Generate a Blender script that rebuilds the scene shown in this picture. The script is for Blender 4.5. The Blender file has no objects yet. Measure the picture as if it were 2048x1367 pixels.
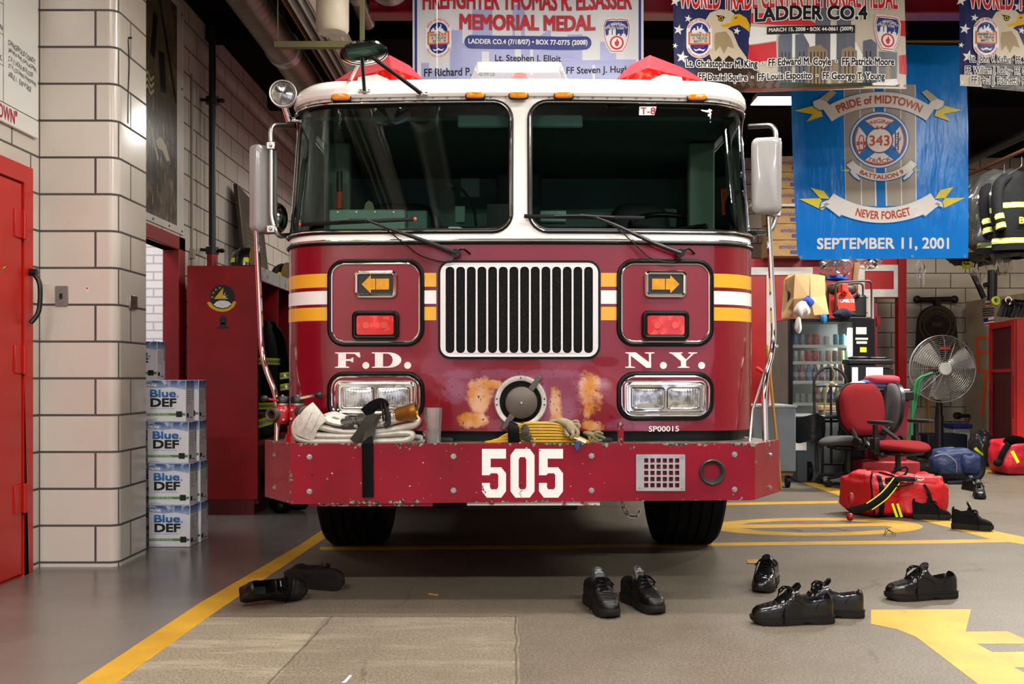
import bpy, bmesh, math, random
from mathutils import Vector as V, Matrix as Mx, geometry as G
C = bpy.context.scene.collection
SC = bpy.context.scene
random.seed(7)
PI = math.pi
sin, cos, pi = math.sin, math.cos, math.pi
# ---------------------------------------------------------------- camera
FP, HZ, CH = 1991.0, 752.0, 1.08           # focal length (pixels of the 2048 wide frame), horizon row, lens height
cd = bpy.data.cameras.new('camera'); cam = bpy.data.objects.new('camera', cd); C.objects.link(cam)
cam.location = (0, 0, CH); cam.rotation_euler = (PI/2, 0, 0)
cd.sensor_width = 36; cd.lens = 36*FP/2048; cd.shift_y = (HZ-683.5)/2048; cd.clip_end = 60
SC.camera = cam
vs = SC.view_settings
vs.view_transform = 'Standard'; vs.look = 'None'; vs.gamma = 1; vs.use_curve_mapping = False
vs.exposure = 1.22
w = bpy.data.worlds.new('world'); SC.world = w; w.use_nodes = True
w.node_tree.nodes['Background'].inputs[0].default_value = (.80, .82, 1, 1)
w.node_tree.nodes['Background'].inputs[1].default_value = .60    # daylight entering by the open bay door behind the camera
LAMPS = [  # x, y, length, watts : fluorescent fixtures under the ceiling
    (-1.4, 3.3, 1.5, 34), (2.0, 3.3, 1.5, 38), (5.2, 4.6, 1.6, 75), (-1.5, -.6, 1.6, 115), (2.3, -.6, 1.6, 135),
    (-.1, 11.4, 1.0, 40), (4.9, 9.3, 1.2, 140), (3.05, 10.5, 1.0, 26), (.45, 5.05, 1.5, 38)]  # last lamp is added, out of view, to brighten banners and visor
LAMP_Z = 3.98
for i, (x, y, L, wt) in enumerate(LAMPS):
    ld = bpy.data.lights.new('ceiling_lamp_light', 'AREA'); ld.shape = 'RECTANGLE'; ld.size = L; ld.size_y = .26
    ld.energy = wt; ld.color = (1, .965, .915)
    lo = bpy.data.objects.new('ceiling_lamp_light', ld); C.objects.link(lo); lo.location = (x, y, LAMP_Z-.012)
# ---------------------------------------------------------------- helpers
def P(px, py, d): return V(((px-1024)/FP*d, d, CH+(HZ-py)/FP*d))     # a point seen at that pixel, d metres away
def F(px, py, z=0.0):
    d = FP*(CH-z)/(py-HZ); return V(((px-1024)/FP*d, d, z))
def lin(c):
    if isinstance(c, str):
        c = c.lstrip('#'); c = tuple(int(c[i:i+2], 16)/255 for i in (0, 2, 4))
        c = tuple(a/12.92 if a <= .04045 else ((a+.055)/1.055)**2.4 for a in c)
    return (c[0], c[1], c[2], 1)
MATS = {}
def mat(name, col='#808080', rough=.5, metal=0, spec=.5, coat=0, noise=None, bump=None, emis=None, es=1, trans=0, alpha=1, ior=1.45, sheen=0):
    if name in MATS: return MATS[name]
    m = bpy.data.materials.new(name); m.use_nodes = True; nt = m.node_tree; b = nt.nodes['Principled BSDF']
    I = b.inputs
    I['Base Color'].default_value = lin(col); I['Roughness'].default_value = rough; I['Metallic'].default_value = metal
    I['Specular IOR Level'].default_value = spec; I['Coat Weight'].default_value = coat; I['Coat Roughness'].default_value = .08
    I['Transmission Weight'].default_value = trans; I['IOR'].default_value = ior; I['Alpha'].default_value = alpha
    if sheen: I['Sheen Weight'].default_value = sheen
    if emis: I['Emission Color'].default_value = lin(emis); I['Emission Strength'].default_value = es
    tc = None
    if noise or bump:
        tc = nt.nodes.new('ShaderNodeTexCoord')
    if noise:      # (scale, second colour, amount, lo, hi)
        sc, c2, am = noise[:3]; lo, hi = noise[3:5] if len(noise) > 4 else (.35, .7)
        n = nt.nodes.new('ShaderNodeTexNoise'); n.inputs['Scale'].default_value = sc; n.inputs['Detail'].default_value = 6
        nt.links.new(tc.outputs['Object'], n.inputs['Vector'])
        r = nt.nodes.new('ShaderNodeMapRange'); r.inputs[1].default_value = lo; r.inputs[2].default_value = hi; r.inputs[4].default_value = am
        nt.links.new(n.outputs['Fac'], r.inputs[0])
        x = nt.nodes.new('ShaderNodeMix'); x.data_type = 'RGBA'; x.inputs['A'].default_value = lin(col); x.inputs['B'].default_value = lin(c2)
        nt.links.new(r.outputs[0], x.inputs['Factor']); nt.links.new(x.outputs['Result'], I['Base Color'])
    if bump:       # (scale, strength, distance)
        n = nt.nodes.new('ShaderNodeTexNoise'); n.inputs['Scale'].default_value = bump[0]; n.inputs['Detail'].default_value = 4
        nt.links.new(tc.outputs['Object'], n.inputs['Vector'])
        bp = nt.nodes.new('ShaderNodeBump'); bp.inputs['Strength'].default_value = bump[1]; bp.inputs['Distance'].default_value = bump[2] if len(bump) > 2 else .01
        nt.links.new(n.outputs['Fac'], bp.inputs['Height']); nt.links.new(bp.outputs[0], I['Normal'])
    MATS[name] = m; return m
class NT:          # tiny node helper for the bigger materials
    def __init__(s, name):
        s.m = bpy.data.materials.new(name); s.m.use_nodes = True; s.t = s.m.node_tree; s.b = s.t.nodes['Principled BSDF']; MATS[name] = s.m
        s.tc = s.t.nodes.new('ShaderNodeTexCoord'); s.co = s.tc.outputs['Object']
    def L(s, a, b): s.t.links.new(a, b)
    def sep(s):
        n = s.t.nodes.new('ShaderNodeSeparateXYZ'); s.L(s.co, n.inputs[0]); return n.outputs
    def put(s, a, sock):
        if isinstance(a, (int, float)): sock.default_value = a
        elif isinstance(a, tuple): sock.default_value = a
        else: s.L(a, sock)
    def ma(s, op, a, b=0, c=0):
        n = s.t.nodes.new('ShaderNodeMath'); n.operation = op
        for i, q in enumerate((a, b, c)): s.put(q, n.inputs[i])
        return n.outputs[0]
    def noise(s, scale, detail=5, vec=None, rough=.5, stretch=None):
        n = s.t.nodes.new('ShaderNodeTexNoise'); n.inputs['Scale'].default_value = scale; n.inputs['Detail'].default_value = detail; n.inputs['Roughness'].default_value = rough
        v = vec or s.co
        if stretch:
            k = s.t.nodes.new('ShaderNodeMapping'); k.inputs['Scale'].default_value = stretch; s.L(v, k.inputs[0]); v = k.outputs[0]
        s.L(v, n.inputs['Vector']); return n.outputs['Fac']
    def rng(s, a, lo, hi, o0=0, o1=1):
        n = s.t.nodes.new('ShaderNodeMapRange'); s.put(a, n.inputs[0])
        for i, q in enumerate((lo, hi, o0, o1)): n.inputs[i+1].default_value = q
        return n.outputs[0]
    def mix(s, f, a, b):
        n = s.t.nodes.new('ShaderNodeMix'); n.data_type = 'RGBA'; s.put(f, n.inputs['Factor'])
        s.put(lin(a) if isinstance(a, (str, tuple)) else a, n.inputs['A']); s.put(lin(b) if isinstance(b, (str, tuple)) else b, n.inputs['B']); return n.outputs['Result']
    def bump(s, h, st=.3, d=.01):
        n = s.t.nodes.new('ShaderNodeBump'); n.inputs['Strength'].default_value = st; n.inputs['Distance'].default_value = d
        s.L(h, n.inputs['Height']); s.L(n.outputs[0], s.b.inputs['Normal'])
    def set(s, **k):
        for q, a in k.items(): s.put(lin(a) if isinstance(a, str) else a, s.b.inputs[q.replace('_', ' ')])
        return s.m
class MB:
    def __init__(s): s.v = []; s.f = []; s.mi = []; s.k = 0; s.M = Mx.Identity(4)
    def add(s, vs, fs):
        b = len(s.v); s.v += [s.M @ V(p) for p in vs]; s.f += [tuple(b+i for i in f) for f in fs]; s.mi += [s.k]*len(fs); return s
    def box(s, c, sz, R=None):
        x, y, z = sz[0]/2, sz[1]/2, sz[2]/2
        vs = [V((i*x, j*y, k*z)) for k in (-1, 1) for j in (-1, 1) for i in (-1, 1)]
        if R: vs = [R @ p for p in vs]
        return s.add([V(c)+p for p in vs], [(0, 2, 3, 1), (4, 5, 7, 6), (0, 1, 5, 4), (2, 6, 7, 3), (0, 4, 6, 2), (1, 3, 7, 5)])
    def bb(s, x0, x1, y0, y1, z0, z1): return s.box(((x0+x1)/2, (y0+y1)/2, (z0+z1)/2), (x1-x0, y1-y0, z1-z0))
    def hexa(s, p): return s.add(p, [(0, 2, 3, 1), (4, 5, 7, 6), (0, 1, 5, 4), (2, 6, 7, 3), (0, 4, 6, 2), (1, 3, 7, 5)])
    def grid(s, f, nu, nv, cu=False, cv=False, skip=None):
        NU = nu if cu else nu+1; NV = nv if cv else nv+1
        vs = [f(i/nu, j/nv) for i in range(NU) for j in range(NV)]
        fs = []
        for i in range(nu):
            for j in range(nv):
                if skip and skip((i+.5)/nu, (j+.5)/nv): continue
                a, b = i, (i+1) % NU; c, d = j, (j+1) % NV
                fs.append((a*NV+c, b*NV+c, b*NV+d, a*NV+d))
        return s.add(vs, fs)
    def tube(s, pts, r, n=8, closed=False, cap=True, flat=1.0, up=None):
        pts = [V(p) for p in pts]; N = len(pts)
        rs = r if isinstance(r, (list, tuple)) else [r]*N
        T = []
        for i in range(N):
            a = pts[(i-1) % N] if closed or i > 0 else pts[i]; b = pts[(i+1) % N] if closed or i < N-1 else pts[i]
            t = (b-a); T.append(t.normalized() if t.length > 1e-9 else V((0, 0, 1)))
        u = V(up) if up else (V((0, 0, 1)) if abs(T[0].z) < .9 else V((1, 0, 0)))
        vs = []
        for i in range(N):
            if up: u = V(up)
            u = (u - T[i]*u.dot(T[i]))
            u = u.normalized() if u.length > 1e-6 else T[i].orthogonal().normalized()
            q = T[i].cross(u)
            for k in range(n):
                a = 2*pi*k/n; vs.append(pts[i] + (u*sin(a)*flat + q*cos(a))*rs[i])
        fs = []
        for i in range(N if closed else N-1):
            j = (i+1) % N
            for k in range(n): fs.append((i*n+k, i*n+(k+1) % n, j*n+(k+1) % n, j*n+k))
        if cap and not closed: fs += [tuple(range(n))[::-1], tuple((N-1)*n+k for k in range(n))]
        return s.add(vs, fs)
    def cyl(s, a, b, r0, r1=None, n=20, cap=True): return s.tube([a, b], [r0, r0 if r1 is None else r1], n, cap=cap)
    def lathe(s, prof, o=(0, 0, 0), ax=(0, 0, 1), n=28, a0=0, a1=2*pi):
        z = V(ax).normalized(); x = z.orthogonal().normalized(); y = z.cross(x); o = V(o); full = abs(a1-a0-2*pi) < 1e-6
        vs = []; N = n if full else n+1
        for i in range(N):
            a = a0+(a1-a0)*i/n; d = x*cos(a)+y*sin(a)
            vs += [o + d*r + z*h for r, h in prof]
        m = len(prof); fs = []
        for i in range(n):
            j = (i+1) % N
            for k in range(m-1): fs.append((i*m+k, j*m+k, j*m+k+1, i*m+k+1))
        return s.add(vs, fs)
    def ell(s, c, rx, ry, rz, n=16, m=10, e=1.0, R=None):
        pw = lambda a: math.copysign(abs(a)**e, a); c = V(c)
        vs = []
        for j in range(m+1):
            t = -pi/2+pi*j/m
            for i in range(n):
                a = 2*pi*i/n; p = V((rx*pw(cos(t))*pw(cos(a)), ry*pw(cos(t))*pw(sin(a)), rz*pw(sin(t))))
                vs.append(c+(R @ p if R else p))
        fs = [(j*n+i, j*n+(i+1) % n, (j+1)*n+(i+1) % n, (j+1)*n+i) for j in range(m) for i in range(n)]
        return s.add(vs, fs)
    def prism(s, poly, mp, d0, d1, holes=()):
        loops = [list(poly)]+[list(h) for h in holes]
        flat = [q for l in loops for q in l]
        tri = G.tessellate_polygon([[V((q[0], q[1], 0)) for q in l] for l in loops]); n = len(flat)
        vs = [mp(q[0], q[1], d0) for q in flat]+[mp(q[0], q[1], d1) for q in flat]
        fs = [tuple(t) for t in tri]+[tuple(n+i for i in t[::-1]) for t in tri]; b = 0
        for l in loops:
            m = len(l)
            fs += [(b+i, b+(i+1) % m, n+b+(i+1) % m, n+b+i) for i in range(m)]; b += m
        return s.add(vs, fs)
    def fill(s, poly, mp, d=0, holes=(), ml=None):
        loops = [list(poly)]+[list(h) for h in holes]; flat = [q for l in loops for q in l]
        tri = G.tessellate_polygon([[V((q[0], q[1], 0)) for q in l] for l in loops])
        if ml:
            pts = [V((q[0], q[1])) for q in flat]; tri = [tuple(t) for t in tri]; go = True; k = 0
            while go and k < 14:
                go = False; k += 1; new = []; mid = {}
                def md(a, b):
                    key = (min(a, b), max(a, b))
                    if key not in mid: mid[key] = len(pts); pts.append((pts[a]+pts[b])/2)
                    return mid[key]
                long = lambda a, b: (pts[a]-pts[b]).length > ml
                for t in tri:
                    e = [(t[i], t[(i+1) % 3]) for i in range(3)]; L = [long(*q) for q in e]; n = sum(L)
                    if n == 0: new.append(t); continue
                    go = True
                    if n == 3:
                        m0, m1, m2 = (md(*q) for q in e); new += [(t[0], m0, m2), (m0, t[1], m1), (m2, m1, t[2]), (m0, m1, m2)]
                    elif n == 1:
                        i = L.index(True); a, b, c = t[i], t[(i+1) % 3], t[(i+2) % 3]; m = md(a, b); new += [(a, m, c), (m, b, c)]
                    else:
                        i = L.index(False); a, b, c = t[i], t[(i+1) % 3], t[(i+2) % 3]; m = md(b, c); n2 = md(c, a); new += [(a, b, m), (a, m, n2), (n2, m, c)]
                tri = new
            flat = [(q.x, q.y) for q in pts]
        return s.add([mp(q[0], q[1], d) for q in flat], [tuple(t) for t in tri])
    def txt(s, body, mp, x0, y0, x1, y1, d=0, bold=0, slant=0, dd=None):
        vs2, fs2 = text2d(body, bold)
        W, H = x1-x0, y1-y0; nn = len(vs2)//4 if bold else len(vs2); dd = .00025 if dd is None else dd
        vs = [mp(x0+p[0]*W+slant*p[1]*H, y0+p[1]*H, d+dd*(i//nn)) for i, p in enumerate(vs2)]
        return s.add(vs, fs2)
TX = {}
def text2d(body, bold=0):
    k = (body, bold)
    if k in TX: return TX[k]
    cu = bpy.data.curves.new('t', 'FONT'); cu.body = body; cu.size = 1; cu.resolution_u = 3; cu.fill_mode = 'FRONT'
    o = bpy.data.objects.new('t', cu); me = bpy.data.meshes.new_from_object(o)
    xs = [v.co.x for v in me.vertices]; ys = [v.co.y for v in me.vertices]
    x0, x1, y0, y1 = min(xs), max(xs), min(ys), max(ys)
    vv = [((v.co.x-x0)/(x1-x0), (v.co.y-y0)/(y1-y0)) for v in me.vertices]; ff = [tuple(p.vertices) for p in me.polygons]
    if bold:       # heavier letters: the outline repeated a little to each side
        bx_, by_ = bold*1.1/(x1-x0), bold*1.1/(y1-y0); V2 = []; F2 = []
        for i, (dx, dy) in enumerate(((-bx_, -by_), (bx_, -by_), (-bx_, by_), (bx_, by_))):
            V2 += [(a*(1-2*bx_)+bx_+dx, b*(1-2*by_)+by_+dy) for a, b in vv]; F2 += [tuple(k+i*len(vv) for k in f) for f in ff]
        vv, ff = V2, F2
    r = (vv, ff)
    bpy.data.objects.remove(o); bpy.data.curves.remove(cu); bpy.data.meshes.remove(me)
    TX[k] = r; return r
def rrect(x0, y0, x1, y1, r, n=6):
    pts = []
    for cx, cy, a in ((x1-r, y1-r, 0), (x0+r, y1-r, pi/2), (x0+r, y0+r, pi), (x1-r, y0+r, 3*pi/2)):
        pts += [(cx+r*cos(a+pi/2*i/n), cy+r*sin(a+pi/2*i/n)) for i in range(n+1)]
    return pts
def circ(cx, cy, r, n=24, ry=None, a0=0): return [(cx+r*cos(a0+2*pi*i/n), cy+(ry or r)*sin(a0+2*pi*i/n)) for i in range(n)]
def star(cx, cy, r, k=.4, n=5, a0=pi/2): return [(cx+(r if i % 2 == 0 else r*k)*cos(a0+pi*i/n), cy+(r if i % 2 == 0 else r*k)*sin(a0+pi*i/n)) for i in range(2*n)]
def bez(pts, n=8):          # Catmull-Rom through the points
    pts = [V(p) for p in pts]; out = []
    for i in range(len(pts)-1):
        p0 = pts[max(i-1, 0)]; p1 = pts[i]; p2 = pts[i+1]; p3 = pts[min(i+2, len(pts)-1)]
        for k in range(n):
            t = k/n; out.append(.5*((2*p1)+(p2-p0)*t+(2*p0-5*p1+4*p2-p3)*t*t+(3*p1-p0-3*p2+p3)*t**3))
    return out+[pts[-1]]
def fil(pts, r, n=5):       # polyline with rounded corners
    pts = [V(p) for p in pts]; out = [pts[0]]
    for i in range(1, len(pts)-1):
        a = (pts[i-1]-pts[i]); b = (pts[i+1]-pts[i]); k = min(r, a.length*.45, b.length*.45)
        A = pts[i]+a.normalized()*k; B = pts[i]+b.normalized()*k
        out += [A*(1-t)**2+pts[i]*2*t*(1-t)+B*t*t for t in [j/n for j in range(n+1)]]
    return out+[pts[-1]]
WM = {}
def tag(o, label=None, cat=None, group=None, kind=None):
    if label: o['label'] = label
    if cat: o['category'] = cat
    if group: o['group'] = group
    if kind: o['kind'] = kind
    return o
def thing(name, label, cat, loc=(0, 0, 0), rz=0, group=None, parent=None):
    o = bpy.data.objects.new(name, None); C.objects.link(o); o.location = loc; o.rotation_euler = (0, 0, rz); o.empty_display_size = .1
    WM[o.name] = Mx.Translation(V(loc)) @ Mx.Rotation(rz, 4, 'Z')
    return tag(o, label, cat, group)
def ob(name, mb, mats, parent=None, smooth=40, bevel=0, sub=0, label=None, cat=None, group=None, kind=None, local=False, seg=2, merge=False):
    me = bpy.data.meshes.new(name); me.from_pydata([tuple(p) for p in mb.v], [], mb.f)
    for m in (mats if isinstance(mats, (list, tuple)) else [mats]): me.materials.append(m)
    if any(mb.mi): me.polygons.foreach_set('material_index', mb.mi)
    bm = bmesh.new(); bm.from_mesh(me)
    if merge: bmesh.ops.remove_doubles(bm, verts=bm.verts, dist=1e-4)
    bmesh.ops.recalc_face_normals(bm, faces=bm.faces); bm.to_mesh(me); bm.free()
    if smooth: me.shade_smooth(); me.set_sharp_from_angle(angle=math.radians(smooth))
    else: me.shade_flat()
    o = bpy.data.objects.new(name, me); C.objects.link(o)
    WM[o.name] = Mx.Identity(4)
    if parent:
        o.parent = parent
        if local: WM[o.name] = WM[parent.name].copy()
        else: o.matrix_parent_inverse = WM[parent.name].inverted()
    if bevel:
        b = o.modifiers.new('bevel', 'BEVEL'); b.width = bevel; b.segments = seg; b.limit_method = 'ANGLE'; b.angle_limit = math.radians(35); b.harden_normals = False
    if sub:
        b = o.modifiers.new('sub', 'SUBSURF'); b.levels = sub; b.render_levels = sub
    return tag(o, label, cat, group, kind)
def dup(root, loc, rz=0, label=None, group=None, scale=None, tilt=None):
    r = root.copy(); C.objects.link(r); r.location = loc; r.rotation_euler = (tilt[0], tilt[1], rz) if tilt else (0, 0, rz)
    if scale: r.scale = scale if isinstance(scale, tuple) else (scale,)*3
    if label: r['label'] = label
    if group: r['group'] = group
    for ch in list(root.children):
        c = ch.copy(); C.objects.link(c); c.parent = r
        for g in list(ch.children):
            d = g.copy(); C.objects.link(d); d.parent = c
    return r
# ---------------------------------------------------------------- materials of the room
def block_mat(name, tile, mortar, rough, bw=.417, rh=.2085, ou=-3.28+.2085, oz=-.0255, mort=.007, spread=.06, dirt=None, bumpy=.35, off=.5, sq=1.0):
    n = NT(name); X, Y, Z = n.sep()
    c = n.t.nodes.new('ShaderNodeCombineXYZ'); n.L(n.ma('ADD', n.ma('ADD', X, Y), ou), c.inputs[0]); n.L(n.ma('ADD', Z, oz), c.inputs[1])
    b = n.t.nodes.new('ShaderNodeTexBrick'); n.L(c.outputs[0], b.inputs['Vector'])
    b.offset = off; b.squash = sq; b.squash_frequency = 2; b.inputs['Scale'].default_value = 1; b.inputs['Brick Width'].default_value = bw; b.inputs['Row Height'].default_value = rh
    b.inputs['Mortar Size'].default_value = mort; b.inputs['Mortar Smooth'].default_value = .15; b.inputs['Bias'].default_value = 0
    t = lin(tile); b.inputs['Color1'].default_value = t
    b.inputs['Color2'].default_value = tuple(a*(1-spread) for a in t[:3])+(1,); b.inputs['Mortar'].default_value = lin(mortar)
    col = b.outputs['Color']
    if dirt: col = n.mix(n.ma('MULTIPLY', n.rng(n.noise(1.7, 8), .5, .75), dirt[1]), col, dirt[0])
    spk = n.rng(n.noise(60, 2), .74, .78); col = n.mix(n.ma('MULTIPLY', spk, .35), col, '#5b5043')
    n.L(col, n.b.inputs['Base Color'])
    n.L(n.rng(b.outputs['Fac'], 0, 1, rough, .9), n.b.inputs['Roughness'])
    h = n.ma('ADD', n.ma('MULTIPLY', b.outputs['Fac'], -1), n.ma('MULTIPLY', n.noise(30, 3), .10))
    n.bump(h, bumpy, .006)
    return n.m
M_block = block_mat('glazed_block', '#cdc4b8', '#4a4744', .2, dirt=('#9c9484', .25))
M_pil = block_mat('pillar_block', '#cdc4b8', '#4a4744', .2, bw=.47, ou=-2.96, off=0, sq=.681, dirt=('#9c9484', .25))
M_blockb = block_mat('back_block', '#bcae9a', '#4a4339', .45, dirt=('#7b6c58', .5))
M_whitebrick = block_mat('white_painted_brick', '#e6e3e6', '#b9b5b8', .5, bw=.24, rh=.078, mort=.008)
M_dark = mat('black_paint', '#0a0a0a', .8, spec=.2)
M_ceil = mat('ceiling_black', '#0c0b0a', .9, spec=.1)
M_door = mat('red_door_paint', '#c01d12', .32, noise=(3, '#98130c', .5), bump=(9, .05))
M_redframe = mat('dark_red_paint', '#8d0f14', .4, noise=(5, '#6b090d', .5))
M_yel = None
def floor_mat():
    n = NT('concrete_floor'); X, Y, Z = n.sep()
    big = n.noise(.9, 7); mid = n.noise(5, 7, rough=.6); fine = n.noise(95, 4, rough=.65); spk = n.noise(160, 2)
    rough_c = n.mix(n.rng(fine, .35, .65), '#50483d', '#7a7163')                 # old open concrete
    rough_c = n.mix(n.ma('MULTIPLY', n.rng(mid, .45, .7), .5), rough_c, '#5c5446')
    patch = n.mix(n.rng(fine, .35, .62), '#655c4e', '#958b78')                    # lighter slab nearest the lens
    patch = n.mix(n.ma('MULTIPLY', n.rng(n.noise(3, 8, rough=.7, stretch=(.5, 2.2, 1)), .5, .62), .55), patch, '#aca18b')
    smooth_c = n.mix(n.rng(big, .3, .7), '#5f5a55', '#726c66')
    left = n.ma('LESS_THAN', X, n.ma('ADD', n.ma('MULTIPLY', Y, .065), -1.70))      # painted floor left of the yellow line
    near = n.ma('LESS_THAN', n.ma('ADD', Y, n.ma('MULTIPLY', n.noise(4, 4), .05)), 4.49)
    inx = n.ma('LESS_THAN', X, n.ma('ADD', .012, n.ma('MULTIPLY', n.noise(6, 4), .03)))
    pz = n.ma('MULTIPLY', near, inx)
    lj = n.ma('LESS_THAN', n.ma('ABSOLUTE', n.ma('SUBTRACT', X, n.ma('ADD', -1.04, n.ma('ADD', n.ma('MULTIPLY', Y, .048), n.ma('MULTIPLY', n.noise(9, 5), .03))))), .005)
    sub = n.ma('MULTIPLY', pz, n.ma('LESS_THAN', X, -.84)); col = n.mix(pz, rough_c, n.mix(.45, patch, rough_c)); col = n.mix(sub, col, patch)
    jy = n.ma('LESS_THAN', n.ma('ABSOLUTE', n.ma('SUBTRACT', Y, n.ma('ADD', 4.46, n.ma('MULTIPLY', n.noise(4, 4), .05)))), .005)
    jx = n.ma('MULTIPLY', n.ma('LESS_THAN', n.ma('ABSOLUTE', n.ma('SUBTRACT', X, n.ma('ADD', 0, n.ma('MULTIPLY', n.noise(6, 4), .03)))), .004), n.ma('LESS_THAN', Y, 4.48))
    jt = n.ma('MAXIMUM', n.ma('MULTIPLY', jy, inx), n.ma('MAXIMUM', jx, n.ma('MULTIPLY', lj, n.ma('LESS_THAN', Y, 4.48))))
    col = n.mix(n.ma('MULTIPLY', jt, .55), col, '#2c2720')
    # wandering cracks
    vor = n.t.nodes.new('ShaderNodeTexVoronoi'); vor.feature = 'DISTANCE_TO_EDGE'; vor.inputs['Scale'].default_value = .42
    mp = n.t.nodes.new('ShaderNodeMapping'); mp.inputs['Location'].default_value = (.35, .7, 0)
    ad = n.t.nodes.new('ShaderNodeVectorMath'); ad.operation = 'ADD'; nn = n.t.nodes.new('ShaderNodeTexNoise'); nn.inputs['Scale'].default_value = 3; nn.inputs['Detail'].default_value = 6
    n.L(n.co, nn.inputs['Vector']); sc = n.t.nodes.new('ShaderNodeVectorMath'); sc.operation = 'SCALE'; sc.inputs['Scale'].default_value = .25
    n.L(nn.outputs['Color'], sc.inputs[0]); n.L(n.co, ad.inputs[0]); n.L(sc.outputs[0], ad.inputs[1]); n.L(ad.outputs[0], mp.inputs[0]); n.L(mp.outputs[0], vor.inputs['Vector'])
    crack = n.ma('MULTIPLY', n.rng(vor.outputs['Distance'], .0005, .004, 1, 0), n.rng(n.noise(1.4, 3), .5, .6))
    col = n.mix(n.ma('MULTIPLY', crack, .5), col, '#35302a')
    col = n.mix(n.ma('MULTIPLY', n.rng(n.noise(1.3, 8, rough=.65), .52, .72), .35), col, '#4b4439')   # stains
    col = n.mix(n.ma('MULTIPLY', n.rng(spk, .68, .73), .6), col, '#c9c0ae'); col = n.mix(n.ma('MULTIPLY', n.rng(n.noise(120, 2), .68, .72), .5), col, '#2b261f')
    col = n.mix(left, col, smooth_c)
    n.L(col, n.b.inputs['Base Color'])
    n.L(n.ma('ADD', n.ma('MULTIPLY', left, -.26), n.rng(big, .3, .7, .40, .58)), n.b.inputs['Roughness'])
    n.bump(n.ma('ADD', fine, n.ma('MULTIPLY', mid, .6)), .12, .004)
    n.b.inputs['Specular IOR Level'].default_value = .42
    return n.m
def yellow_mat():
    n = NT('yellow_floor_paint')
    c = n.mix(n.rng(n.noise(4, 6), .3, .7), '#b0851a', '#c99c28')
    wear_sheen = n.rng(n.noise(22, 8, rough=.7), .58, .70)  # plain wear of the yellow paint
    c = n.mix(n.ma('MULTIPLY', wear_sheen, .65), c, '#7d6a35')
    n.L(c, n.b.inputs['Base Color']); n.b.inputs['Roughness'].default_value = .5; n.bump(n.noise(70, 3), .1, .003)
    return n.m
# ---------------------------------------------------------------- floor and paint on it
m = MB(); m.grid(lambda u, v: V((-5+13*u, -12+26.2*v, 0)), 4, 8)
floor = ob('floor', m, floor_mat(), kind='structure')
M_yel = yellow_mat()
def fpoly(name, px, z, mt, label=None, holes=()):
    q = [F(x, y)for x, y in px]; hs = [[(F(x, y).x, F(x, y).y) for x, y in h] for h in holes]
    b = MB(); b.prism([(p.x, p.y) for p in q], lambda u, v, d: V((u, v, d)), z, .0002, holes=hs)
    return ob(name, b, mt, floor, smooth=0, label=label)
fpoly('floor_marking', [(130, 1383), (214, 1379), (420, 1231), (625, 1093), (785, 985), (762, 980), (600, 1089), (400, 1205)], .0012, M_yel, 'long yellow guide line beside the truck')
fpoly('floor_marking', [(640, 1093), (640, 1099), (1100, 1096), (1430, 1091), (1900, 1086), (2100, 1082), (2100, 1076), (1900, 1079), (1430, 1085), (1100, 1090)], .0010, M_yel, 'thin yellow line across the bay')
fpoly('floor_marking', [(1575, 946), (1590, 952), (1910, 1045), (2060, 1076), (2060, 1090), (1985, 1079), (1863, 1045), (1695, 997), (1560, 949)], .0014, M_yel, 'yellow diagonal band')
fpoly('floor_marking', [(1380, 1011), (1676, 1006), (1676, 1001), (1380, 1006)], .0012, M_yel, 'short yellow line by the front tire')
fpoly('floor_marking', [(1700, 945), (2100, 939), (2100, 944), (1700, 950)], .0010, M_yel, 'far yellow line')
ring = [(1632+214*cos(a), 1053+18*sin(a)) for a in [2*pi*i/48 for i in range(48)]]
h1 = [(1478, 1049), (1500, 1045), (1560, 1041.5), (1640, 1040.5), (1720, 1042), (1762, 1045.5), (1700, 1047.5)]
h2 = [(1484, 1056), (1640, 1053.5), (1770, 1051.5), (1785, 1053.5), (1772, 1059), (1700, 1063.5), (1600, 1065), (1520, 1061.5)]
fpoly('floor_marking', ring, .0016, M_yel, 'yellow oval with a bar through it', holes=(h1, h2))
fpoly('floor_marking', [(1742, 1219), (1942, 1218), (1931, 1263), (2015, 1262), (2060, 1282), (2060, 1287), (1953, 1287), (1985, 1304), (2060, 1303), (2060, 1335), (2028, 1334),
      (2060, 1351), (2060, 1380), (1972, 1380), (1900, 1325), (1832, 1273), (1795, 1258), (1742, 1247)], .0012, M_yel, 'large broken yellow letter shape')
M_rp = mat('faded_red_floor_paint', '#8e3a33', .6); M_gp = mat('dark_floor_paint', '#4a463f', .6)
fpoly('floor_marking', [(1580, 1043), (1600, 1045), (1640, 1048.5), (1646, 1046), (1612, 1046), (1600, 1042), (1590, 1042)], .0008, M_rp, 'faded red digit')
fpoly('floor_marking', [(1600, 1047.5), (1646, 1044.3), (1646, 1046), (1606, 1049)], .0007, M_rp)
fpoly('floor_marking', [(1574, 1058), (1600, 1062), (1606, 1060), (1585, 1057)], .0008, M_gp)
fpoly('floor_marking', [(1640, 1057), (1668, 1055), (1700, 1060), (1690, 1061), (1664, 1057), (1645, 1059)], .0008, M_gp)
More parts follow.
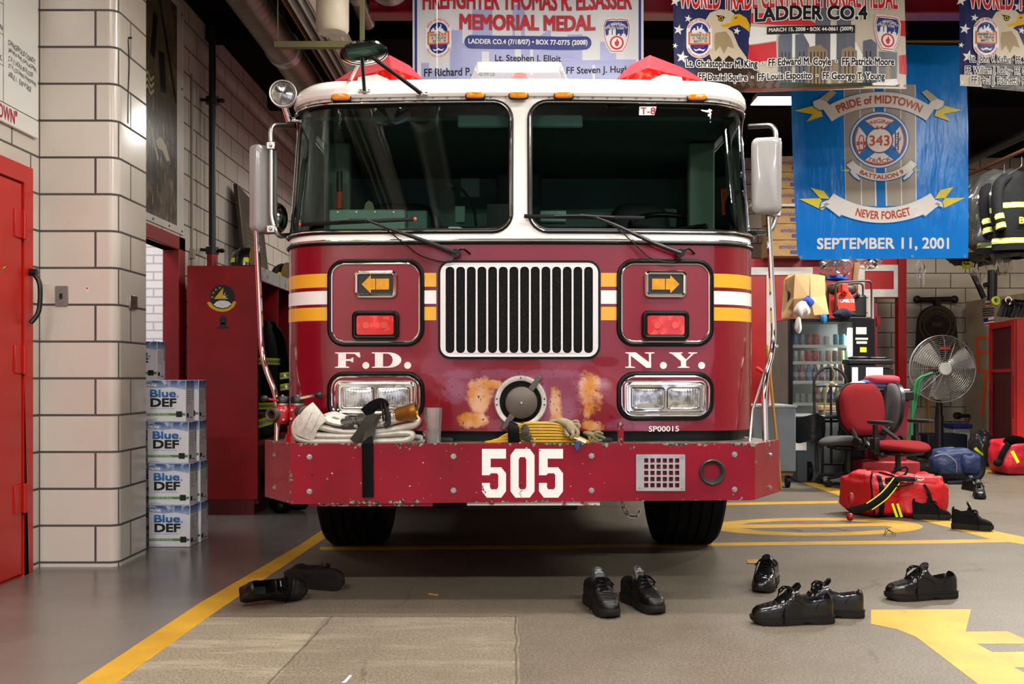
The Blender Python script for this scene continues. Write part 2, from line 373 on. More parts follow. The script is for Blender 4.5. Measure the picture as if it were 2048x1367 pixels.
# ---------------------------------------------------------------- walls
WX = -2.68
def wallyz(name, x0, x1, y0, y1, z1, holes, mt):
    b = MB(); b.prism([(y0, 0), (y1, 0), (y1, z1), (y0, z1)], lambda u, v, d: V((d, u, v)), x0, x1, holes=[[(a, c), (bb_, c), (bb_, e), (a, e)] for a, bb_, c, e in holes])
    return ob(name, b, mt, kind='structure')
wallyz('wall_left', WX, WX-.11, -6, 14, 4.15, [(6.75, 7.98, .001, 2.09)], M_block)
m = MB(); prof = []
x1, yf_, yb, r = -2.235, 5.64, 6.08, .055
prof = [(WX-.01, yb), (WX-.01, yf_), (x1-r, yf_)]+[(x1-r+r*sin(a), yf_+r-r*cos(a)) for a in [pi/2*i/6 for i in range(1, 7)]]+[(x1, yb)]
m.prism(prof, lambda u, v, d: V((u, v, d)), 0, 4.15); 
ob('wall_pillar', m, M_pil, kind='structure')
m = MB(); m.bb(WX, 7.62, 14, 14.2, 0, 4.15); ob('wall_back', m, M_blockb, kind='structure')
m = MB(); m.bb(7.62, 7.8, -6, 14.2, 0, 4.15); ob('wall_right', m, M_blockb, kind='structure')
m = MB(); m.prism([(WX-.2, 0), (7.8, 0), (7.8, 4.15), (WX-.2, 4.15)], lambda u, v, d: V((u, d, v)), -6, -6.3, holes=[[(-2.2, .001), (2.9, .001), (2.9, 3.6), (-2.2, 3.6)], [(3.5, .001), (7.2, .001), (7.2, 3.6), (3.5, 3.6)]])
ob('wall_front', m, M_blockb, kind='structure')
m = MB(); m.bb(WX-.2, 7.8, -6.3, 14.2, 4.15, 4.3); ceiling = ob('ceiling', m, M_ceil, kind='structure')
for i in range(9):
    y = -4.5+i*2.2; m = MB(); m.bb(WX, 7.6, y, y+.14, 4.02, 4.15); ob('ceiling_joist', m, M_ceil, ceiling)
# room behind the left doorway
m = MB(); m.bb(-5.2, WX-.11, 9.3, 9.45, 0, 3.2); ob('wall_side_room', m, M_whitebrick, kind='structure')
m = MB(); m.bb(-5.35, -5.2, 5.6, 9.45, 0, 3.2); m.bb(-5.2, WX-.11, 5.45, 5.6, 0, 3.2); ob('wall_side_room_end', m, M_whitebrick, kind='structure')
m = MB(); m.bb(-5.35, WX-.11, 5.45, 9.45, 3.2, 3.3); ob('ceiling_side_room', m, mat('white_ceiling', '#d8d6d2', .8), kind='structure')
ld = bpy.data.lights.new('side_room_light', 'AREA'); ld.size = .9; ld.energy = 26; ld.color = (1, .97, .95)
lo = bpy.data.objects.new('side_room_light', ld); C.objects.link(lo); lo.location = (-3.9, 7.6, 3.15)
# frame of that doorway
m = MB()
for a, b_, z0, z1 in ((6.64, 6.75, 0, 2.2), (7.96, 8.11, 0, 2.2), (6.64, 8.11, 2.09, 2.2)): m.bb(WX-.115, WX+.02, a, b_, z0, z1)
ob('door_2', m, M_redframe, kind='structure', bevel=.006)
# red steel door nearest the lens, in the left wall
m = MB()
m.prism([(2.9, 0), (5.50, 0), (5.50, 2.225), (2.9, 2.225)], lambda u, v, d: V((d, u, v)), WX, WX+.035, holes=[[(3.0, .001), (5.40, .001), (5.40, 2.13), (3.0, 2.13)]])
d1 = ob('door_1', m, M_door, kind='structure', bevel=.006)
m = MB(); m.bb(WX+.004, WX+.028, 4.3, 5.385, .012, 2.12); ob('door_leaf', m, M_door, d1, bevel=.004)
m = MB(); m.bb(WX+.004, WX+.028, 3.01, 4.29, .012, 2.12); ob('door_leaf', m, M_door, d1, bevel=.004)
for z in (.42, 1.17, 1.9):
    m = MB(); m.bb(WX+.026, WX+.036, 5.30, 5.45, z-.075, z+.075); m.cyl((WX+.042, 5.39, z-.08), (WX+.042, 5.39, z+.08), .012, n=12)
    ob('hinge', m, M_door, d1, bevel=.003)
m = MB(); hk = V((WX+.03, 5.10, 1.62)); m.cyl(hk+V((0, 0, .0)), hk+V((.008, 0, 0)), .018); m.tube(bez([hk+V((.008, 0, 0)), hk+V((.03, 0, -.005)), hk+V((.045, .01, .02)), hk+V((.04, .03, .03))]), .004)
ob('coat_hook', m, mat('brass', '#b08d3a', .3, 1), d1, label='small brass hook')
m = MB(); a = V((WX+.06, 5.46, 1.64)); m.tube(bez([a, a+V((.03, 0, -.06)), a+V((.03, -.01, -.2)), a+V((0, -.04, -.27))]), .013, 10); m.cyl(a+V((-.03, 0, .01)), a+V((.015, 0, .01)), .02)
ob('door_pull', m, mat('black_plastic', '#111112', .4), d1, label='black curved door pull')
# floor level kerb under the back wall
m = MB(); m.bb(WX, 7.6, 13.96, 14.0, 0, .1); ob('baseboard_back', m, mat('brown_base', '#4a3d30', .6), kind='structure')
# ---------------------------------------------------------------- fire truck
X0 = .042; YF = 4.90; WID = 1.222
def red_paint(name, base='#7e051e', wear_sheen=False, chips=False):
    n = NT(name); X, Y, Z = n.sep()
    col = n.mix(n.rng(n.noise(2.2, 6), .35, .7), base, '#6a0417')
    if wear_sheen:      # orange reflections and purple sheen painted into the red, plus stone chips
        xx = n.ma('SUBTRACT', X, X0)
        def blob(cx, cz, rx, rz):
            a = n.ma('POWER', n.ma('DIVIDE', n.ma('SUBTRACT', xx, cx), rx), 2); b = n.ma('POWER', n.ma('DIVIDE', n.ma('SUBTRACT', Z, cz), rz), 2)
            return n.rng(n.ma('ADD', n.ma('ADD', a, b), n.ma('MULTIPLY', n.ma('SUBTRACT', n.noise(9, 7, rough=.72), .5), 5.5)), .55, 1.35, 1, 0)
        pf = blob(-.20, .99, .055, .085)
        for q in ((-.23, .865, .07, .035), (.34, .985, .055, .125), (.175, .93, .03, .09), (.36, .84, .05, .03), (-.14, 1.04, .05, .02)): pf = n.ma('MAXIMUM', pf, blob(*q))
        orange = n.mix(n.rng(n.noise(11, 3), .42, .6), '#c07a18', '#c99a72')  # colours of the reflections painted on the nose
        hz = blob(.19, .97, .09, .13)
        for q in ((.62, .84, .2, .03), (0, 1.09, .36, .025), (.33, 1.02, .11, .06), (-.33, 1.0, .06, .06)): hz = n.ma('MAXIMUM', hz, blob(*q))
        col = n.mix(n.ma('MULTIPLY', hz, .3), col, '#8a6080')  # purple sheen of the dents mixed into the paint colour
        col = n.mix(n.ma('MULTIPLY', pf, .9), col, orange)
        ck = n.ma('MULTIPLY', n.rng(n.noise(70, 3, stretch=(1, 1, .7)), .66, .68), n.rng(Z, 1.25, 1.0, 0, 1)); col = n.mix(ck, col, '#2b1512')
    if chips:     # paint knocked off along the bumper's edges
        e = n.ma('MAXIMUM', n.rng(Z, .735, .768, 0, 1), n.ma('MAXIMUM', n.rng(Z, .52, .495, 0, .8), n.rng(n.ma('ABSOLUTE', n.ma('SUBTRACT', n.ma('ABSOLUTE', n.ma('SUBTRACT', X, .05)), 1.08)), .04, .0, 0, .8)))
        th = n.ma('SUBTRACT', .715, n.ma('MULTIPLY', e, .20))
        k = n.ma('GREATER_THAN', n.noise(26, 4, rough=.6), th); col = n.mix(k, col, n.mix(n.rng(n.noise(60, 2), .45, .55), '#2c211b', '#8c8576'))
        k = n.rng(n.noise(38, 3), .72, .74); col = n.mix(k, col, '#241611'); k = n.rng(n.noise(52, 2, stretch=(1, 1, 1.3)), .74, .75); col = n.mix(k, col, '#b9b0a2')
        col = n.mix(n.ma('MULTIPLY', n.rng(n.noise(1.6, 6, rough=.7), .55, .75), .3), col, '#5c1f33')
    n.L(col, n.b.inputs['Base Color'])
    n.b.inputs['Specular IOR Level'].default_value = .4 if not chips else .25
    n.b.inputs['Roughness'].default_value = .26 if not chips else .34
    n.b.inputs['Coat Weight'].default_value = .6 if not chips else .15; n.b.inputs['Coat Roughness'].default_value = .06
    h = n.noise(3.5, 2)
    n.bump(h, .10 if not chips else .2, .02)
    return n.m
M_red = red_paint('fire_engine_red', wear_sheen=True); M_redb = red_paint('bumper_red', '#8a0722', chips=True)
M_redp = mat('plain_red_paint', '#7c051c', .3, coat=.5)
M_white = mat('white_truck_paint', '#ece9e4', .25, coat=.5)
M_rub = mat('black_rubber', '#050505', .4, spec=.25); M_blk = mat('black_plastic', '#08080a', .38, spec=.25); M_chr = mat('chrome', '#e6e4e2', .09, 1)
M_steel = mat('brushed_steel', '#b9b6b2', .3, 1); M_alu = mat('aluminium', '#c9c6c2', .38, 1, noise=(30, '#8f8b86', .4))
M_int = mat('cab_liner', '#5d7070', .75); M_intd = mat('cab_black', '#1b1e1f', .6); M_intg = mat('cab_green_grey', '#5d766f', .6)
M_yst = mat('stripe_yellow', '#e2a52a', .35, coat=.3); M_wst = mat('stripe_white', '#e9e6e4', .35, coat=.3)
M_amb = mat('amber_lens', '#e38a05', .12, coat=.6, emis='#c96a00', es=.12, noise=(60, '#8a4a00', .6)); M_ambd = mat('amber_arrow', '#d99a12', .25, noise=(40, '#a86a00', .5))
M_redl = mat('red_lens', '#c3110d', .12, coat=.8, noise=(26, '#f0463a', .8, .5, .62)); M_redpod = mat('red_plastic_dome', '#b03a42', .35, coat=.4)
M_gry = mat('grey_paint', '#7d7c7a', .5)
# plan outline of the cab as a function of arc length from its centre line
TB = []
def _plan():
    x = y = 0.0; ds = .002; a = .945; r = .285; th0 = .085
    for i in range(1501):
        u = i*ds
        th = th0*u/a if u < a else min(pi/2, th0+(u-a)/r)
        TB.append((x, y, th)); x += cos(th)*ds; y += sin(th)*ds
_plan()
def plan(u):
    s = 1 if u >= 0 else -1; k = min(abs(u)/.002, 1499.0); i = int(k); t = k-i
    a, b = TB[i], TB[i+1]; x, y, th = (a[j]+(b[j]-a[j])*t for j in range(3))
    return s*x, y, s*th
def dent(u, z):
    if z > 1.2: return 0
    w = max(0, 1-(z-1.0)**2/.03) if z > 1.0 else 1
    d = .012*sin(7*u+2*z)*cos(9*z+3*u)+.006*sin(17*u+1)*sin(21*z)
    return d*w*max(0, 1-(abs(u)/1.0)**6)
def cab(u, z, off=0.0):
    x, y, th = plan(u); k = max(0.0, z-1.74)
    off = off+dent(u, z)
    sc = 1-.026*k
    return V((X0+(x+sin(th)*off)*sc, YF+y-cos(th)*off+.17*k, z))
UM = 3.0
truck = thing('fire_truck', 'large red and white fire truck parked nose out in the bay', 'fire truck', (X0, 7, 0))
# --- shell
PANES = [(-1.42, -.052, 1.80, 2.458), (.052, 1.42, 1.80, 2.458)]
SIDEW = [(-2.3, -1.62, 1.80, 2.43), (1.62, 2.3, 1.80, 2.43)]
def inr(u, z, a, b, c, d, r=.09):
    if not (a < u < b and c < z < d): return False
    dx = max(a+r-u, u-(b-r), 0); dz = max(c+r-z, z-(d-r), 0)
    return dx*dx+dz*dz < r*r
m = MB(); z0, z1 = .81, 1.735
m.grid(lambda u, v: cab((u*2-1)*UM, z0+(z1-z0)*v), 200, 40)
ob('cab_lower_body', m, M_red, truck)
z2 = 2.49; NU, NZ = 400, 48
m = MB(); m.grid(lambda u, v: cab((u*2-1)*UM, z1+(z2-z1)*v), NU, NZ, skip=lambda u, v: any(inr((u*2-1)*UM, z1+(z2-z1)*v, *q) for q in PANES+SIDEW))
def roof(u, v):     # visor, rounded edge, crown
    L = [(2.49, 0), (2.491, .018), (2.505, .028), (2.54, .026), (2.57, .010), (2.592, -.02), (2.603, -.06), (2.610, -.12)]
    k = v*(len(L)-1); i = min(int(k), len(L)-2); t = k-i
    z = L[i][0]+(L[i+1][0]-L[i][0])*t; o = L[i][1]+(L[i+1][1]-L[i][1])*t
    return cab((u*2-1)*UM, z, o)
m.grid(roof, 160, 21)
edge = [roof(i/160, 1) for i in range(161)]; ctr = [V((X0+(p.x-X0)*.3, min(p.y+.6, 7.0), 2.618)) for p in edge]
m.add(edge+ctr+[V((X0, 7, 2.62))], [(i, i+1, 162+i, 161+i) for i in range(160)]+[(161+i, 162+i, 322) for i in range(160)])
ob('cab_upper_body', m, M_white, truck, merge=True)
m = MB(); m.grid(lambda u, v: cab((u*2-1)*UM, .86+(2.46-.86)*v, -.045), 300, 60, skip=lambda u, v: any(inr((u*2-1)*UM, .86+1.60*v, a-.02, b+.02, c-.02, d+.02) for a, b, c, d in PANES+SIDEW))
m.bb(X0-1.14, X0+1.14, 5.3, 6.9, 2.44, 2.46); m.bb(X0-1.14, X0+1.14, 5.3, 6.9, .86, .9); m.bb(X0-1.16, X0+1.16, 6.86, 6.9, .86, 2.44)
ob('cab_interior', m, M_int, truck)
# --- glass with gaskets
def glass_mat():
    m = bpy.data.materials.new('tinted_glass'); m.use_nodes = True; t = m.node_tree; t.nodes.remove(t.nodes['Principled BSDF'])
    tr = t.nodes.new('ShaderNodeBsdfTransparent'); tr.inputs[0].default_value = (.60, .74, .68, 1)
    gl = t.nodes.new('ShaderNodeBsdfGlossy'); gl.inputs['Roughness'].default_value = .015; gl.inputs['Color'].default_value = (.9, 1, .96, 1)
    fr = t.nodes.new('ShaderNodeFresnel'); fr.inputs[0].default_value = 1.5
    mx = t.nodes.new('ShaderNodeMixShader'); t.links.new(fr.outputs[0], mx.inputs[0]); t.links.new(tr.outputs[0], mx.inputs[1]); t.links.new(gl.outputs[0], mx.inputs[2])
    t.links.new(mx.outputs[0], t.nodes['Material Output'].inputs[0]); MATS['tinted_glass'] = m; return m
M_glass = glass_mat()
def subdiv(loop, L=.05):
    out = []
    for i in range(len(loop)):
        a = V(loop[i]); b = V(loop[(i+1) % len(loop)]); n = max(1, int((b-a).length/L))
        out += [tuple(a+(b-a)*k/n) for k in range(n)]
    return out
def frame(name, rect, r, off, rad, mt, par, n=8):
    b = MB(); b.tube([cab(u, z, off) for u, z in subdiv(rrect(*rect, r))], rad, n, closed=True); return ob(name, b, mt, par)
def rct(a, b, c, d, k=0): return (a-k, c-k, b+k, d+k)
for q in PANES:
    b = MB(); b.fill(rrect(*rct(*q, .005), .09), cab, -.008, ml=.05); g = ob('windshield_pane', b, M_glass, truck)
    frame('windshield_gasket', rct(*q, .004), .09, .004, .0135, M_rub, g); frame('chrome_trim', rct(*q, .003), .09, .0155, .0048, M_chr, g)
for q in SIDEW:
    b = MB(); b.fill(rrect(*rct(*q, .005), .09), cab, -.008, ml=.1); g = ob('side_window', b, M_glass, truck); frame('window_gasket', rct(*q, .004), .09, .004, .0135, M_rub, g)
b = MB(); b.tube([cab(u/50, 1.737, .004) for u in range(-100, 101)], .0085, 8); ob('belt_molding', b, M_rub, truck)
b = MB(); b.tube([cab(u/50, 1.7525, .001) for u in range(-100, 101)], .0055, 8); ob('belt_trim', b, M_chr, truck)
# --- stripes
PX = (.485, .948)
for nm, a, b_, mt in (('yellow_stripe', 1.521, 1.589, M_yst), ('white_stripe', 1.437, 1.503, M_wst), ('yellow_stripe', 1.356, 1.422, M_yst)):
    for lo, hi in ((-UM, -PX[1]-.004), (-PX[0]+.004, -.415), (.396, PX[0]-.004), (PX[1]+.004, UM)):
        b = MB(); n = max(2, int((hi-lo)/.03)); b.grid(lambda u, v: cab(lo+(hi-lo)*u, a+(b_-a)*v, .0016), n, 2); ob(nm, b, mt, truck)
# --- lamp panels on both sides of the grille
def capped(b, rect, r, d0, d1, ml=.04):       # slab that follows the nose
    loop = subdiv(rrect(*rect, r), .04); b.fill(rrect(*rect, r), cab, d1, ml=ml)
    n = len(loop); b.add([cab(u, z, d0) for u, z in loop]+[cab(u, z, d1) for u, z in loop], [(i, (i+1) % n, n+(i+1) % n, n+i) for i in range(n)])
for s in (-1, 1):
    a, c = sorted((s*PX[0], s*PX[1])); mid = (a+c)/2
    for nm, z0, z1, r in (('lamp_panel', 1.238, 1.648, .075), ('headlamp_panel', .872, 1.092, .075)):
        b = MB(); capped(b, (a, z0, c, z1), r, 0, .006); pn = ob(nm, b, M_redp, truck)
        frame('panel_gasket', (a, z0, c, z1), r, .006, .0115, M_rub, pn); frame('chrome_trim', (a+.013, z0+.013, c-.013, z1-.013), r-.012, .010, .0052, M_chr, pn)
    # turn signal with an arrow lens
    uc = s*.714; zc = 1.533; q = (uc-.102, zc-.063, uc+.102, zc+.063)
    b = MB(); capped(b, q, .02, 0, .018); t = ob('turn_signal', b, M_blk, truck)
    frame('chrome_bezel', (q[0]+.006, q[1]+.006, q[2]-.006, q[3]-.006), .018, .02, .011, M_chr, t)
    b = MB(); ar = [(-.068, 0), (-.022, .045), (-.022, .027), (0, .027), (0, -.027), (-.022, -.027), (-.022, -.045)]
    b.prism([(uc+s*-x, zc+y) for x, y in ar], cab, .0185, .024)
    b.prism([(uc+s*-x, zc+y) for x, y in [(.004, .027), (.068, .027), (.068, -.027), (.004, -.027)]], cab, .0185, .024); ob('amber_arrow', b, M_ambd, t)
    # red flasher
    zc = 1.331; q = (uc-.112, zc-.067, uc+.112, zc+.067)
    b = MB(); capped(b, q, .02, 0, .02); t = ob('warning_light', b, M_blk, truck); frame('warning_light_bezel', (q[0]+.007, q[1]+.007, q[2]-.007, q[3]-.007), .016, .022, .012, M_rub, t)
    b = MB(); capped(b, (q[0]+.02, q[1]+.02, q[2]-.02, q[3]-.02), .012, .01, .03); ob('red_lens', b, M_redl, t, bevel=.004)
    for sx in (-1, 1):
        b = MB(); b.cyl(cab(uc+sx*.045, zc, .029), cab(uc+sx*.045, zc, .033), .022, .018, 16)
        ob('lamp_reflector', b, mat('red_reflector', '#e2574d', .1, .5), t)
    # twin headlamps
    zc = .976; q = (uc-.203, zc-.088, uc+.203, zc+.082)
    b = MB(); capped(b, q, .03, .004, .02); t = ob('headlamp_bezel', b, M_chr, truck, bevel=.008); frame('headlamp_bezel_lip', (q[0]+.012, q[1]+.012, q[2]-.012, q[3]-.012), .024, .022, .008, M_chr, t)
    for k in (-1, 1):
        hc = uc+k*.0885; q2 = (hc-.083, zc-.058, hc+.083, zc+.05)
        b = MB(); capped(b, q2, .014, .01, .0215); hd = ob('headlamp', b, M_blk, truck)
        b = MB(); b.grid(lambda u, v: cab(q2[0]+.008+(q2[2]-q2[0]-.016)*u, q2[1]+.008+(q2[3]-q2[1]-.016)*v, .022+.006*(sin(pi*u)*sin(pi*v))**.4+.0009*abs(sin(u*pi*11))), 66, 8)
        ob('headlamp_lens', b, mat('headlamp_glass', '#cfd0cf', .16, .75, coat=1, noise=(34, '#5b5a58', .75, .42, .62)), hd)
        frame('lamp_ring', (q2[0]+.006, q2[1]+.006, q2[2]-.006, q2[3]-.006), .012, .024, .0035, M_chr, hd)
# --- grille
ga, gb, gc, gd = -.405, .392, 1.164, 1.649
b = MB(); capped(b, (ga, gc, gb, gd), .06, 0, .012); gr = ob('grille_surround', b, M_rub, truck)
b = MB(); n = 14; slots = []; w0 = (gb-ga-.066)/n
for i in range(n): x = ga+.033+i*w0; slots.append(rrect(x+.0045, gc+.030, x+w0-.0045, gd-.032, .019 if 0 < i < n-1 else .019, 4))
b.prism(rrect(ga+.012, gc+.012, gb-.012, gd-.012, .05), lambda u, z, d: cab(u, z, d), .012, .021, holes=slots)
g = ob('grille', b, mat('grille_white', '#dedad8', .3, .35), truck, smooth=30)
M_mesh = NT('expanded_mesh'); vo = M_mesh.t.nodes.new('ShaderNodeTexVoronoi'); vo.inputs['Scale'].default_value = 95; vo.feature = 'DISTANCE_TO_EDGE'
mpn = M_mesh.t.nodes.new('ShaderNodeMapping'); mpn.inputs['Scale'].default_value = (.8, 1, 1.6); M_mesh.L(M_mesh.co, mpn.inputs[0]); M_mesh.L(mpn.outputs[0], vo.inputs['Vector'])
M_mesh = M_mesh.set(Base_Color=M_mesh.mix(M_mesh.rng(vo.outputs['Distance'], .05, .12, 1, 0), '#020202', '#1b1a1a'), Roughness=.5, Specular_IOR_Level=.1)
b = MB(); b.fill(rrect(ga+.02, gc+.02, gb-.02, gd-.02, .045), cab, .0135, ml=.05); ob('grille_mesh', b, M_mesh, g)
# --- lettering on the nose
def serif(mb, ch, u0, u1, z0, z1, mp, d):
    W, H = u1-u0, z1-z0; R = lambda x0, y0, x1, y1: mb.prism([(u0+x*W, z0+y*H) for x, y in ((x0, y0), (x1, y0), (x1, y1), (x0, y1))], mp, 0, d)
    PG = lambda pts, h=(): mb.prism([(u0+x*W, z0+y*H) for x, y in pts], mp, 0, d, holes=[[(u0+x*W, z0+y*H) for x, y in q] for q in h])
    if ch == 'F':
        PG([(0, 0), (.56, 0), (.56, .06), (.43, .1), (.43, .45), (.6, .45), (.68, .36), (.72, .36), (.72, .66), (.68, .66), (.6, .56), (.43, .56), (.43, .92), (.78, .9), (.93, .68), (1, .68), (.97, 1), (0, 1), (0, .95), (.13, .91), (.13, .09), (0, .05)])
    if ch == 'D':
        out = [(0, 0), (.55, 0)]+[(.55+.45*cos(a), .5+.5*sin(a)) for a in [-pi/2+pi*i/14 for i in range(1, 14)]]+[(.55, 1), (0, 1), (0, .95), (.11, .91), (.11, .09), (0, .05)]
        hl = [(.38, .08), (.5, .08)]+[(.5+.21*cos(a), .5+.42*sin(a)) for a in [-pi/2+pi*i/12 for i in range(1, 12)]]+[(.5, .92), (.38, .92)]
        PG(out, [hl])
    if ch == 'N': PG([(0, 1), (0, .95), (.12, .9), (.12, .1), (0, .05), (0, 0), (.33, 0), (.33, .05), (.19, .1), (.19, .78), (.72, 0), (.88, 0), (.88, .9), (1, .95), (1, 1), (.67, 1), (.67, .95), (.81, .9), (.81, .36), (.36, 1)])
    if ch == 'Y': PG([(.3, 0), (.72, 0), (.72, .05), (.6, .1), (.6, .44), (.88, .91), (1, .95), (1, 1), (.68, 1), (.68, .95), (.8, .9), (.6, .54), (.4, .9), (.48, .95), (.48, 1), (0, 1), (0, .95), (.1, .9), (.42, .42), (.42, .1), (.3, .05)])
    if ch == '.': mb.prism(circ(u0+W/2, z0+H/2, W/2, 16), mp, 0, d)
def un(px): return (px-1024)/FP*YF-X0
def zn(py): return CH+(HZ-py)/FP*YF
M_wl = mat('white_lettering', '#ebe7e6', .4, noise=(40, '#c9c3c2', .4))
for ch, a, c in (('F', 667, 719), ('D', 742, 802), ('N', 1251, 1310), ('Y', 1340, 1397)):
    b = MB(); serif(b, ch, un(a), un(c), zn(735), zn(704), cab, .0025); ob('painted_letter', b, M_wl, truck, smooth=0)
for a in (723, 808, 1321, 1399):
    b = MB(); serif(b, '.', un(a), un(a+14), zn(736.5), zn(724), cab, .0025); ob('painted_dot', b, M_wl, truck, smooth=0)
b = MB(); b.txt('SP00015', cab, un(1298), zn(863), un(1361), zn(852), .0025, bold=.008); ob('unit_code', b, M_wl, truck, smooth=0)
# --- siren in the nose
sc_ = cab(0, 1.08-.125*1.0, 0); sc = V((X0, YF, .955))
m = MB(); m.lathe([(.103, .018), (.103, .026), (.109, .030), (.124, .030), (.1285, .024), (.1285, -.03)], sc, (0, -1, 0), 48); si = ob('siren_flange', m, mat('worn_white_metal', '#cdc8c2', .45, .3, noise=(25, '#98918a', .6)), truck)
m = MB(); m.lathe([(0, .020), (.1035, .020), (.1035, .0)], sc, (0, -1, 0), 40); ob('siren_throat', m, M_dark, si)
m = MB(); c2 = sc+V((.004, -.016, -.004)); m.lathe([(0, .034), (.07, .034), (.078, .028), (.079, .0), (.03, -.03)], c2, (0, -1, 0), 40); ob('siren_rotor_cover', m, mat('siren_grey', '#5f574e', .5, .5), si)
m = MB(); m.lathe([(0, .042), (.006, .042), (.009, .034)], c2, (0, -1, 0), 14); ob('siren_screw', m, M_steel, si)
for a in (.95, .95+pi):
    m = MB(); d = V((cos(a), 0, sin(a))); e = V((-sin(a), 0, cos(a))); p = c2+V((0, -.02, 0))
    pts = [p+d*.075-e*.016, p+d*.075+e*.016, p+d*.16+e*.011, p+d*.16-e*.011]
    m.hexa([pts[0], pts[1], pts[3], pts[2]]+[q+V((0, -.012, 0)) for q in (pts[0], pts[1], pts[3], pts[2])])
    ob('siren_lever', m, mat('siren_lever_grey', '#5a5650', .5, .6), si, bevel=.004)
for a in (pi/2, .12, -.12, pi+.12, pi-.12, -pi/2+.5, -pi/2-.5): m = MB(); p = sc+V((cos(a)*.117, -.030, sin(a)*.117)); m.cyl(p, p+V((0, -.003, 0)), .004, n=10); ob('siren_bolt', m, M_blk, si)
# --- bumper
BC = .05; BT = .768
def bzl(x): return .495-.012*(BC-x)/1.28
m = MB(); fr = [(-1.275, 4.93), (-1.08, 4.63), (1.08, 4.63), (1.275, 4.93)]
outl = [(BC+x, y) for x, y in fr]
vs_ = [V((x, y, bzl(x))) for x, y in outl]+[V((x, y, BT)) for x, y in outl]
th = .012; inn = [(BC-1.258, 4.935), (BC-1.072, 4.645), (BC+1.072, 4.645), (BC+1.258, 4.935)]
vs_ += [V((x, y, bzl(x))) for x, y in inn]+[V((x, y, BT)) for x, y in inn]
fs_ = []
for i in range(3): fs_ += ([] if i == 1 else [(i, i+1, 5+i, 4+i)])+ [(8+i, 9+i, 13+i, 12+i), (4+i, 5+i, 13+i, 12+i), (i, i+1, 9+i, 8+i)]
fs_ += [(0, 4, 12, 8), (3, 7, 15, 11)]
m.add(vs_, fs_)
sx0, sx1, sz0, sz1 = (1284-1024)/FP*4.63, (1362-1024)/FP*4.63, CH+(HZ-976)/FP*4.63, CH+(HZ-913)/FP*4.63
hcx, hcz = (1424-1024)/FP*4.63, CH+(HZ-943)/FP*4.63
m.fill([(vs_[1].x, vs_[1].z), (vs_[2].x, vs_[2].z), (vs_[6].x, vs_[6].z), (vs_[5].x, vs_[5].z)], lambda u, z, d: V((u, 4.63, z)), 0, holes=[circ(hcx, hcz, .055, 32), [(sx0, sz0), (sx1, sz0), (sx1, sz1), (sx0, sz1)]])
m.fill([(vs_[9].x, vs_[9].z), (vs_[10].x, vs_[10].z), (vs_[14].x, vs_[14].z), (vs_[13].x, vs_[13].z)], lambda u, z, d: V((u, 4.645, z)), 0, holes=[circ(hcx, hcz, .055, 32), [(sx0, sz0), (sx1, sz0), (sx1, sz1), (sx0, sz1)]]); bump = ob('bumper', m, M_redb, truck, bevel=.004)
m = MB(); m.prism([(BC-1.262, 4.94), (BC-1.074, 4.643), (BC+1.074, 4.643), (BC+1.262, 4.94), (BC+1.2, 5.35), (BC-1.2, 5.35)], lambda u, v, d: V((u, v, d)), BT-.022, BT-.010)
n = NT('diamond_plate'); X, Y, Z = n.sep()
wv = n.ma('MULTIPLY', n.ma('SINE', n.ma('MULTIPLY', n.ma('ADD', X, Y), 160)), n.ma('SINE', n.ma('MULTIPLY', n.ma('SUBTRACT', X, Y), 160)))
n.bump(n.rng(n.ma('ABSOLUTE', wv), .5, .8), .6, .003); M_dia = n.set(Base_Color=n.mix(n.rng(n.noise(12, 5), .4, .65), '#bdb6ac', '#7d7468'), Roughness=.35, Metallic=.8)
ob('tread_plate', m, M_dia, bump)
m = MB(); m.bb(BC-1.07, BC+1.07, 4.66, 4.9, .50, .51); m.bb(BC-1.0, BC-.42, 4.645, 4.70, .474, .5); ob('bumper_flange', m, M_redb, bump)
m = MB(); m.bb(BC-.42+.16, BC+.36, 4.645, 4.70, .478, .503); ob('white_flange', m, mat('chipped_white', '#c9c4bc', .5, noise=(20, '#7b2a25', .9, .58, .62)), bump)
bx = lambda px, d=4.63: (px-1024)/FP*d
bz = lambda py, d=4.63: CH+(HZ-py)/FP*d
fmap = lambda u, z, d: V((u, 4.63-d, z))
for px, py in ((619, 913), (907, 912), (1183, 911), (1469, 908), (619, 982), (907, 980), (1183, 980), (1469, 978)):
    m = MB(); m.lathe([(.0, .013), (.007, .013), (.0085, .009), (.0085, .003), (.014, .003), (.014, -.001)], (bx(px), 4.63, bz(py)), (0, -1, 0), 6); ob('bolt', m, M_steel, bump, smooth=20)
for sx, px in ((-1, 538), (1, 1552)):
    for zz in (.702, .545):
        p = V((BC+sx*1.19, 4.80, zz)); d = V((sx*.84, -.545, 0)); m = MB(); m.lathe([(.0, .013), (.007, .013), (.0085, .009), (.0085, .003), (.014, .003), (.014, -.001)], p, d, 6); ob('bolt', m, M_steel, bump, smooth=20)
def blockdigit(ch, x0, x1, z0, z1):
    W, H = x1-x0, z1-z0; f = lambda pts: [(x0+x*W, z0+y*H) for x, y in pts]; c = .13; t = .30; b = .205
    if ch == '5': return f([(0, .28), (0, c), (.2, 0), (.8, 0), (1, c), (1, .5), (.8, .62), (.36, .62), (.36, .8), (1, .8), (1, 1), (0, 1), (0, .46), (t, .46), (.38, .50), (.62, .50), (.68, .46), (.68, .22), (.62, .17), (.38, .17), (.33, .22), (.33, .3), (0, .3)]), []
    return f([(0, c), (.2, 0), (.8, 0), (1, c), (1, 1-c), (.8, 1), (.2, 1), (0, 1-c)]), [f([(.34, .22), (.40, .17), (.60, .17), (.66, .22), (.66, .78), (.6, .83), (.4, .83), (.34, .78)])]
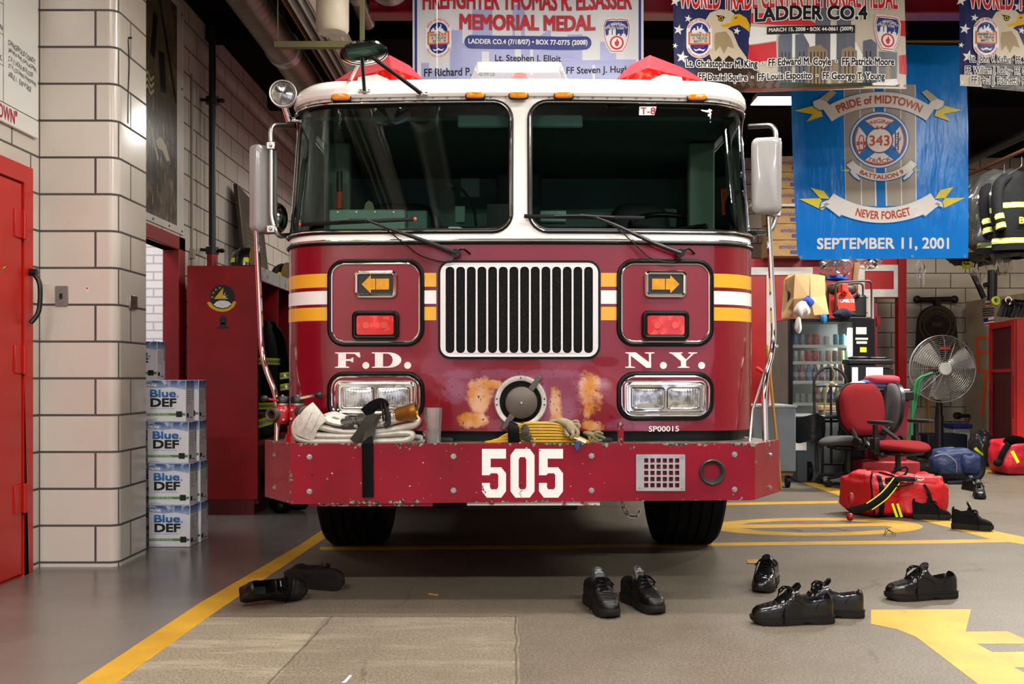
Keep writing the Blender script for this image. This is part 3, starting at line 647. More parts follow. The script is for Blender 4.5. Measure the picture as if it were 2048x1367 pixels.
n = NT('chipped_white_digit'); n.L(n.mix(n.rng(n.noise(13, 5, rough=.6), .66, .68), '#e6e2e0', '#3a2020'), n.b.inputs['Base Color']); M_dig = n.set(Roughness=.45)
for ch, a, c in (('5', 964, 1012), ('0', 1021, 1069), ('5', 1078, 1126)):
    o_, h_ = blockdigit(ch, bx(a), bx(c), bz(994.5), bz(897)); m = MB(); m.prism(o_, fmap, 0, .0015, holes=h_); ob('painted_digit', m, M_dig, bump, smooth=0)
m = MB(); hx = [rrect(bx(1288)+i*.0287, bz(974)+j*.0287, bx(1288)+i*.0287+.0195, bz(974)+j*.0287+.0205, .002, 1) for i in range(6) for j in range(5)]
m.prism(rrect(bx(1272), bz(981), bx(1370), bz(908), .003, 1), fmap, .0, .005, holes=hx); gp = ob('speaker_grille', m, mat('polished_plate', '#d9d6d3', .22, .9, noise=(14, '#a7a3a0', .5)), bump, smooth=20)
m = MB(); m.prism(rrect(bx(1278), bz(977), bx(1364), bz(912), .003, 1), lambda u, z, d: V((u, 4.72-d, z)), .0005, .0015); ob('speaker_opening', m, M_dark, gp)
for px, py in ((1278, 914), (1364, 914), (1278, 975), (1364, 975)): m = MB(); m.cyl((bx(px), 4.625, bz(py)), (bx(px), 4.619, bz(py)), .007, n=12); ob('plate_screw', m, M_steel, gp)
m = MB(); hc = V((bx(1424), 4.63, bz(943))); m.lathe([(.054, -.01), (.060, .004), (.060, .014), (.055, .02), (.049, .015), (.030, -.05), (.018, -.10), (0, -.10)], hc, (0, -1, 0), 36); ob('air_horn', m, mat('horn_grey', '#3f4745', .38, .4), bump)
# tow eyes / red hooks standing on the bumper
for px in (851, 1242):
    d = 4.72; x = bx(px, d); m = MB(); pl = rrect(-.013, 0, .013, .105, .012, 4)
    m.prism([(x+a, BT-.012+b_) for a, b_ in pl], lambda u, z, q: V((u, d+q, z)), 0, .05); ob('bumper_hook', m, M_redb, bump, bevel=.003)
# --- black gap, chassis, engine shadow box, wheels
m = MB(); m.grid(lambda u, v: cab((u*2-1)*2.6, .74+.09*v, -.035), 80, 2); ob('cab_skirt', m, M_rub, truck)
m = MB(); m.bb(X0-.45, X0-.33, 4.85, 13, .58, .78); m.bb(X0+.33, X0+.45, 4.85, 13, .58, .78); m.bb(X0-.30, X0+.30, 5.2, 6.9, .38, .82); m.cyl((X0-1.0, 6.46, .56), (X0+1.0, 6.46, .56), .09)
m.bb(X0-1.15, X0+1.15, 5.3, 13.0, .80, .85); m.bb(X0-.5, X0+.28, 5.9, 6.1, .30, .6); ob('chassis', m, mat('chassis_black', '#0d0c0b', .7), truck, bevel=.01)
m = MB(); m.bb(X0-1.22, X0+1.22, 7.05, 12.9, .62, 2.35); m.bb(X0-1.1, X0+1.1, 7.05, 12.9, 2.35, 2.45); ob('rear_body', m, M_redp, truck, bevel=.02)
M_tire = mat('tire_rubber', '#0c0b0b', .75, spec=.15, bump=(40, .2)); M_tred = mat('tire_tread', '#1a1917', .85)
def wheel(cx, cy, s, W=.40, R=.56):
    m = MB(); h = W/2; pr = [(.30, -h*.8), (.40, -h), (.49, -h*1.0), (.535, -h*.93), (.553, -h*.82)]
    for k in range(-2, 3):
        w = h*.30; c = k*h*.33; pr += [(.548, c-w/2), (.56, c-w/2+.004), (.56, c+w/2-.004), (.548, c+w/2)] if True else []
    pr += [(.553, h*.82), (.535, h*.93), (.49, h), (.40, h), (.30, h*.8)]
    m.lathe(pr, (cx, cy, R), (1, 0, 0), 64); t = ob('front_tire' if cy < 8 else 'rear_tire', m, M_tire, truck, smooth=50)
    m = MB(); m.lathe([(.31, -s*h*.8), (.29, s*h*.2), (.29, s*h*.85), (.24, s*h*.7), (.12, s*h*.3), (.11, s*h*.9), (0, s*h*.95)], (cx, cy, R), (1, 0, 0), 32); ob('wheel_rim', m, M_alu, t)
wheel(X0-1.03, 6.46, -1); wheel(X0+1.06, 6.46, 1); wheel(X0-1.0, 11, -1, .3); wheel(X0+1.0, 11, 1, .3)
for s in (-1, 1):
    m = MB(); m.grid(lambda u, v: V((X0+s*(1.05+.17*v), 6.46+.66*cos(pi*u), .56+.66*sin(pi*u))), 24, 2); ob('wheel_arch', m, M_rub, truck)
# chain under the nose
m = MB(); a = P(1245, 1007, 5.1); cpts = bez([a, P(1250, 1022, 5.1), P(1262, 1031, 5.1), P(1274, 1030, 5.1), P(1279, 1016, 5.1)], 5)
for i in range(0, len(cpts)-1, 2):
    c = cpts[i]; t = (cpts[i+1]-cpts[i]).normalized(); nn = t.cross(V((0, 1, 0))) if (i//2) % 2 else V((0, 1, 0))
    m.tube([c+t*.018*cos(q)+nn*.009*sin(q) for q in [2*pi*k/14 for k in range(14)]], .0028, 5, closed=True)
ob('tow_chain', m, M_steel, truck)
# ---------------------------------------------------------------- truck: roof lamps, mirrors, wipers, cab interior
def ppx(px, d): return (px-1024)/FP*d
def ppz(py, d): return CH+(HZ-py)/FP*d
ROOFZ = 2.61
for px in (669, 948, 1037, 1130, 1407):          # amber clearance lamps on the visor
    u = ppx(px, 4.94)-X0; z = ppz(190, 4.98); p = cab(u, z, .028); p.z = z
    m = MB(); m.ell(p, .052, .016, .020, 16, 8, .6); l = ob('clearance_lamp_base', m, M_blk, truck)
    m = MB(); m.ell(p+V((0, -.012, .002)), .046, .018, .016, 16, 8, .5); ob('amber_lens', m, M_amb, l)
def pod(s):                                       # red warning lamps, angled outwards
    c = V((X0+s*.775, 5.42, 0)); R = lambda x, y, z: V((c.x+s*x, c.y+y, z))
    zb, zt = 2.63, 2.81
    base = [R(-.27, .0, zb), R(-.10, -.20, zb), (R(.29, .02, zb)), R(.26, .30, zb), R(-.2, .3, zb)]
    mid = [R(-.26, .02, zb+.06), R(-.10, -.17, zb+.075), R(.26, .03, zb+.055), R(.23, .28, zb+.06), R(-.19, .29, zb+.06)]
    top = [R(-.17, .06, zt-.02), R(-.07, -.03, zt+.01), R(.12, .06, zt-.03), R(.12, .24, zt-.03), R(-.13, .25, zt-.02)]
    n = 5
    m = MB(); m.add(base+mid, [(i, (i+1) % n, n+(i+1) % n, n+i) for i in range(n)]); pb = ob('beacon_pod', m, M_redl, truck, smooth=0)
    m = MB(); m.add(mid+top, [(i, (i+1) % n, n+(i+1) % n, n+i) for i in range(n)]+[(n, n+1, n+2, n+3, n+4)]); ob('pod_cover', m, M_redpod, pb, smooth=0, bevel=.006)
    m = MB(); m.add([R(-.09, -.203, zb+.004), R(.10, -.10, zb+.004), R(.09, -.095, zb+.05), R(-.02, -.158, zb+.045)], [(0, 1, 2, 3)]); ob('white_marking', m, M_white, pb, smooth=0)
pod(-1); pod(1)
m = MB(); zb = 2.60
ax0, ax1 = ppx(942, 5.4), ppx(1133, 5.4)
vb = [V((ax0, 5.3, zb)), V((ax1, 5.3, zb)), V((ax1, 5.55, zb)), V((ax0, 5.55, zb))]
v1 = [V((ax0-.005, 5.295, zb+.05)), V((ax1+.005, 5.295, zb+.05)), V((ax1+.005, 5.555, zb+.05)), V((ax0-.005, 5.555, zb+.05))]
v2 = [V((ax0+.035, 5.33, zb+.165)), V((ax1-.035, 5.33, zb+.165)), V((ax1-.035, 5.52, zb+.165)), V((ax0+.035, 5.52, zb+.165))]
m.add(vb+v1+v2, [(i, (i+1) % 4, 4+(i+1) % 4, 4+i) for i in range(4)]+[(4+i, 4+(i+1) % 4, 8+(i+1) % 4, 8+i) for i in range(4)]+[(8, 9, 10, 11)])
def clear_mat(name, tint, al, rough=.08):
    m_ = bpy.data.materials.new(name); m_.use_nodes = True; t = m_.node_tree; t.nodes.remove(t.nodes['Principled BSDF'])
    tr = t.nodes.new('ShaderNodeBsdfTransparent'); tr.inputs[0].default_value = lin(tint); df = t.nodes.new('ShaderNodeBsdfDiffuse'); df.inputs[0].default_value = (.8, .78, .75, 1)
    gl = t.nodes.new('ShaderNodeBsdfGlossy'); gl.inputs['Roughness'].default_value = rough
    a = t.nodes.new('ShaderNodeMixShader'); a.inputs[0].default_value = al; t.links.new(tr.outputs[0], a.inputs[1]); t.links.new(df.outputs[0], a.inputs[2])
    fr = t.nodes.new('ShaderNodeFresnel'); fr.inputs[0].default_value = 1.45; b_ = t.nodes.new('ShaderNodeMixShader'); t.links.new(fr.outputs[0], b_.inputs[0]); t.links.new(a.outputs[0], b_.inputs[1]); t.links.new(gl.outputs[0], b_.inputs[2])
    t.links.new(b_.outputs[0], t.nodes['Material Output'].inputs[0]); MATS[name] = m_; return m_
M_clear = clear_mat('clear_plastic', '#efebe7', .13); M_bag = clear_mat('clear_polythene', '#f4f2ee', .025, .10)
lb = ob('light_bar', m, M_clear, truck, smooth=0, bevel=.008)
m = MB(); m.lathe([(.055, 0), (.055, .06), (.04, .11), (0, .12)], (X0, 5.42, zb+.01), (0, 0, 1), 20); ob('red_beacon', m, M_redl, lb)
for k in (-1, 1): m = MB(); m.bb(X0+k*.19-.05, X0+k*.19+.05, 5.36, 5.44, zb+.005, zb+.055); ob('beacon_motor', m, mat('cream_plastic', '#bdb499', .5), lb, bevel=.01)
m = MB(); m.bb(ax0-.01, ax1+.01, 5.285, 5.565, zb-.012, zb+.008); ob('light_bar_base', m, M_alu, lb)
m = MB(); p0 = V((ppx(874, 5.5), 5.5, 2.6)); m.tube([p0+V((0, 0, i*.012)) for i in range(12)], [.004+.003*(i % 2) for i in range(12)], 8); m.cyl(p0+V((0, 0, .13)), p0+V((0, 0, .62)), .0016, n=6); ob('whip_antenna', m, M_steel, truck)
m = MB(); x0_, x1_ = ppx(1213, 5.6), ppx(1252, 5.6); m.bb(x0_, x1_, 5.58, 5.66, 2.6, 2.68); ob('roof_camera', m, M_blk, truck, bevel=.01)
# spotlight on the left corner of the visor
c = V((ppx(566, 5.2), 5.2, ppz(187, 5.2))); ax = V((.12, -1, -.02)).normalized()
m = MB(); m.lathe([(.0, .11), (.045, .10), (.066, .05), (.072, 0), (.069, -.012), (.064, -.004)], c, -ax, 32); sp = ob('spotlight', m, mat('spot_white', '#d8d3cf', .3, .2), truck)
m = MB(); m.lathe([(.064, .004), (.05, -.004), (.0, -.010)], c, -ax, 32); ob('spotlight_lens', m, mat('reflector_glass', '#d8d6d2', .12, .9, coat=1, noise=(16, '#6b6662', .8, .4, .6)), sp)
m = MB(); m.cyl(c+V((0, .04, -.06)), c+V((.02, .06, -.13)), .017); m.cyl(c+V((0, .06, -.12)), c+V((.12, .1, -.12)), .016); ob('spotlight_bracket', m, M_chr, sp)
# convex look-down mirror above the left visor
c = V((ppx(728, 4.72), 4.72, ppz(106, 4.72))); nrm = V((.13, -.16, -1)).normalized()
m = MB(); m.lathe([(0, -.022), (.09, -.016), (.112, -.006), (.115, .004), (.108, .006)], c, nrm, 40); mir = ob('crossover_mirror', m, M_chr, truck)
m = MB(); m.lathe([(.109, .002), (.09, .008), (.05, .014), (0, .016)], c, nrm, 40); ob('mirror_glass', m, mat('mirror', '#cfd6d6', .03, 1), mir)
m = MB(); m.lathe([(0, -.06), (.018, -.055), (.02, -.02)], c, nrm, 16); ob('mirror_knuckle', m, M_steel, mir)
ft = cab(ppx(718, 4.95)-X0, 2.52, .03); ft2 = cab(ppx(838, 4.95)-X0, 2.50, .03)
m = MB(); m.tube([c+V((-.01, .0, -.01)), ft], .0095, 10); ob('mirror_arm', m, M_blk, mir)
m = MB(); m.tube([c+V((.03, .01, -.01)), ft2], .0105, 10); ob('mirror_arm', m, M_blk, mir)
m = MB(); m.tube([c+V((-.02, .04, -.01)), V((ppx(690, 5.3), 5.3, 2.6))], .010, 10); ob('mirror_arm', m, M_alu, mir)
for q in (ft, ft2): m = MB(); m.ell(q, .017, .017, .017, 12, 8); m.cyl(q+V((-.03, .005, 0)), q+V((.03, .005, 0)), .011); ob('mirror_foot', m, M_chr, mir)
# side mirrors with their grab rods
M_mb = mat('mirror_back_white', '#8f8c8b', .35, coat=.3)
def side_mirror(s, cx, top, bot, w, d, yaw, arm, rod):
    xc = ppx(cx, d); R = Mx.Rotation(yaw, 3, 'Z'); z0, z1 = ppz(bot, d), ppz(top, d); c = V((xc, d, (z0+z1)/2)); H = (z1-z0)/2
    def f(u, z, q): return c+R @ V((u, -q, z))
    m = MB(); lo = rrect(-w/2, -H, w/2, H, .035, 6)
    rings = [(1, -.035), (1.0, -.005), (.965, .008), (.80, .020), (.62, .024)]
    pts = [[f(u*(1-(1-k)*(1 if True else 0)), z if abs(z) < 0 else z*(1-(1-k)*(w/(2*H))), q) for u, z in lo] for k, q in rings]; n = len(lo)
    m.add([p for r_ in pts for p in r_], [(i*n+j, i*n+(j+1) % n, (i+1)*n+(j+1) % n, (i+1)*n+j) for i in range(4) for j in range(n)]+[tuple(range(4*n, 5*n)), tuple(range(n))[::-1]])
    mr = ob('side_mirror', m, M_mb, truck, smooth=35)
    m = MB(); m.prism(rrect(-w/2+.008, -H+.008, w/2-.008, H-.008, .03), f, -.037, -.034); ob('mirror_glass', m, MATS['mirror'], mr)
    m = MB(); m.tube(fil(arm, .09, 6), .0135, 10); ob('mirror_arm', m, M_steel, mr)
    for z in (z0+.015, z1-.01):
        q = V((arm[2].x, arm[2].y, z)); m = MB(); m.box(q, (.045, .04, .04)); m.cyl(q+V((0, -.02, 0)), q+V((0, -.032, 0)), .01, n=6); ob('arm_clamp', m, M_steel, mr, bevel=.006)
    m = MB(); m.tube(fil(rod, .12, 6), .0145, 12); rd = ob('grab_rod', m, M_chr, truck)
    return mr, rd
D_ = 5.12
arm = [P(583, 252, 5.25), P(541, 256, D_), P(537, 262, D_-.0), P(541, 462, D_), P(575, 468, 5.2)]
arm[2] = P(541, 275, D_)
rodL = [P(512, 432, D_), P(524, 720, D_), P(556, 796, 5.0), P(554, 878, 4.98)]
rodL[3].z = BT-.012
mrL, rdL = side_mirror(-1, 531, 291, 466, .15, 5.15, .95, [P(586, 252, 5.3), P(541, 250, D_), P(543, 290, D_), P(543, 440, D_), P(556, 472, D_), P(586, 470, 5.3)], rodL)
c = P(549, 436, 5.25); m = MB(); m.ell(c, .07, .06, .085, 20, 12, .9); cv = ob('convex_mirror', m, mat('dark_chrome', '#8f8a86', .12, 1), truck)
m = MB(); m.tube([c, P(545, 440, D_)], .012, 8); ob('convex_mirror_bracket', m, M_blk, cv)
rodR = [P(1537, 424, D_), P(1549, 690, D_), P(1528, 764, 5.0), P(1531, 878, 4.98)]; rodR[3].z = BT-.012
mrR, rdR = side_mirror(1, 1533, 274, 427, .15, 5.05, -.22, [P(1498, 253, 5.25), P(1550, 250, D_), P(1552, 290, D_), P(1552, 440, D_), P(1540, 466, D_), P(1500, 466, 5.25)], rodR)
m = MB(); m.tube([P(1546, 692, 5.11), P(1530, 740, 5.1), P(1505, 820, 5.0), V((P(1500, 876, 4.97).x, 4.97, BT-.012))], .008, 8); ob('rod_brace', m, M_steel, rdR)
m = MB(); m.cyl(P(1551, 692, 5.12)+V((0, -.03, 0)), P(1551, 692, 5.12)+V((0, .03, 0)), .008, n=8); ob('rod_bolt', m, M_steel, rdR)
# wipers
for bl, ar, sp_ in (([(603, 449), (700, 444), (830, 438)], [(735, 440), (775, 455), (850, 482), (912, 506)], (940, 507)),
                    ([(1048, 432), (1160, 434), (1288, 436)], [(1190, 434), (1235, 452), (1305, 485), (1360, 506)], (1389, 507))):
    def on(px, py, off):
        d = 4.93
        for k in range(6):
            u = ppx(px, d)-X0; z = ppz(py, d); q = cab(u/(1-.026*max(0, z-1.74)), z, off); d = q.y
        return q
    a = [on(x, y, .045) for x, y in ar]; m = MB(); m.tube(bez(a, 6), [.006+.007*i/18 for i in range(19)], 8); wp = ob('wiper_arm', m, M_blk, truck)
    m = MB(); q = [on(ar[3][0], ar[3][1], .012), a[3]]; m.cyl(q[0], a[3]+V((0, -.008, 0)), .021); ob('wiper_pivot', m, M_blk, wp)
    bp = [on(x, y, .03) for x, y in bl]; m = MB(); m.tube(bez(bp, 12), .0065, 6, flat=1.7); ob('wiper_blade', m, M_rub, wp)
    m = MB(); m.tube([a[0], bp[1]+V((0, 0, .01))], .008); m.tube(bez([bp[0]*.75+bp[2]*.25+V((0, -.012, 0)), bp[1]+V((0, -.02, .004)), bp[0]*.25+bp[2]*.75+V((0, -.012, 0))]), .005, 6); ob('wiper_bridge', m, M_blk, wp)
    if bl[0][0] < 700:
        for q in (bp[0], bp[2]): m = MB(); m.ell(q, .010, .008, .010, 10, 6); ob('blade_tip', m, mat('orange_red_tip', '#d0432c', .5), wp)
    h0 = on(sp_[0], sp_[1], .012); m = MB(); m.tube(bez([a[1]+V((0, 0, -.012)), a[1]*.5+a[2]*.5+V((0, 0, -.05)), a[2]+V((-.01, 0, -.075)), a[3]+V((-.03, 0, -.045)), a[3]]), .0035, 6)
    m.tube(bez([a[3], (a[3]+h0)/2+V((0, -.02, .02)), h0]), .005, 6); ob('washer_hose', m, M_rub, wp)
# label inside the glass
q = [on(1278, 230, .004), on(1309, 230, .004), on(1313, 213, .004), on(1279, 213, .004)]
m = MB(); m.add(q, [(0, 1, 2, 3)]); lab = ob('windshield_label', m, mat('paper_white', '#eeeae6', .6), truck, smooth=0)
m = MB(); m.txt('T-8', lambda u, v, d: on(u, v, .006), 1281, 228.5, 1311, 214.5, 0, bold=.01); ob('label_text', m, mat('red_ink', '#c0202a', .6), lab, smooth=0)
# cab interior seen through the glass
ci = ob('dashboard', MB().bb(X0-1.1, X0+1.1, 5.22, 5.5, 1.55, 1.78).bb(X0+.15, X0+1.08, 5.2, 5.55, 1.6, 1.80), M_intg, truck, bevel=.03)
def seat(x, y, w, top):
    m = MB(); m.ell((x, y+.25, (1.35+top)/2), w/2, .10, (top-1.35)/2, 20, 12, .45); s_ = ob('cab_seat', m, M_intd, truck)
    m = MB(); m.ell((x, y, 1.38), w/2, .28, .10, 20, 8, .5); ob('seat_cushion', m, M_intd, s_)
seat(ppx(800, 6.2), 6.0, .52, 2.16); seat(ppx(1280, 6.2), 6.0, .40, 2.16)
m = MB(); m.bb(X0-.14, X0+.14, 6.2, 6.85, .9, 2.35); ob('cab_partition', m, mat('cab_dark_grey', '#2a3032', .7), truck, bevel=.02)  # the partition's own even dark grey
m = MB(); m.bb(X0-1.0, X0+1.0, 6.3, 6.34, 2.02, 2.14); ob('cab_grab_bar', m, M_intg, truck, bevel=.01)
m = MB(); m.bb(X0-1.13, X0-.98, 5.75, 5.82, .9, 2.43); ob('door_pillar', m, mat('pillar_olive', '#6f7d72', .5), truck, bevel=.01)
m = MB(); m.bb(X0+.98, X0+1.13, 5.75, 5.82, .9, 2.43); ob('door_pillar', m, MATS['pillar_olive'], truck, bevel=.01)
m = MB(); x0_, x1_ = ppx(664, 5.45), ppx(815, 5.45); m.bb(x0_, x1_, 5.35, 5.6, 1.76, ppz(418, 5.35)); cb = ob('radio_console', m, mat('console_green', '#7f978b', .45), truck, bevel=.012)
m = MB(); m.bb(ppx(815, 5.5), ppx(858, 5.5), 5.4, 5.62, 1.76, ppz(420, 5.4)); ob('console_box', m, M_intg, cb, bevel=.012)
for i in range(4): m = MB(); p = V((x0_+.05+i*.1, 5.348, ppz(424, 5.35))); m.cyl(p, p+V((0, -.004, 0)), .005, n=8); ob('console_screw', m, M_steel, cb)
m = MB(); p = P(741, 420, 5.5); m.prism([(p.x-.03, p.z-.01), (p.x+.03, p.z-.01), (p.x+.02, p.z+.03), (p.x, p.z+.045), (p.x-.02, p.z+.03)], lambda u, v, d: V((u, 5.45+d, v)), 0, .02); ob('console_mount', m, mat('olive_metal', '#6b6d4c', .5), cb)
m = MB(); p = P(679, 400, 5.6); m.cyl(p+V((0, 0, -.05)), p+V((0, 0, .045)), .02); ob('flashlight', m, mat('orange_red', '#d24a26', .45), truck)
m = MB(); m.cyl(p+V((0, 0, .045)), p+V((0, 0, .16)), .017); ob('flashlight_barrel', m, M_blk, truck)
m = MB(); p = P(940, 375, 6.1); m.bb(p.x-.06, p.x+.06, 6.1, 6.14, p.z-.06, p.z+.06); ob('cab_display', m, mat('dim_screen', '#5d6d6d', .3), truck, bevel=.006)
m = MB(); m.tube(bez([P(905, 368, 5.7), P(925, 380, 5.7), P(945, 410, 5.6), P(952, 450, 5.5)]), .008, 8); m.ell(P(903, 372, 5.7), .03, .02, .02); ob('map_lamp', m, M_intd, truck)
m = MB(); p = P(920, 430, 5.4); m.bb(p.x-.028, p.x+.028, 5.4, 5.44, p.z-.04, p.z+.05); ob('radio_handset', m, M_intg, truck, bevel=.006)
m = MB(); p = P(1000, 425, 5.45); m.bb(p.x-.07, p.x+.07, 5.4, 5.5, 1.77, p.z+.04); m.tube([V((p.x-.09, 5.36, 1.78)), V((p.x+.05, 5.36, 1.93)), V((p.x+.09, 5.36, 1.93))], .006); ob('siren_box', m, M_intd, truck, bevel=.006)
m = MB(); p = P(926, 462, 5.12); m.prism([(p.x-.08, 1.80), (p.x-.075, 1.85), (p.x-.02, 1.85), (p.x+.05, 1.82), (p.x+.08, 1.80)], lambda u, v, d: V((u, 5.13+d, v)), 0, .004); ob('paper_sheet', m, MATS['paper_white'], truck, smooth=0)
m = MB(); p = P(1106, 432, 5.3); m.bb(p.x-.07, p.x+.07, 5.3, 5.4, p.z-.03, p.z+.03); ob('radio_head', m, mat('console_grey', '#8aa09a', .35), truck, bevel=.006)
c = P(1335, 452, 5.75); m = MB(); ax = V((0, -.45, .89)).normalized(); u_ = V((1, 0, 0)); v_ = ax.cross(u_)
m.tube([c+(u_*cos(a)+v_*sin(a))*.215 for a in [2*pi*i/40 for i in range(40)]], .016, 10, closed=True)
sw = ob('steering_wheel', m, M_blk, truck)
m = MB(); m.tube([c-u_*.2, c-V((0, 0, .03)), c+u_*.2], .014); m.cyl(c-V((0, 0, .04)), c+V((0, .3, -.4)), .035); ob('steering_column', m, M_blk, sw)
for px in (1385, 1427): m = MB(); p = P(px, 447, 5.25); m.ell((p.x, 5.25, 1.805), .032, .028, .02, 14, 8); ob('dash_knob', m, mat('dark_red_knob', '#4a1418', .3), truck)
m = MB(); m.tube(bez([P(1470, 455, 5.35), P(1456, 430, 5.4), P(1456, 400, 5.4), P(1475, 382, 5.4)]), .012, 8); ob('grab_handle', m, M_blk, truck)
m = MB(); m.box(P(1397, 405, 6.1), (.05, .01, .16)); ob('seat_belt', m, MATS['orange_red'], truck)
for s in (-1, 1):
    m = MB(); p = cab(s*.19, 2.33, -.05); m.bb(p.x-.135, p.x+.135, p.y+.05, p.y+.07, 2.355, 2.42); ob('sun_visor', m, M_int, truck, bevel=.01)
# ---------------------------------------------------------------- things along the left wall
def lw(k=.0): return lambda u, v, d: V((WX+k+d, u, v))
M_pap = MATS['paper_white']; M_ink = mat('black_ink', '#1a1a1c', .6)
t = thing('whiteboard', 'white dry erase board with handwriting above the red steel door', 'whiteboard', (WX+.015, 4.9, 2.41))
m = MB(); m.prism([(4.2, 2.41), (5.585, 2.41), (5.585, 4.05), (4.2, 4.05)], lw(), .002, .022); ob('board', m, mat('board_white', '#dcdbd6', .25, coat=.3), t, bevel=.003)
m = MB()
for a, b_, c, d in ((5.20, 5.204, 2.515, 4.05), (4.2, 5.585, 2.508, 2.512)): m.bb(WX+.0222, WX+.0228, a, b_, c, d)
for i in range(8): m.bb(WX+.0222, WX+.0228, 4.2, 5.2, 2.70+i*.16, 2.703+i*.16)
ob('ruled_line', m, M_ink, t, smooth=0)
m = MB(); m.txt('"PRIDE OF MIDTOWN"', lw(.0235), 4.66, 2.424, 5.345, 2.500, bold=.014); ob('board_title', m, mat('board_red', '#b5303a', .5), t, smooth=0)
m = MB()
for i, (s_, y1_) in enumerate((('Dangerous Condt', 5.545), ('560 8th Ave (Gallagher)', 5.56), ("2' x 2' hole in floor", 5.52), ('1st FL Columns (hardware', 5.555), ('Aisle 1   Exp 4 side', 5.50))):
    z = 2.842-i*.042; m.txt(s_.upper(), lambda u, v, d: V((WX+.0235, u, v-.05*(u-5.25)+.004*sin(u*80))), 5.25, z-.013, y1_, z+.015, slant=.12)
for i in range(5): m.txt(('OK', '2 MN', 'TOUR', 'Lt', 'CO.4')[i], lw(.0235), 5.10, 2.72+i*.16, 5.19, 2.75+i*.16)
ob('handwriting', m, M_ink, t, smooth=0)
m = MB(); p = P(124, 592, 5.64); m.prism(rrect(p.x-.037, p.z-.058, p.x+.037, p.z+.058, .006, 2), lambda u, v, d: V((u, 5.64-d, v)), 0, .007); t = ob('light_switch', m, mat('switch_grey', '#8b8883', .4, .5), bevel=.002)
tag(t, 'grey metal light switch plate on the front of the tiled pillar', 'light switch')
m = MB(); m.bb(p.x-.006, p.x+.006, 5.62, 5.634, p.z-.014, p.z+.014); ob('switch_toggle', m, M_blk, t)
for k in (-1, 1): m = MB(); m.cyl((p.x, 5.633, p.z+k*.042), (p.x, 5.631, p.z+k*.042), .004, n=10); ob('switch_screw', m, M_steel, t)
m = MB(); p = P(174, 578, 5.64); m.prism(circ(p.x, p.z, .011, 12, .016), lambda u, v, d: V((u, 5.64-d, v)), 0, .001); t = ob('sticker', m, mat('sticker_white', '#d9d4cf', .5), smooth=0); tag(t, 'tiny white sticker with a red spot on the tiled pillar', 'sticker')
m = MB(); m.prism(circ(p.x+.001, p.z+.005, .006, 10), lambda u, v, d: V((u, 5.64-d, v)), .001, .0014); ob('sticker_mark', m, mat('red_ink', '#c0202a'), t, smooth=0)
m = MB(); m.bb(-2.235, -2.222, 5.80, 5.91, 1.475, 1.555); t = ob('outlet_box', m, M_steel, bevel=.003); tag(t, 'small steel outlet cover on the side of the tiled pillar', 'outlet')
m = MB(); m.cyl((-2.222, 5.855, 1.515), (-2.219, 5.855, 1.515), .006, n=10); ob('cover_screw', m, M_blk, t)
m = MB(); m.tube(bez([(-2.233, 5.79, 3.04), (-2.228, 5.795, 2.9), (-2.233, 5.79, 2.70), (-2.233, 5.79, 2.55)]), .0035, 6); m.cyl((-2.24, 5.8, 3.05), (-2.215, 5.8, 3.05), .006); t = ob('wire', m, M_blk); tag(t, 'thin black wire hanging from a nail on the side of the tiled pillar', 'wire')
# poster over the doorway: a dark collage of flags and figures, plain stand-in
t = thing('poster', 'tall dark picture poster with flags and a crowd hanging over the red doorway', 'poster', (WX+.01, 7.5, 2.22))
m = MB(); m.prism([(6.5, 2.225), (8.10, 2.225), (8.10, 4.08), (6.5, 4.08)], lw(), .004, .010); ob('poster_border', m, mat('poster_white', '#c9c5bc', .3), t)
n = NT('poster_print'); X, Y, Z = n.sep()
a = n.noise(4.5, 7, rough=.7); b_ = n.noise(9, 5, stretch=(1, 2.5, .8))
c_ = n.mix(n.rng(a, .42, .60), '#0d1117', '#59513f'); c_ = n.mix(n.ma('MULTIPLY', n.rng(b_, .56, .70), n.rng(Z, 3.3, 2.9, 0, .9)), c_, '#a9a592'); c_ = n.mix(n.ma('MULTIPLY', n.rng(a, .6, .45), n.rng(Z, 3.0, 3.4)), c_, '#6d6046')
c_ = n.mix(n.ma('MULTIPLY', n.rng(b_, .55, .62), n.rng(Z, 2.75, 2.45, 0, .7)), c_, '#6a3a1c'); M_post = n.set(Base_Color=c_, Roughness=.25)
m = MB(); m.prism([(6.5, 2.28), (7.93, 2.28), (7.93, 4.02), (6.5, 4.02)], lw(), .010, .0112); ob('poster_print', m, M_post, t)
m = MB()
for k, (y, z, w_, h_, an) in enumerate(((7.42, 3.62, .09, .34, -.2), (7.60, 3.40, .13, .30, .15), (7.78, 3.05, .07, .3, .3), (7.72, 3.6, .05, .8, .5))):
    q = [(-w_/2, -h_/2), (w_/2, -h_/2), (w_/2, h_/2), (-w_/2, h_/2)]; m.prism([(y+u*cos(an)-v*sin(an), z+u*sin(an)+v*cos(an)) for u, v in q], lw(), .0112, .0118)
ob('flag_shape', m, mat('poster_navy', '#10131c', .4), t, smooth=0)
m = MB()
for k in range(3): m.prism([(7.26+i*.02, 3.30-k*.05+.02*sin(i*1.0)) for i in range(9)]+[(7.26+i*.02, 3.275-k*.05+.02*sin(i*1.0)) for i in range(8, -1, -1)], lw(), .0112, .0118)
m.prism([(7.45, 2.84), (7.55, 2.90), (7.68, 2.86), (7.76, 2.76), (7.70, 2.74), (7.6, 2.80), (7.5, 2.80)], lw(), .0112, .0118); m.prism([(7.3, 2.95), (7.5, 2.7), (7.52, 2.72), (7.32, 2.98)], lw(), .0112, .0118)
ob('pale_shape', m, mat('poster_cream', '#a79a78', .4), t, smooth=0)
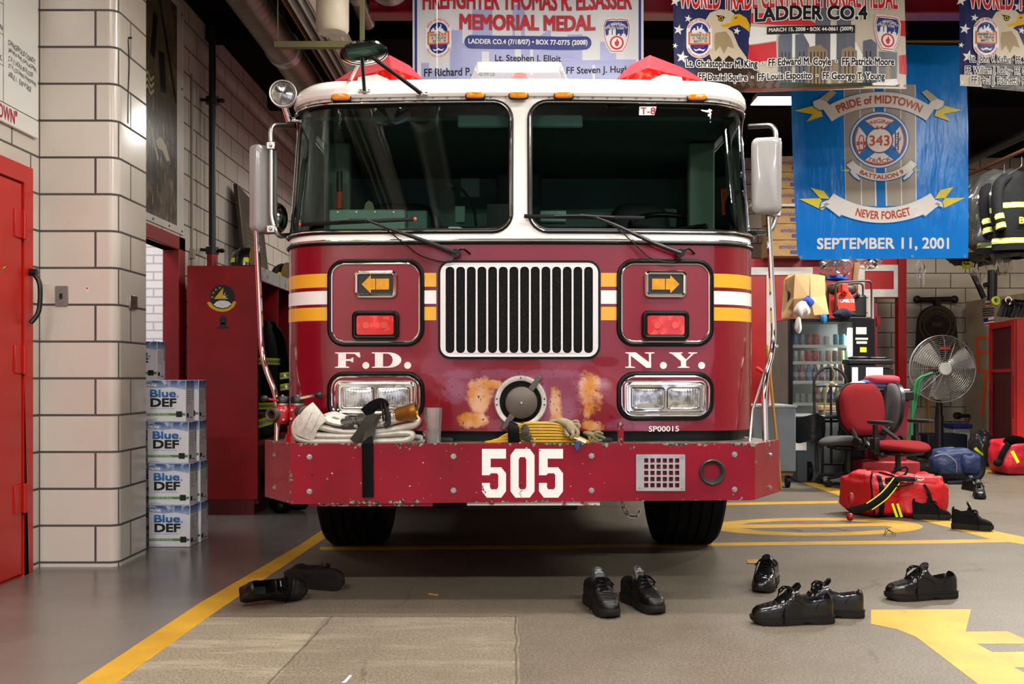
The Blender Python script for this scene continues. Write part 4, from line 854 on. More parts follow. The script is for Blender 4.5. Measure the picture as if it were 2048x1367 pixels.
for y, z in ((8.05, 2.25), (7.75, 2.25), (7.4, 2.25), (8.05, 4.0), (8.05, 3.4)): m = MB(); m.cyl((WX+.010, y, z), (WX+.016, y, z), .008, n=10); ob('poster_grommet', m, M_blk, t)
# standpipe
t = thing('standpipe', 'black vertical pipe with a red foot behind the red gear locker', 'pipe', (-2.58, 8.57, 0))
m = MB(); m.cyl((-2.58, 8.57, 2.2), (-2.58, 8.57, 4.1), .030, n=16); ob('pipe', m, M_blk, t)
m = MB(); m.cyl((-2.58, 8.57, 0), (-2.58, 8.57, 2.16), .045, n=16); ob('pipe_foot', m, M_redframe, t)
for z in (2.16, 3.45):
    m = MB(); m.lathe([(.03, -.03), (.055, -.03), (.055, .03), (.03, .03)], (-2.58, 8.57, z), (0, 0, 1), 16); m.cyl((-2.58, 8.57, z), (WX, 8.57, z+.01), .014); m.ell((-2.5, 8.57, z), .03, .03, .02, 10, 6); ob('pipe_clamp', m, M_blk, t)
m = MB(); m.cyl((WX+.012, 8.3, 1.95), (WX+.012, 8.3, 3.6), .010, n=8); m.bb(WX, WX+.03, 8.27, 8.33, 2.06, 2.14); t = ob('conduit', m, mat('conduit_tan', '#8d8372', .5)); tag(t, 'thin tan conduit with a junction box on the tiled wall beside the black pipe', 'conduit')
# bronze plaque leaning on the wall
M_brz = mat('bronze_plaque', '#4a4036', .4, .6, noise=(12, '#2c2620', .5)); M_brzl = mat('bronze_letter', '#8a7c66', .4, .6)
t = thing('memorial_plaque', 'tall dark bronze plaque with lettering leaning above the red locker', 'plaque', (-2.6, 9.75, 1.95))
pm = lambda u, v, d: V((WX+.05+.10*(1-(v-1.95)/.9)+d, u, v))
m = MB(); m.prism([(9.40, 1.95), (10.28, 1.95), (10.28, 2.78), (9.40, 2.90)], pm, 0, .04); ob('plaque_plate', m, M_brz, t, bevel=.008)
m = MB()
for i in range(11): m.txt(('IN MEMORY OF', 'OUR BROTHERS', 'WHO GAVE', 'THEIR LIVES')[i % 4], pm, 9.55, 2.52-i*.048, 10.13, 2.545-i*.048, .0405)
ob('plaque_lettering', m, M_brzl, t, smooth=0); m = MB(); m.prism(star(9.84, 2.68, .07, .7, 8), pm, .04, .05); ob('plaque_emblem', m, M_brzl, t, smooth=0)
# ---------------------------------------------------------------- red gear locker
LX0, LX1, LY0, LY1 = -2.53, -1.98, 7.75, 11.6
M_lock = mat('locker_red', '#97070c', .38, noise=(3.5, '#6f0407', .6), bump=(6, .04))
t = thing('gear_locker', 'long red wooden gear locker open towards the truck', 'locker', (-2.25, 7.75, 0))
m = MB(); m.bb(LX0, LX1, LY0, LY0+.03, .12, 1.94); ob('end_panel', m, M_lock, t, bevel=.003)
m = MB(); m.bb(LX0, LX1-.03, LY0+.01, LY1, 0, .12); m.bb(LX1-.03, LX1+.0, LY0+.03, LY1, .085, .12); ob('plinth', m, mat('locker_plinth', '#5c0d0d', .5), t)
m = MB(); m.bb(LX0, LX0+.02, LY0+.03, LY1, .12, 1.94); ob('back_panel', m, M_lock, t)
m = MB(); m.bb(LX0, LX1, LY0+.03, LY1, 1.92, 1.94); ob('top_panel', m, M_lock, t)
m = MB(); m.bb(LX1-.025, LX1+.002, LY0+.03, LY1, 1.835, 1.942); ob('name_rail', m, mat('scuffed_white', '#d6d2c8', .5, noise=(14, '#4a4238', .8, .56, .62)), t)
m = MB(); m.bb(LX0+.02, LX1, LY0+.03, LY1, .54, .57); ob('bench_shelf', m, mat('bench_red', '#b23a22', .45), t)
for y in (8.5, 9.25, 10.0, 10.8): m = MB(); m.bb(LX0+.02, LX1-.02, y, y+.02, .57, 1.92); ob('divider', m, M_lock, t)
em = lambda u, v, d: V((u, LY0-d, v)); ec = P(445, 598, LY0); k = LY0/FP
ez = lambda x, y: (ec.x+(x-445)*k, ec.z-(y-598)*k)
d_ = ob('squadron_decal', MB(), M_ink, t) if False else None
m = MB(); m.prism(circ(*ez(445, 594), 25*k, 32), em, 0, .0012); de = ob('round_decal', m, M_ink, t, smooth=0, label='round black decal with a yellow arrow and stars')
M_dy = mat('decal_yellow', '#d9ab12', .5)
m = MB(); m.prism([ez(428, 597.5), (ez(447, 574.5)), ez(445.5, 590), ez(449, 594), ez(458, 597.5)], em, .0012, .002)
for x, y in ((424.5, 594), (427, 585), (432, 579), (439.5, 575.5)): m.prism(star(*ez(x, y), 2.6*k), em, .0012, .002)
m.prism([ez(414, 605), ez(420, 603), ez(426, 609), ez(424, 617), ez(419, 613)], em, .002, .0028); m.prism([ez(473, 603.5), ez(467, 602), ez(463, 609), ez(466, 616), ez(470, 610)], em, .002, .0028)
m.prism([ez(424, 610), ez(434, 616), ez(445, 618), ez(456, 616), ez(465, 609), ez(466, 615), ez(457, 621.5), ez(445, 623.5), ez(433, 621.5), ez(423, 616)], em, .0012, .0024); ob('decal_yellow', m, M_dy, de, smooth=0)
m = MB(); m.prism([ez(427, 609), ez(433, 603), ez(440, 600.5), ez(450, 600.5), ez(458, 603), ez(463, 608), ez(455, 614), ez(445, 616), ez(434, 613.5)], em, .0012, .0020); m.prism([ez(446, 588), ez(449, 592), ez(456, 590.5), ez(450, 593.5), ez(455, 596), ez(448, 594.5)], em, .002, .0028); m.prism([ez(448, 590), ez(451, 583), ez(450, 590)], em, .002, .0028); ob('decal_globe', m, M_wl, de, smooth=0)
m = MB(); m.prism(circ(*ez(446, 640), 7.5*k, 16, 8.5*k), em, 0, .0012); m.prism([ez(441, 645), ez(451, 645), ez(453, 652), ez(458, 654), ez(458, 657), ez(450, 656), ez(446, 659), ez(442, 656), ez(434, 658), ez(433, 655), ez(439, 652)], em, 0, .0012); ob('octopus_shaped_decal', m, M_ink, t, smooth=0)
# helmets on the locker
M_fy = mat('fluorescent_yellow', '#cfe01c', .5, emis='#cfe01c', es=.02); M_sil = mat('reflective_silver', '#bfc0bf', .3, .3); M_helm = mat('helmet_black', '#151515', .3, coat=.4)
def helmet(loc, rz, label):
    t = thing('fire_helmet', label, 'helmet', loc, rz, 'helmets on the gear locker')
    m = MB(); m.lathe([(.0, .165), (.05, .16), (.09, .135), (.115, .09), (.122, .04), (.125, .02), (.155, .012), (.165, .004), (.15, .0), (.12, .005)], (0, 0, 0), (0, 0, 1), 28); ob('helmet_shell', m, M_helm, t, local=True)
    for a in [2*pi*i/4+.4 for i in range(4)]:
        m = MB(); m.tube([(.127*cos(a)*cos(q)*1.0, .127*sin(a)*cos(q), .04+.128*sin(q)) for q in [pi/2*i/6 for i in range(7)]], .006, 6); ob('helmet_ridge', m, M_helm, t, local=True)
    for a in [2*pi*i/6 for i in range(6)]:
        m = MB(); m.grid(lambda u, v: V(((.124-.018*v*v)*cos(a+(u-.5)*.5*(1-.3*v)), (.124-.018*v*v)*sin(a+(u-.5)*.5*(1-.3*v)), .045+.055*v)), 4, 3); ob('reflective_patch', m, M_fy, t, local=True)
    m = MB(); m.prism([(-.05, .02), (.05, .02), (.055, .1), (.03, .16), (0, .175), (-.03, .16), (-.055, .1)], lambda u, v, d: V((u, -.128-d+.12*max(0, v-.05), v)), 0, .006); ob('front_shield', m, mat('leather_tan', '#8a6a3c', .6), t, local=True)
helmet((-2.15, 8.02, 1.942), .9, 'black fire helmet with yellow patches on the near end of the red locker')
helmet((-2.10, 9.15, 1.942), .5, 'black fire helmet with yellow patches farther along the red locker beside the mirror')
# turnout gear
M_coat = mat('turnout_black', '#070708', .85, spec=.15, noise=(30, '#0e1011', .6), bump=(18, .5)); M_coatg = mat('turnout_dark_green', '#1c2a26', .8, bump=(18, .5))
def limb(m, pts, rs, n=14, fl=.75): m.tube(bez(pts, 5), [rs[0]+(rs[1]-rs[0])*i/(5*(len(pts)-1)) for i in range(5*(len(pts)-1)+1)], n, flat=fl)
def stripe_ring(par, pts, r, mt_y, mt_s, fl=.75, w=.055):
    c0, c1 = V(pts[0]), V(pts[1]); d = (c1-c0).normalized(); 
    for rr, a, b_, mt, nm in ((r*1.02, -w/2, w/2, mt_y, 'yellow_tape'), (r*1.04, -w/5, w/5, mt_s, 'silver_tape')):
        m = MB(); m.tube([c0+d*a, c0+d*b_], rr, 16, flat=fl, cap=False); ob(nm, m, mt, par, local=True)
def coat(loc, rz, label, seed, group, back=''):
    R_ = random.Random(seed); t = thing('turnout_coat', label, 'coat', loc, rz, group)
    def body(u, v):
        a = 2*pi*u; z = -.06-.80*v; w_ = .13+.12*min(1, v*4)**.6+.05*v; dd = .09+.05*v; f = 1+.05*sin(5*a+seed)+.04*sin(9*v+a*2)
        return V((w_*cos(a)*f, dd*sin(a)*f, z))
    m = MB(); m.grid(body, 32, 22, cu=True); m.add([V((0, 0, -.045))]+[body(i/32, 0) for i in range(32)], [(0, i+1, (i+1) % 32+1) for i in range(32)]); ob('coat_body', m, M_coat, t, local=True, smooth=60)
    for s in (-1, 1):
        p_ = [(s*.17, 0, -.10), (s*.27, -.02, -.2), (s*.30, -.05, -.45), (s*.28, -.09, -.66)]
        m = MB(); limb(m, p_, (.075, .055)); sl = ob('sleeve', m, M_coat, t, local=True, smooth=60)
        for z_, nm in ((.8, 0), (.35, 1)):
            q = [V(p_[2]).lerp(V(p_[3]), z_), V(p_[3])]; stripe_ring(sl, [q[0], q[0]+(V(p_[3])-V(p_[2])).normalized()], .063-.004*z_, M_fy, M_sil)
    for v in (.42, .88):
        for rr, h, mt, nm in ((1.015, .034, M_fy, 'yellow_tape'), (1.03, .014, M_sil, 'silver_tape')):
            m = MB(); m.grid(lambda u, q: V((body(u, v+(q-.5)*2*h).x*rr, body(u, v+(q-.5)*2*h).y*rr*1.01, body(u, v+(q-.5)*2*h).z)), 32, 1, cu=True); ob(nm, m, mt, t, local=True)
    m = MB(); m.tube(fil([(0, 0, .12), (0, 0, .02), (-.17, 0, -.08)], .03), .006, 6); m.tube([(0, 0, .02), (.17, 0, -.08)], .006, 6); ob('hanger', m, M_blk, t, local=True)
    if back: m = MB(); m.txt(back, lambda u, v, d: V((u, -.155-d, v)), -.13, -.60, .13, -.53, .005, bold=.02); ob('name_tape', m, M_fy, t, local=True, smooth=0)
    return t
coat((-2.12, 8.28, 1.60), 1.2, 'dark turnout coat with yellow tape hanging inside the red locker', 3, 'gear in the red locker')
t = thing('turnout_bundle', 'folded turnout trousers with yellow and silver tape on the locker bench', 'trousers', (-2.12, 8.2, .57), 0, 'gear in the red locker')
m = MB(); m.grid(lambda u, v: V((.17*cos(2*pi*u)*sin(pi*v)**.5*(1+.1*sin(9*u*6)), .2*sin(2*pi*u)*sin(pi*v)**.5, .12-.12*cos(pi*v)+.01*sin(12*u))), 28, 14, cu=True); ob('folded_cloth', m, M_coatg, t, local=True, smooth=70)
for k, z_ in ((0, .10),): 
    for rr, h, mt in ((1.02, .035, M_fy), (1.04, .014, M_sil)):
        m = MB(); m.grid(lambda u, v: V((.172*rr*cos(2*pi*u), .205*rr*sin(2*pi*u), z_+.06*cos(2*pi*u)+(v-.5)*2*h)), 28, 1, cu=True); ob('reflective_tape', m, mt, t, local=True)
def boot(loc, rz, label):
    t = thing('rubber_boot', label, 'boot', loc, rz, 'boots under the red locker')
    m = MB(); m.ell((0, -.05, .055), .052, .15, .055, 18, 10, .7); ob('boot_foot', m, M_rub, t, local=True)
    m = MB(); m.lathe([(.05, .05), (.055, .12), (.06, .2), (.058, .2), (.05, .12)], (0, .05, 0), (0, 0, 1), 18); ob('boot_shaft', m, M_rub, t, local=True)
boot((P(553, 1020, 7.98).x, 7.98, 0), .5, 'black rubber boot on the floor under the end of the red locker'); boot((P(580, 1020, 8.1).x, 8.1, 0), .9, 'black rubber boot half hidden by the bumper under the red locker')
# ---------------------------------------------------------------- boxes of exhaust fluid
M_card = mat('printed_carton', '#dedde2', .5); M_cblue = None
n = NT('carton_sky'); X, Y, Z = n.sep(); cl = n.noise(14, 5); c_ = n.mix(n.rng(Z, .185, .255), '#b9cbe2', '#27528f'); c_ = n.mix(n.rng(cl, .52, .66, 0, .8), c_, '#dfe6f0'); M_sky = n.set(Base_Color=c_, Roughness=.45)
M_cb = NT('carton_blue_ink'); X, Y, Z = M_cb.sep(); M_cb = M_cb.set(Base_Color=M_cb.mix(M_cb.rng(Z, .15, .21), '#1d4f8e', '#3b86c4'), Roughness=.5)
M_grn = mat('carton_green', '#4c8a3a', .5); M_gr2 = mat('carton_grey', '#8f9298', .5)
BW, BD, BH = .262, .155, .264
def make_box():
    t = thing('fluid_carton', '', 'carton')
    m = MB(); m.bb(-BW/2, BW/2, 0, BD, .001, BH-.001); ob('carton', m, M_card, t, local=True, bevel=.003)
    fm = lambda u, v, d: V((u*BW-BW/2, -d, v*BH)); sm = lambda u, v, d: V((BW/2+d, u*BD, v*BH))
    m = MB(); m.fill([(.01, .84), (.35, .80), (.65, .83), (.99, .76), (.99, .99), (.01, .99)], fm, .0006); m.fill([(.02, .80), (.98, .78), (.98, .99), (.02, .99)], sm, .0006); ob('sky_print', m, M_sky, t, local=True, smooth=0)
    m = MB(); m.txt('PEAK', fm, .03, .845, .30, .91, .0012, bold=.03, slant=.15); ob('maker_print', m, M_pap, t, local=True, smooth=0)
    m = MB(); m.txt('Blue', fm, .13, .585, .76, .775, .0008, bold=.03); ob('blue_word', m, M_cb, t, local=True, smooth=0)
    m = MB(); m.txt('DEF', fm, .14, .355, .77, .565, .0008, bold=.032); m.txt('DIESEL EXHAUST FLUID', fm, .14, .305, .72, .325, .0008); m.prism(rrect(.76, .11, .91, .25, .01, 2), fm, .0007, .0012)
    m.txt('2.5 U.S. GAL (9.46 L)', fm, .02, .03, .3, .055, .0008, bold=.01); m.prism(rrect(.08, .10, .34, .2, .01, 1), sm, .0004, .0008); m.prism(rrect(.45, .08, .8, .1, .005, 1), sm, .0004, .0008); ob('black_print', m, M_ink, t, local=True, smooth=0)
    m = MB(); m.prism([(.0, .145), (.985, .145), (.985, .205), (.0, .205)], fm, .0002, .0006); m.prism([(.82, .5), (.9, .5), (.9, .78), (.82, .78)], sm, .0002, .0008); ob('green_band', m, M_grn, t, local=True, smooth=0)
    m = MB(); m.txt('APPROVED FOR USE IN', fm, .03, .18, .55, .198, .0008, bold=.01); m.txt('ALL DIESEL SCR SYSTEMS', fm, .03, .155, .6, .173, .0008, bold=.01); ob('white_print', m, M_pap, t, local=True, smooth=0)
    m = MB()
    for i in range(7): m.prism([(.1, .72-i*.05), (.72-.1*(i % 3), .72-i*.05), (.72-.1*(i % 3), .735-i*.05), (.1, .735-i*.05)], sm, .0003, .0006)
    ob('small_print', m, M_gr2, t, local=True, smooth=0)
    m = MB(); m.prism(circ(.8, .60, .02, 12, .03), fm, .0003, .0012); ob('drop_mark', m, mat('carton_lightblue', '#4d97cf'), t, local=True, smooth=0)
    return t
bx0 = make_box(); first = True
LV = ('bottom', 'second from the bottom', 'third from the bottom', 'topmost')
def put(x, y, z, label, rz=0):
    global first
    if first: bx0.location = (x, y, z); bx0.rotation_euler = (0, 0, rz); bx0['label'] = label; bx0['group'] = 'fluid cartons beside the pillar'; first = False; return
    dup(bx0, (x, y, z), rz, label, 'fluid cartons beside the pillar')
xs = (-2.168, -2.172, -2.180, -2.198)
for i in range(4): put(xs[i], 6.30+.004*i, i*BH, 'blue and white fluid carton, %s of the stack nearest the pillar' % LV[i])
xs = (-2.155, -2.160, -2.165, -2.170)
for i in range(4): put(xs[i], 6.475+.006*(i % 2), i*BH, 'fluid carton, %s of the stack behind the nearest stack' % LV[i])
for i in range(5): put(-2.555, 6.80, i*BH, 'fluid carton, %s of the tall stack half hidden behind the pillar' % ('bottom', 'second from the bottom', 'middle', 'second from the top', 'topmost')[i])
# ---------------------------------------------------------------- things lying on the truck's bumper
TZ = BT-.010
M_hose = mat('hose_canvas', '#c9c5ba', .85, noise=(40, '#a29d92', .6), bump=(150, .3, .002)); M_web = mat('grey_webbing', '#37352f', .8, spec=.15, bump=(200, .4, .001)); M_webb = mat('black_webbing', '#070708', .75, spec=.12, bump=(200, .4, .001))
M_bronze = mat('bronze', '#8d5f22', .38, .8, noise=(20, '#5c3c14', .6)); M_gun = mat('gunmetal', '#4b4744', .4, .7)
t = thing('fire_hose', 'folded white fire hose with a bronze tipped nozzle strapped on the bumper', 'fire hose', (P(710, 860, 4.75).x, 4.75, TZ))
H = lambda px, py, d=4.76: P(px, py, d)
pth = [(604, 832), (592, 848), (593, 868), (612, 879.5), (700, 881), (790, 880.5), (818, 877), (824, 868), (806, 864.5), (740, 869.5), (660, 871), (622, 866), (607, 857), (612, 850), (640, 853), (690, 862), (760, 862), (812, 853), (831, 848), (834, 838), (812, 834), (770, 846), (720, 850), (676, 846), (650, 838)]
m = MB(); m.tube(bez([H(*q) for q in pth], 6), .047, 12, flat=.36); hs = ob('hose', m, M_hose, t, smooth=60)
m = MB(); m.tube(bez([H(650, 836, 4.80), H(668, 830, 4.82), H(690, 838, 4.82), H(690, 850, 4.80)], 6), .047, 12, flat=.4); m.tube(bez([H(640, 882, 4.86), H(760, 879, 4.86), H(835, 873, 4.84), H(838, 882, 4.84), H(800, 884, 4.84)], 6), .03, 10, flat=.4); ob('hose_fold', m, M_hose, t, smooth=60)
m = MB(); m.tube(bez([H(640, 822, 4.71), H(625, 834, 4.695), H(613, 852, 4.70), H(606, 872, 4.72)], 6), [.055]*19, 12, flat=.22, up=(0, -1, 0)); fl = ob('hose_flap', m, M_hose, t, smooth=60)
m = MB()
for k in (-8, 10):
    a, b_ = H(632+k, 824, 4.68), H(612+k, 866, 4.685)
    for i in range(14): m.tube([a.lerp(b_, i/14), a.lerp(b_, (i+.55)/14)], .0012, 5)
ob('hose_stitching', m, mat('faded_red_thread', '#9a4a4a', .8), fl)
A = H(684, 850, 4.745); B = H(838, 820, 4.72); ax = (B-A).normalized(); L = (B-A).length
at = lambda f: A+ax*(L*f)
m = MB(); m.lathe([(.02, -.05), (.024, 0), (.031, .004), (.031, .06), (.026, .065), (.026, .075), (.032, .08), (.032, .12), (.026, .125), (.026, .16), (.02, .165)], A, ax, 28); nz = ob('nozzle_coupling', m, M_gun, t)
for k in range(3):
    for s in (.03, .10):
        a = k*2*pi/3+.5; y_ = ax.orthogonal().normalized(); x_ = ax.cross(y_); c = A+ax*s+(y_*cos(a)+x_*sin(a))*.034; m = MB(); m.box(c, (.022, .012, .012), ax.to_track_quat('X', 'Z').to_matrix()); ob('coupling_lug', m, M_gun, nz, bevel=.003)
m = MB(); m.lathe([(.022, .16), (.022, .2), (.028, .205), (.028, .235), (.022, .24), (.022, .255), (.03, .26), (.03, .275), (.02, .28)], A, ax, 28); ob('nozzle_body', m, M_chr, t)
m = MB(); m.lathe([(.02, .262), (.030, .264), (.034, .28), (.037, .325), (.040, .33), (.042, .345), (.042, .362), (.036, .366), (.03, .35), (0, .34)], A, ax, 28); ob('nozzle_tip', m, M_bronze, t)
m = MB(); c = at(.52); m.tube(fil([c+V((-.065, -.035, .008)), c+V((.0, -.035, .075)), c+V((.02, -.035, .078)), c+V((.035, -.035, -.03)), c+V((.015, -.035, -.04))], .02, 4), .0085, 8, flat=1.6); ob('nozzle_handle', m, M_blk, t)
t = thing('hose_strap', 'black and grey webbing strap over the hose hanging down the bumper front', 'strap', (P(735, 890, 4.63).x, 4.62, TZ))
def ribbon(pts, w_, th=.003, up=(0, -1, 0)): m = MB(); m.tube(bez(pts, 6), w_/2, 8, flat=th/w_*2, up=up); return m
ob('strap_tail', ribbon([H(735, 876, 4.665), H(735, 884, 4.622), H(735, 900, 4.618), H(736, 994, 4.6185)], .052), M_webb, t)
ob('strap_band', ribbon([H(752, 828, 4.70), H(742, 850, 4.69), H(739, 868, 4.68), H(736, 882, 4.645)], .052), M_web, t); ob('strap_band', ribbon([H(748, 826, 4.694), H(735, 845, 4.684), H(722, 866, 4.69), H(708, 884, 4.70)], .05), M_web, t)
ob('strap_loop', ribbon([H(728, 826, 4.69), H(745, 812, 4.685), H(762, 806, 4.68), H(771, 815, 4.685)], .05), M_webb, t)
m = MB(); m.tube([H(x, y, 4.675) for x, y in ((762, 806), (769, 806), (776, 838), (768, 842))], .005, 6, closed=True); ob('buckle', m, M_blk, t)
# valve
VC = V((ppx(575, 4.84), 4.84, 0)); 
t = thing('gated_valve', 'red two handled gated hose valve at the end of the bumper', 'hose valve', (VC.x, 4.84, TZ))
vz = lambda py: ppz(py, 4.84); vx = lambda px: ppx(px, 4.84)
M_vr = mat('valve_red', '#9c0f18', .3, coat=.4)
m = MB(); m.cyl((vx(590), 4.84, TZ), (vx(590), 4.84, vz(868)), .05, .045); m.cyl((vx(590), 4.84, vz(868)), (vx(590), 4.84, vz(850)), .035); ob('valve_base', m, M_vr, t)
for px, dx in ((566, -.03), (596, .02)):
    m = MB(); m.ell((vx(px), 4.83, vz(828)), .040, .045, .048, 20, 12, .7); m.cyl((vx(px), 4.83, vz(828)), (vx(px), 4.83, vz(806)), .030); vb = ob('valve_body', m, M_vr, t)
    m = MB(); m.lathe([(.0, .034), (.028, .034), (.033, .028), (.033, .006), (.030, .004), (.030, 0)], (vx(px), 4.83, vz(806)), (0, 0, 1), 24); ob('valve_cap', m, M_blk, vb)
    m = MB(); m.cyl((vx(px), 4.83, vz(809)), (vx(px), 4.83, vz(806)), .031); ob('cap_ring', m, M_alu, vb); m = MB(); m.cyl((vx(px), 4.83, vz(806)+.03), (vx(px), 4.83, vz(806)+.042), .008, n=8); ob('cap_bolt', m, M_steel, vb)
    for a in range(4): q = V((vx(px)+.026*cos(a*pi/2+.7), 4.788, vz(828)+.03*sin(a*pi/2+.7))); m = MB(); m.cyl(q, q+V((0, -.01, 0)), .006, n=6); ob('valve_bolt', m, M_steel, vb)
o_ = V((vx(552), 4.79, vz(828))); dr = V((-.35, -.93, 0)).normalized(); m = MB(); m.lathe([(.020, .02), (.026, .024), (.033, .022), (.034, -.01), (.04, -.02), (.04, -.05)], o_, dr, 24); m.lathe([(.020, .02), (.018, -.02), (0, -.02)], o_, dr, 24); ob('valve_outlet', m, mat('dull_bronze', '#4c4238', .5, .5), t)
m = MB(); m.lathe([(.018, .02), (.026, .024), (.036, .02), (.036, -.02), (.03, -.05)], (vx(612), 4.78, vz(824)), V((.6, -.8, -.1)).normalized(), 24); ob('valve_outlet', m, MATS['dull_bronze'], t)
m = MB(); m.tube([(vx(585), 4.82, vz(800)), (vx(622), 4.80, vz(792)), (vx(632), 4.80, vz(790))], .0075, 8); lv = ob('valve_lever', m, M_chr, t); m = MB(); m.ell((vx(641), 4.795, vz(789)), .020, .019, .0165, 16, 10); ob('lever_ball', m, M_blk, lv)
m = MB(); m.tube([(vx(566), 4.81, vz(801)), (vx(540), 4.79, vz(797))], .006, 8); lv = ob('valve_lever', m, M_vr, t); m = MB(); m.ell((vx(535), 4.785, vz(796)), .019, .019, .017, 16, 10); ob('lever_ball', m, M_blk, lv)
# tumbler
c = V((ppx(866, 4.74), 4.74, TZ)); r0, r1, hh = .036, .044, ppz(815, 4.74)-TZ
t = thing('plastic_tumbler', 'clear plastic tumbler half full of water on the bumper', 'cup', c)
m = MB(); m.lathe([(0, .004), (r0, .004), (r1, hh), (r1-.003, hh), (r0-.003, .01), (0, .01)], c, (0, 0, 1), 32); ob('cup_wall', m, clear_mat('tumbler_plastic', '#efe6e6', .14), t)
m = MB(); m.lathe([(0, .012), (r0-.004, .012), (r0+.0005, hh*.42), (0, hh*.42)], c, (0, 0, 1), 32); ob('water', m, clear_mat('water', '#dfe3e3', .05, .02), t)
# yellow cord coil
M_cord = mat('yellow_cord', '#ad8417', .45, bump=(120, .2, .002)); cc = V((ppx(1082, 4.76), 4.76, TZ))
t = thing('extension_cord', 'coiled yellow extension cord lying on the middle of the bumper', 'cord', cc)
m = MB()
for i in range(7):
    rx = .262-.016*i; ry = .075-.005*i; h = .012+.0138*i; jx = random.uniform(-.006, .006)
    m.tube([cc+V((jx+rx*cos(a), ry*sin(a)-.002*i, .007+max(0, h*(1-.97*cos(a)**4)-.003))) for a in [2*pi*k/64 for k in range(64)]], .0064, 7, closed=True)
ob('cord_loop', m, M_cord, t)
sx = lambda px: ppx(px, 4.70)
for a, b_, c2, d2 in ((1030, 846, 1032, 884),): ob('cord_strap', ribbon([P(a, b_, 4.73), P(a-3, 856, 4.665), P(c2-4, d2, 4.665)], .055, .004), M_webb, t)
ob('cord_strap', ribbon([P(1042, 848, 4.73), P(1052, 860, 4.66), P(1048, 872, 4.655), P(1062, 877, 4.655)], .035, .004), M_web, t)
m = MB(); m.tube([P(x, y, 4.655) for x, y in ((1056, 872), (1070, 878), (1062, 884))], .003, 6, closed=True); m.tube([P(x, y, 4.655) for x, y in ((1042, 880), (1046, 885), (1038, 885))], .003, 6, closed=True); ob('strap_ring', m, M_steel, t)
# gloves
M_glove = mat('tan_glove', '#8d7f66', .85, noise=(30, '#6a5d48', .6), bump=(40, .4, .004))
def glove(t, pal, fing, mt):
    m = MB(); m.tube(bez(pal[0], 6), [q for q in pal[1]], 14, flat=.6); ob('glove_palm', m, mt, t, smooth=70)
    for f_, r_ in fing: m = MB(); m.tube(bez(f_, 5), [r_*(1-.25*i/(5*(len(f_)-1))) for i in range(5*(len(f_)-1)+1)], 10); ob('glove_finger', m, mt, t, smooth=70)
t = thing('work_glove', 'tan work glove draped over the yellow cord coil', 'glove', P(1140, 860, 4.72))
g = lambda x, y, d=4.70: P(x, y, d)
glove(t, ([g(1096, 845, 4.76), g(1120, 842, 4.74), g(1140, 850, 4.70), g(1148, 866, 4.68)], [.012+.02*min(1, i/8) for i in range(15)]+[.032, .03, .026, .02]),
      [([g(1140, 856, 4.68), g(1146, 868, 4.66), g(1142, 876, 4.66)], .0105), ([g(1148, 852, 4.69), g(1156, 864, 4.67), g(1152, 874, 4.665)], .0105), ([g(1150, 848, 4.70), g(1158, 850, 4.68), g(1156, 858, 4.68)], .010), ([g(1146, 843, 4.72), g(1154, 842, 4.70), g(1158, 846, 4.7)], .009), ([g(1130, 858, 4.70), g(1134, 868, 4.67), g(1138, 872, 4.665)], .010)], M_glove)
t = thing('work_glove', 'olive work glove crumpled on the bumper beside the yellow cord', 'glove', P(1190, 872, 4.74))
glove(t, ([g(1168, 865, 4.78), g(1180, 868, 4.76), g(1192, 873, 4.74)], [.012+.012*min(1, i/6) for i in range(13)]),
      [([g(1186, 872), g(1196, 880), g(1204, 880)], .008), ([g(1190, 868), g(1202, 872), g(1210, 876)], .008), ([g(1188, 866), g(1198, 864), g(1206, 868)], .008), ([g(1184, 876), g(1188, 882), g(1196, 883)], .008), ([g(1178, 872), g(1180, 880), g(1184, 883)], .008)], mat('olive_glove', '#6f6648', .85, bump=(40, .4, .004)))
m = MB(); m.tube(bez([P(1148, 872, 4.68), P(1160, 878, 4.66), P(1172, 884, 4.655)], 4), .022, 8, flat=.15); t = ob('gauze_wrap', m, mat('dirty_white_cloth', '#a9a596', .85, noise=(40, '#77725f', .6))); tag(t, 'frayed off white cloth strip under the tan glove on the bumper', 'cloth')
m = MB(); m.add([P(1151, 882, 4.62), P(1162, 881, 4.62), P(1158, 896, 4.622), P(1152, 903, 4.622)]+[P(1151, 882, 4.626), P(1162, 881, 4.626), P(1158, 896, 4.627), P(1152, 903, 4.627)], [(0, 1, 2, 3), (4, 5, 6, 7), (0, 1, 5, 4), (1, 2, 6, 5), (2, 3, 7, 6), (3, 0, 4, 7)]); t = ob('tape_scrap', m, mat('blue_tape', '#27407c', .6), smooth=0); tag(t, 'scrap of blue tape on the bumper edge above the last digit', 'tape')
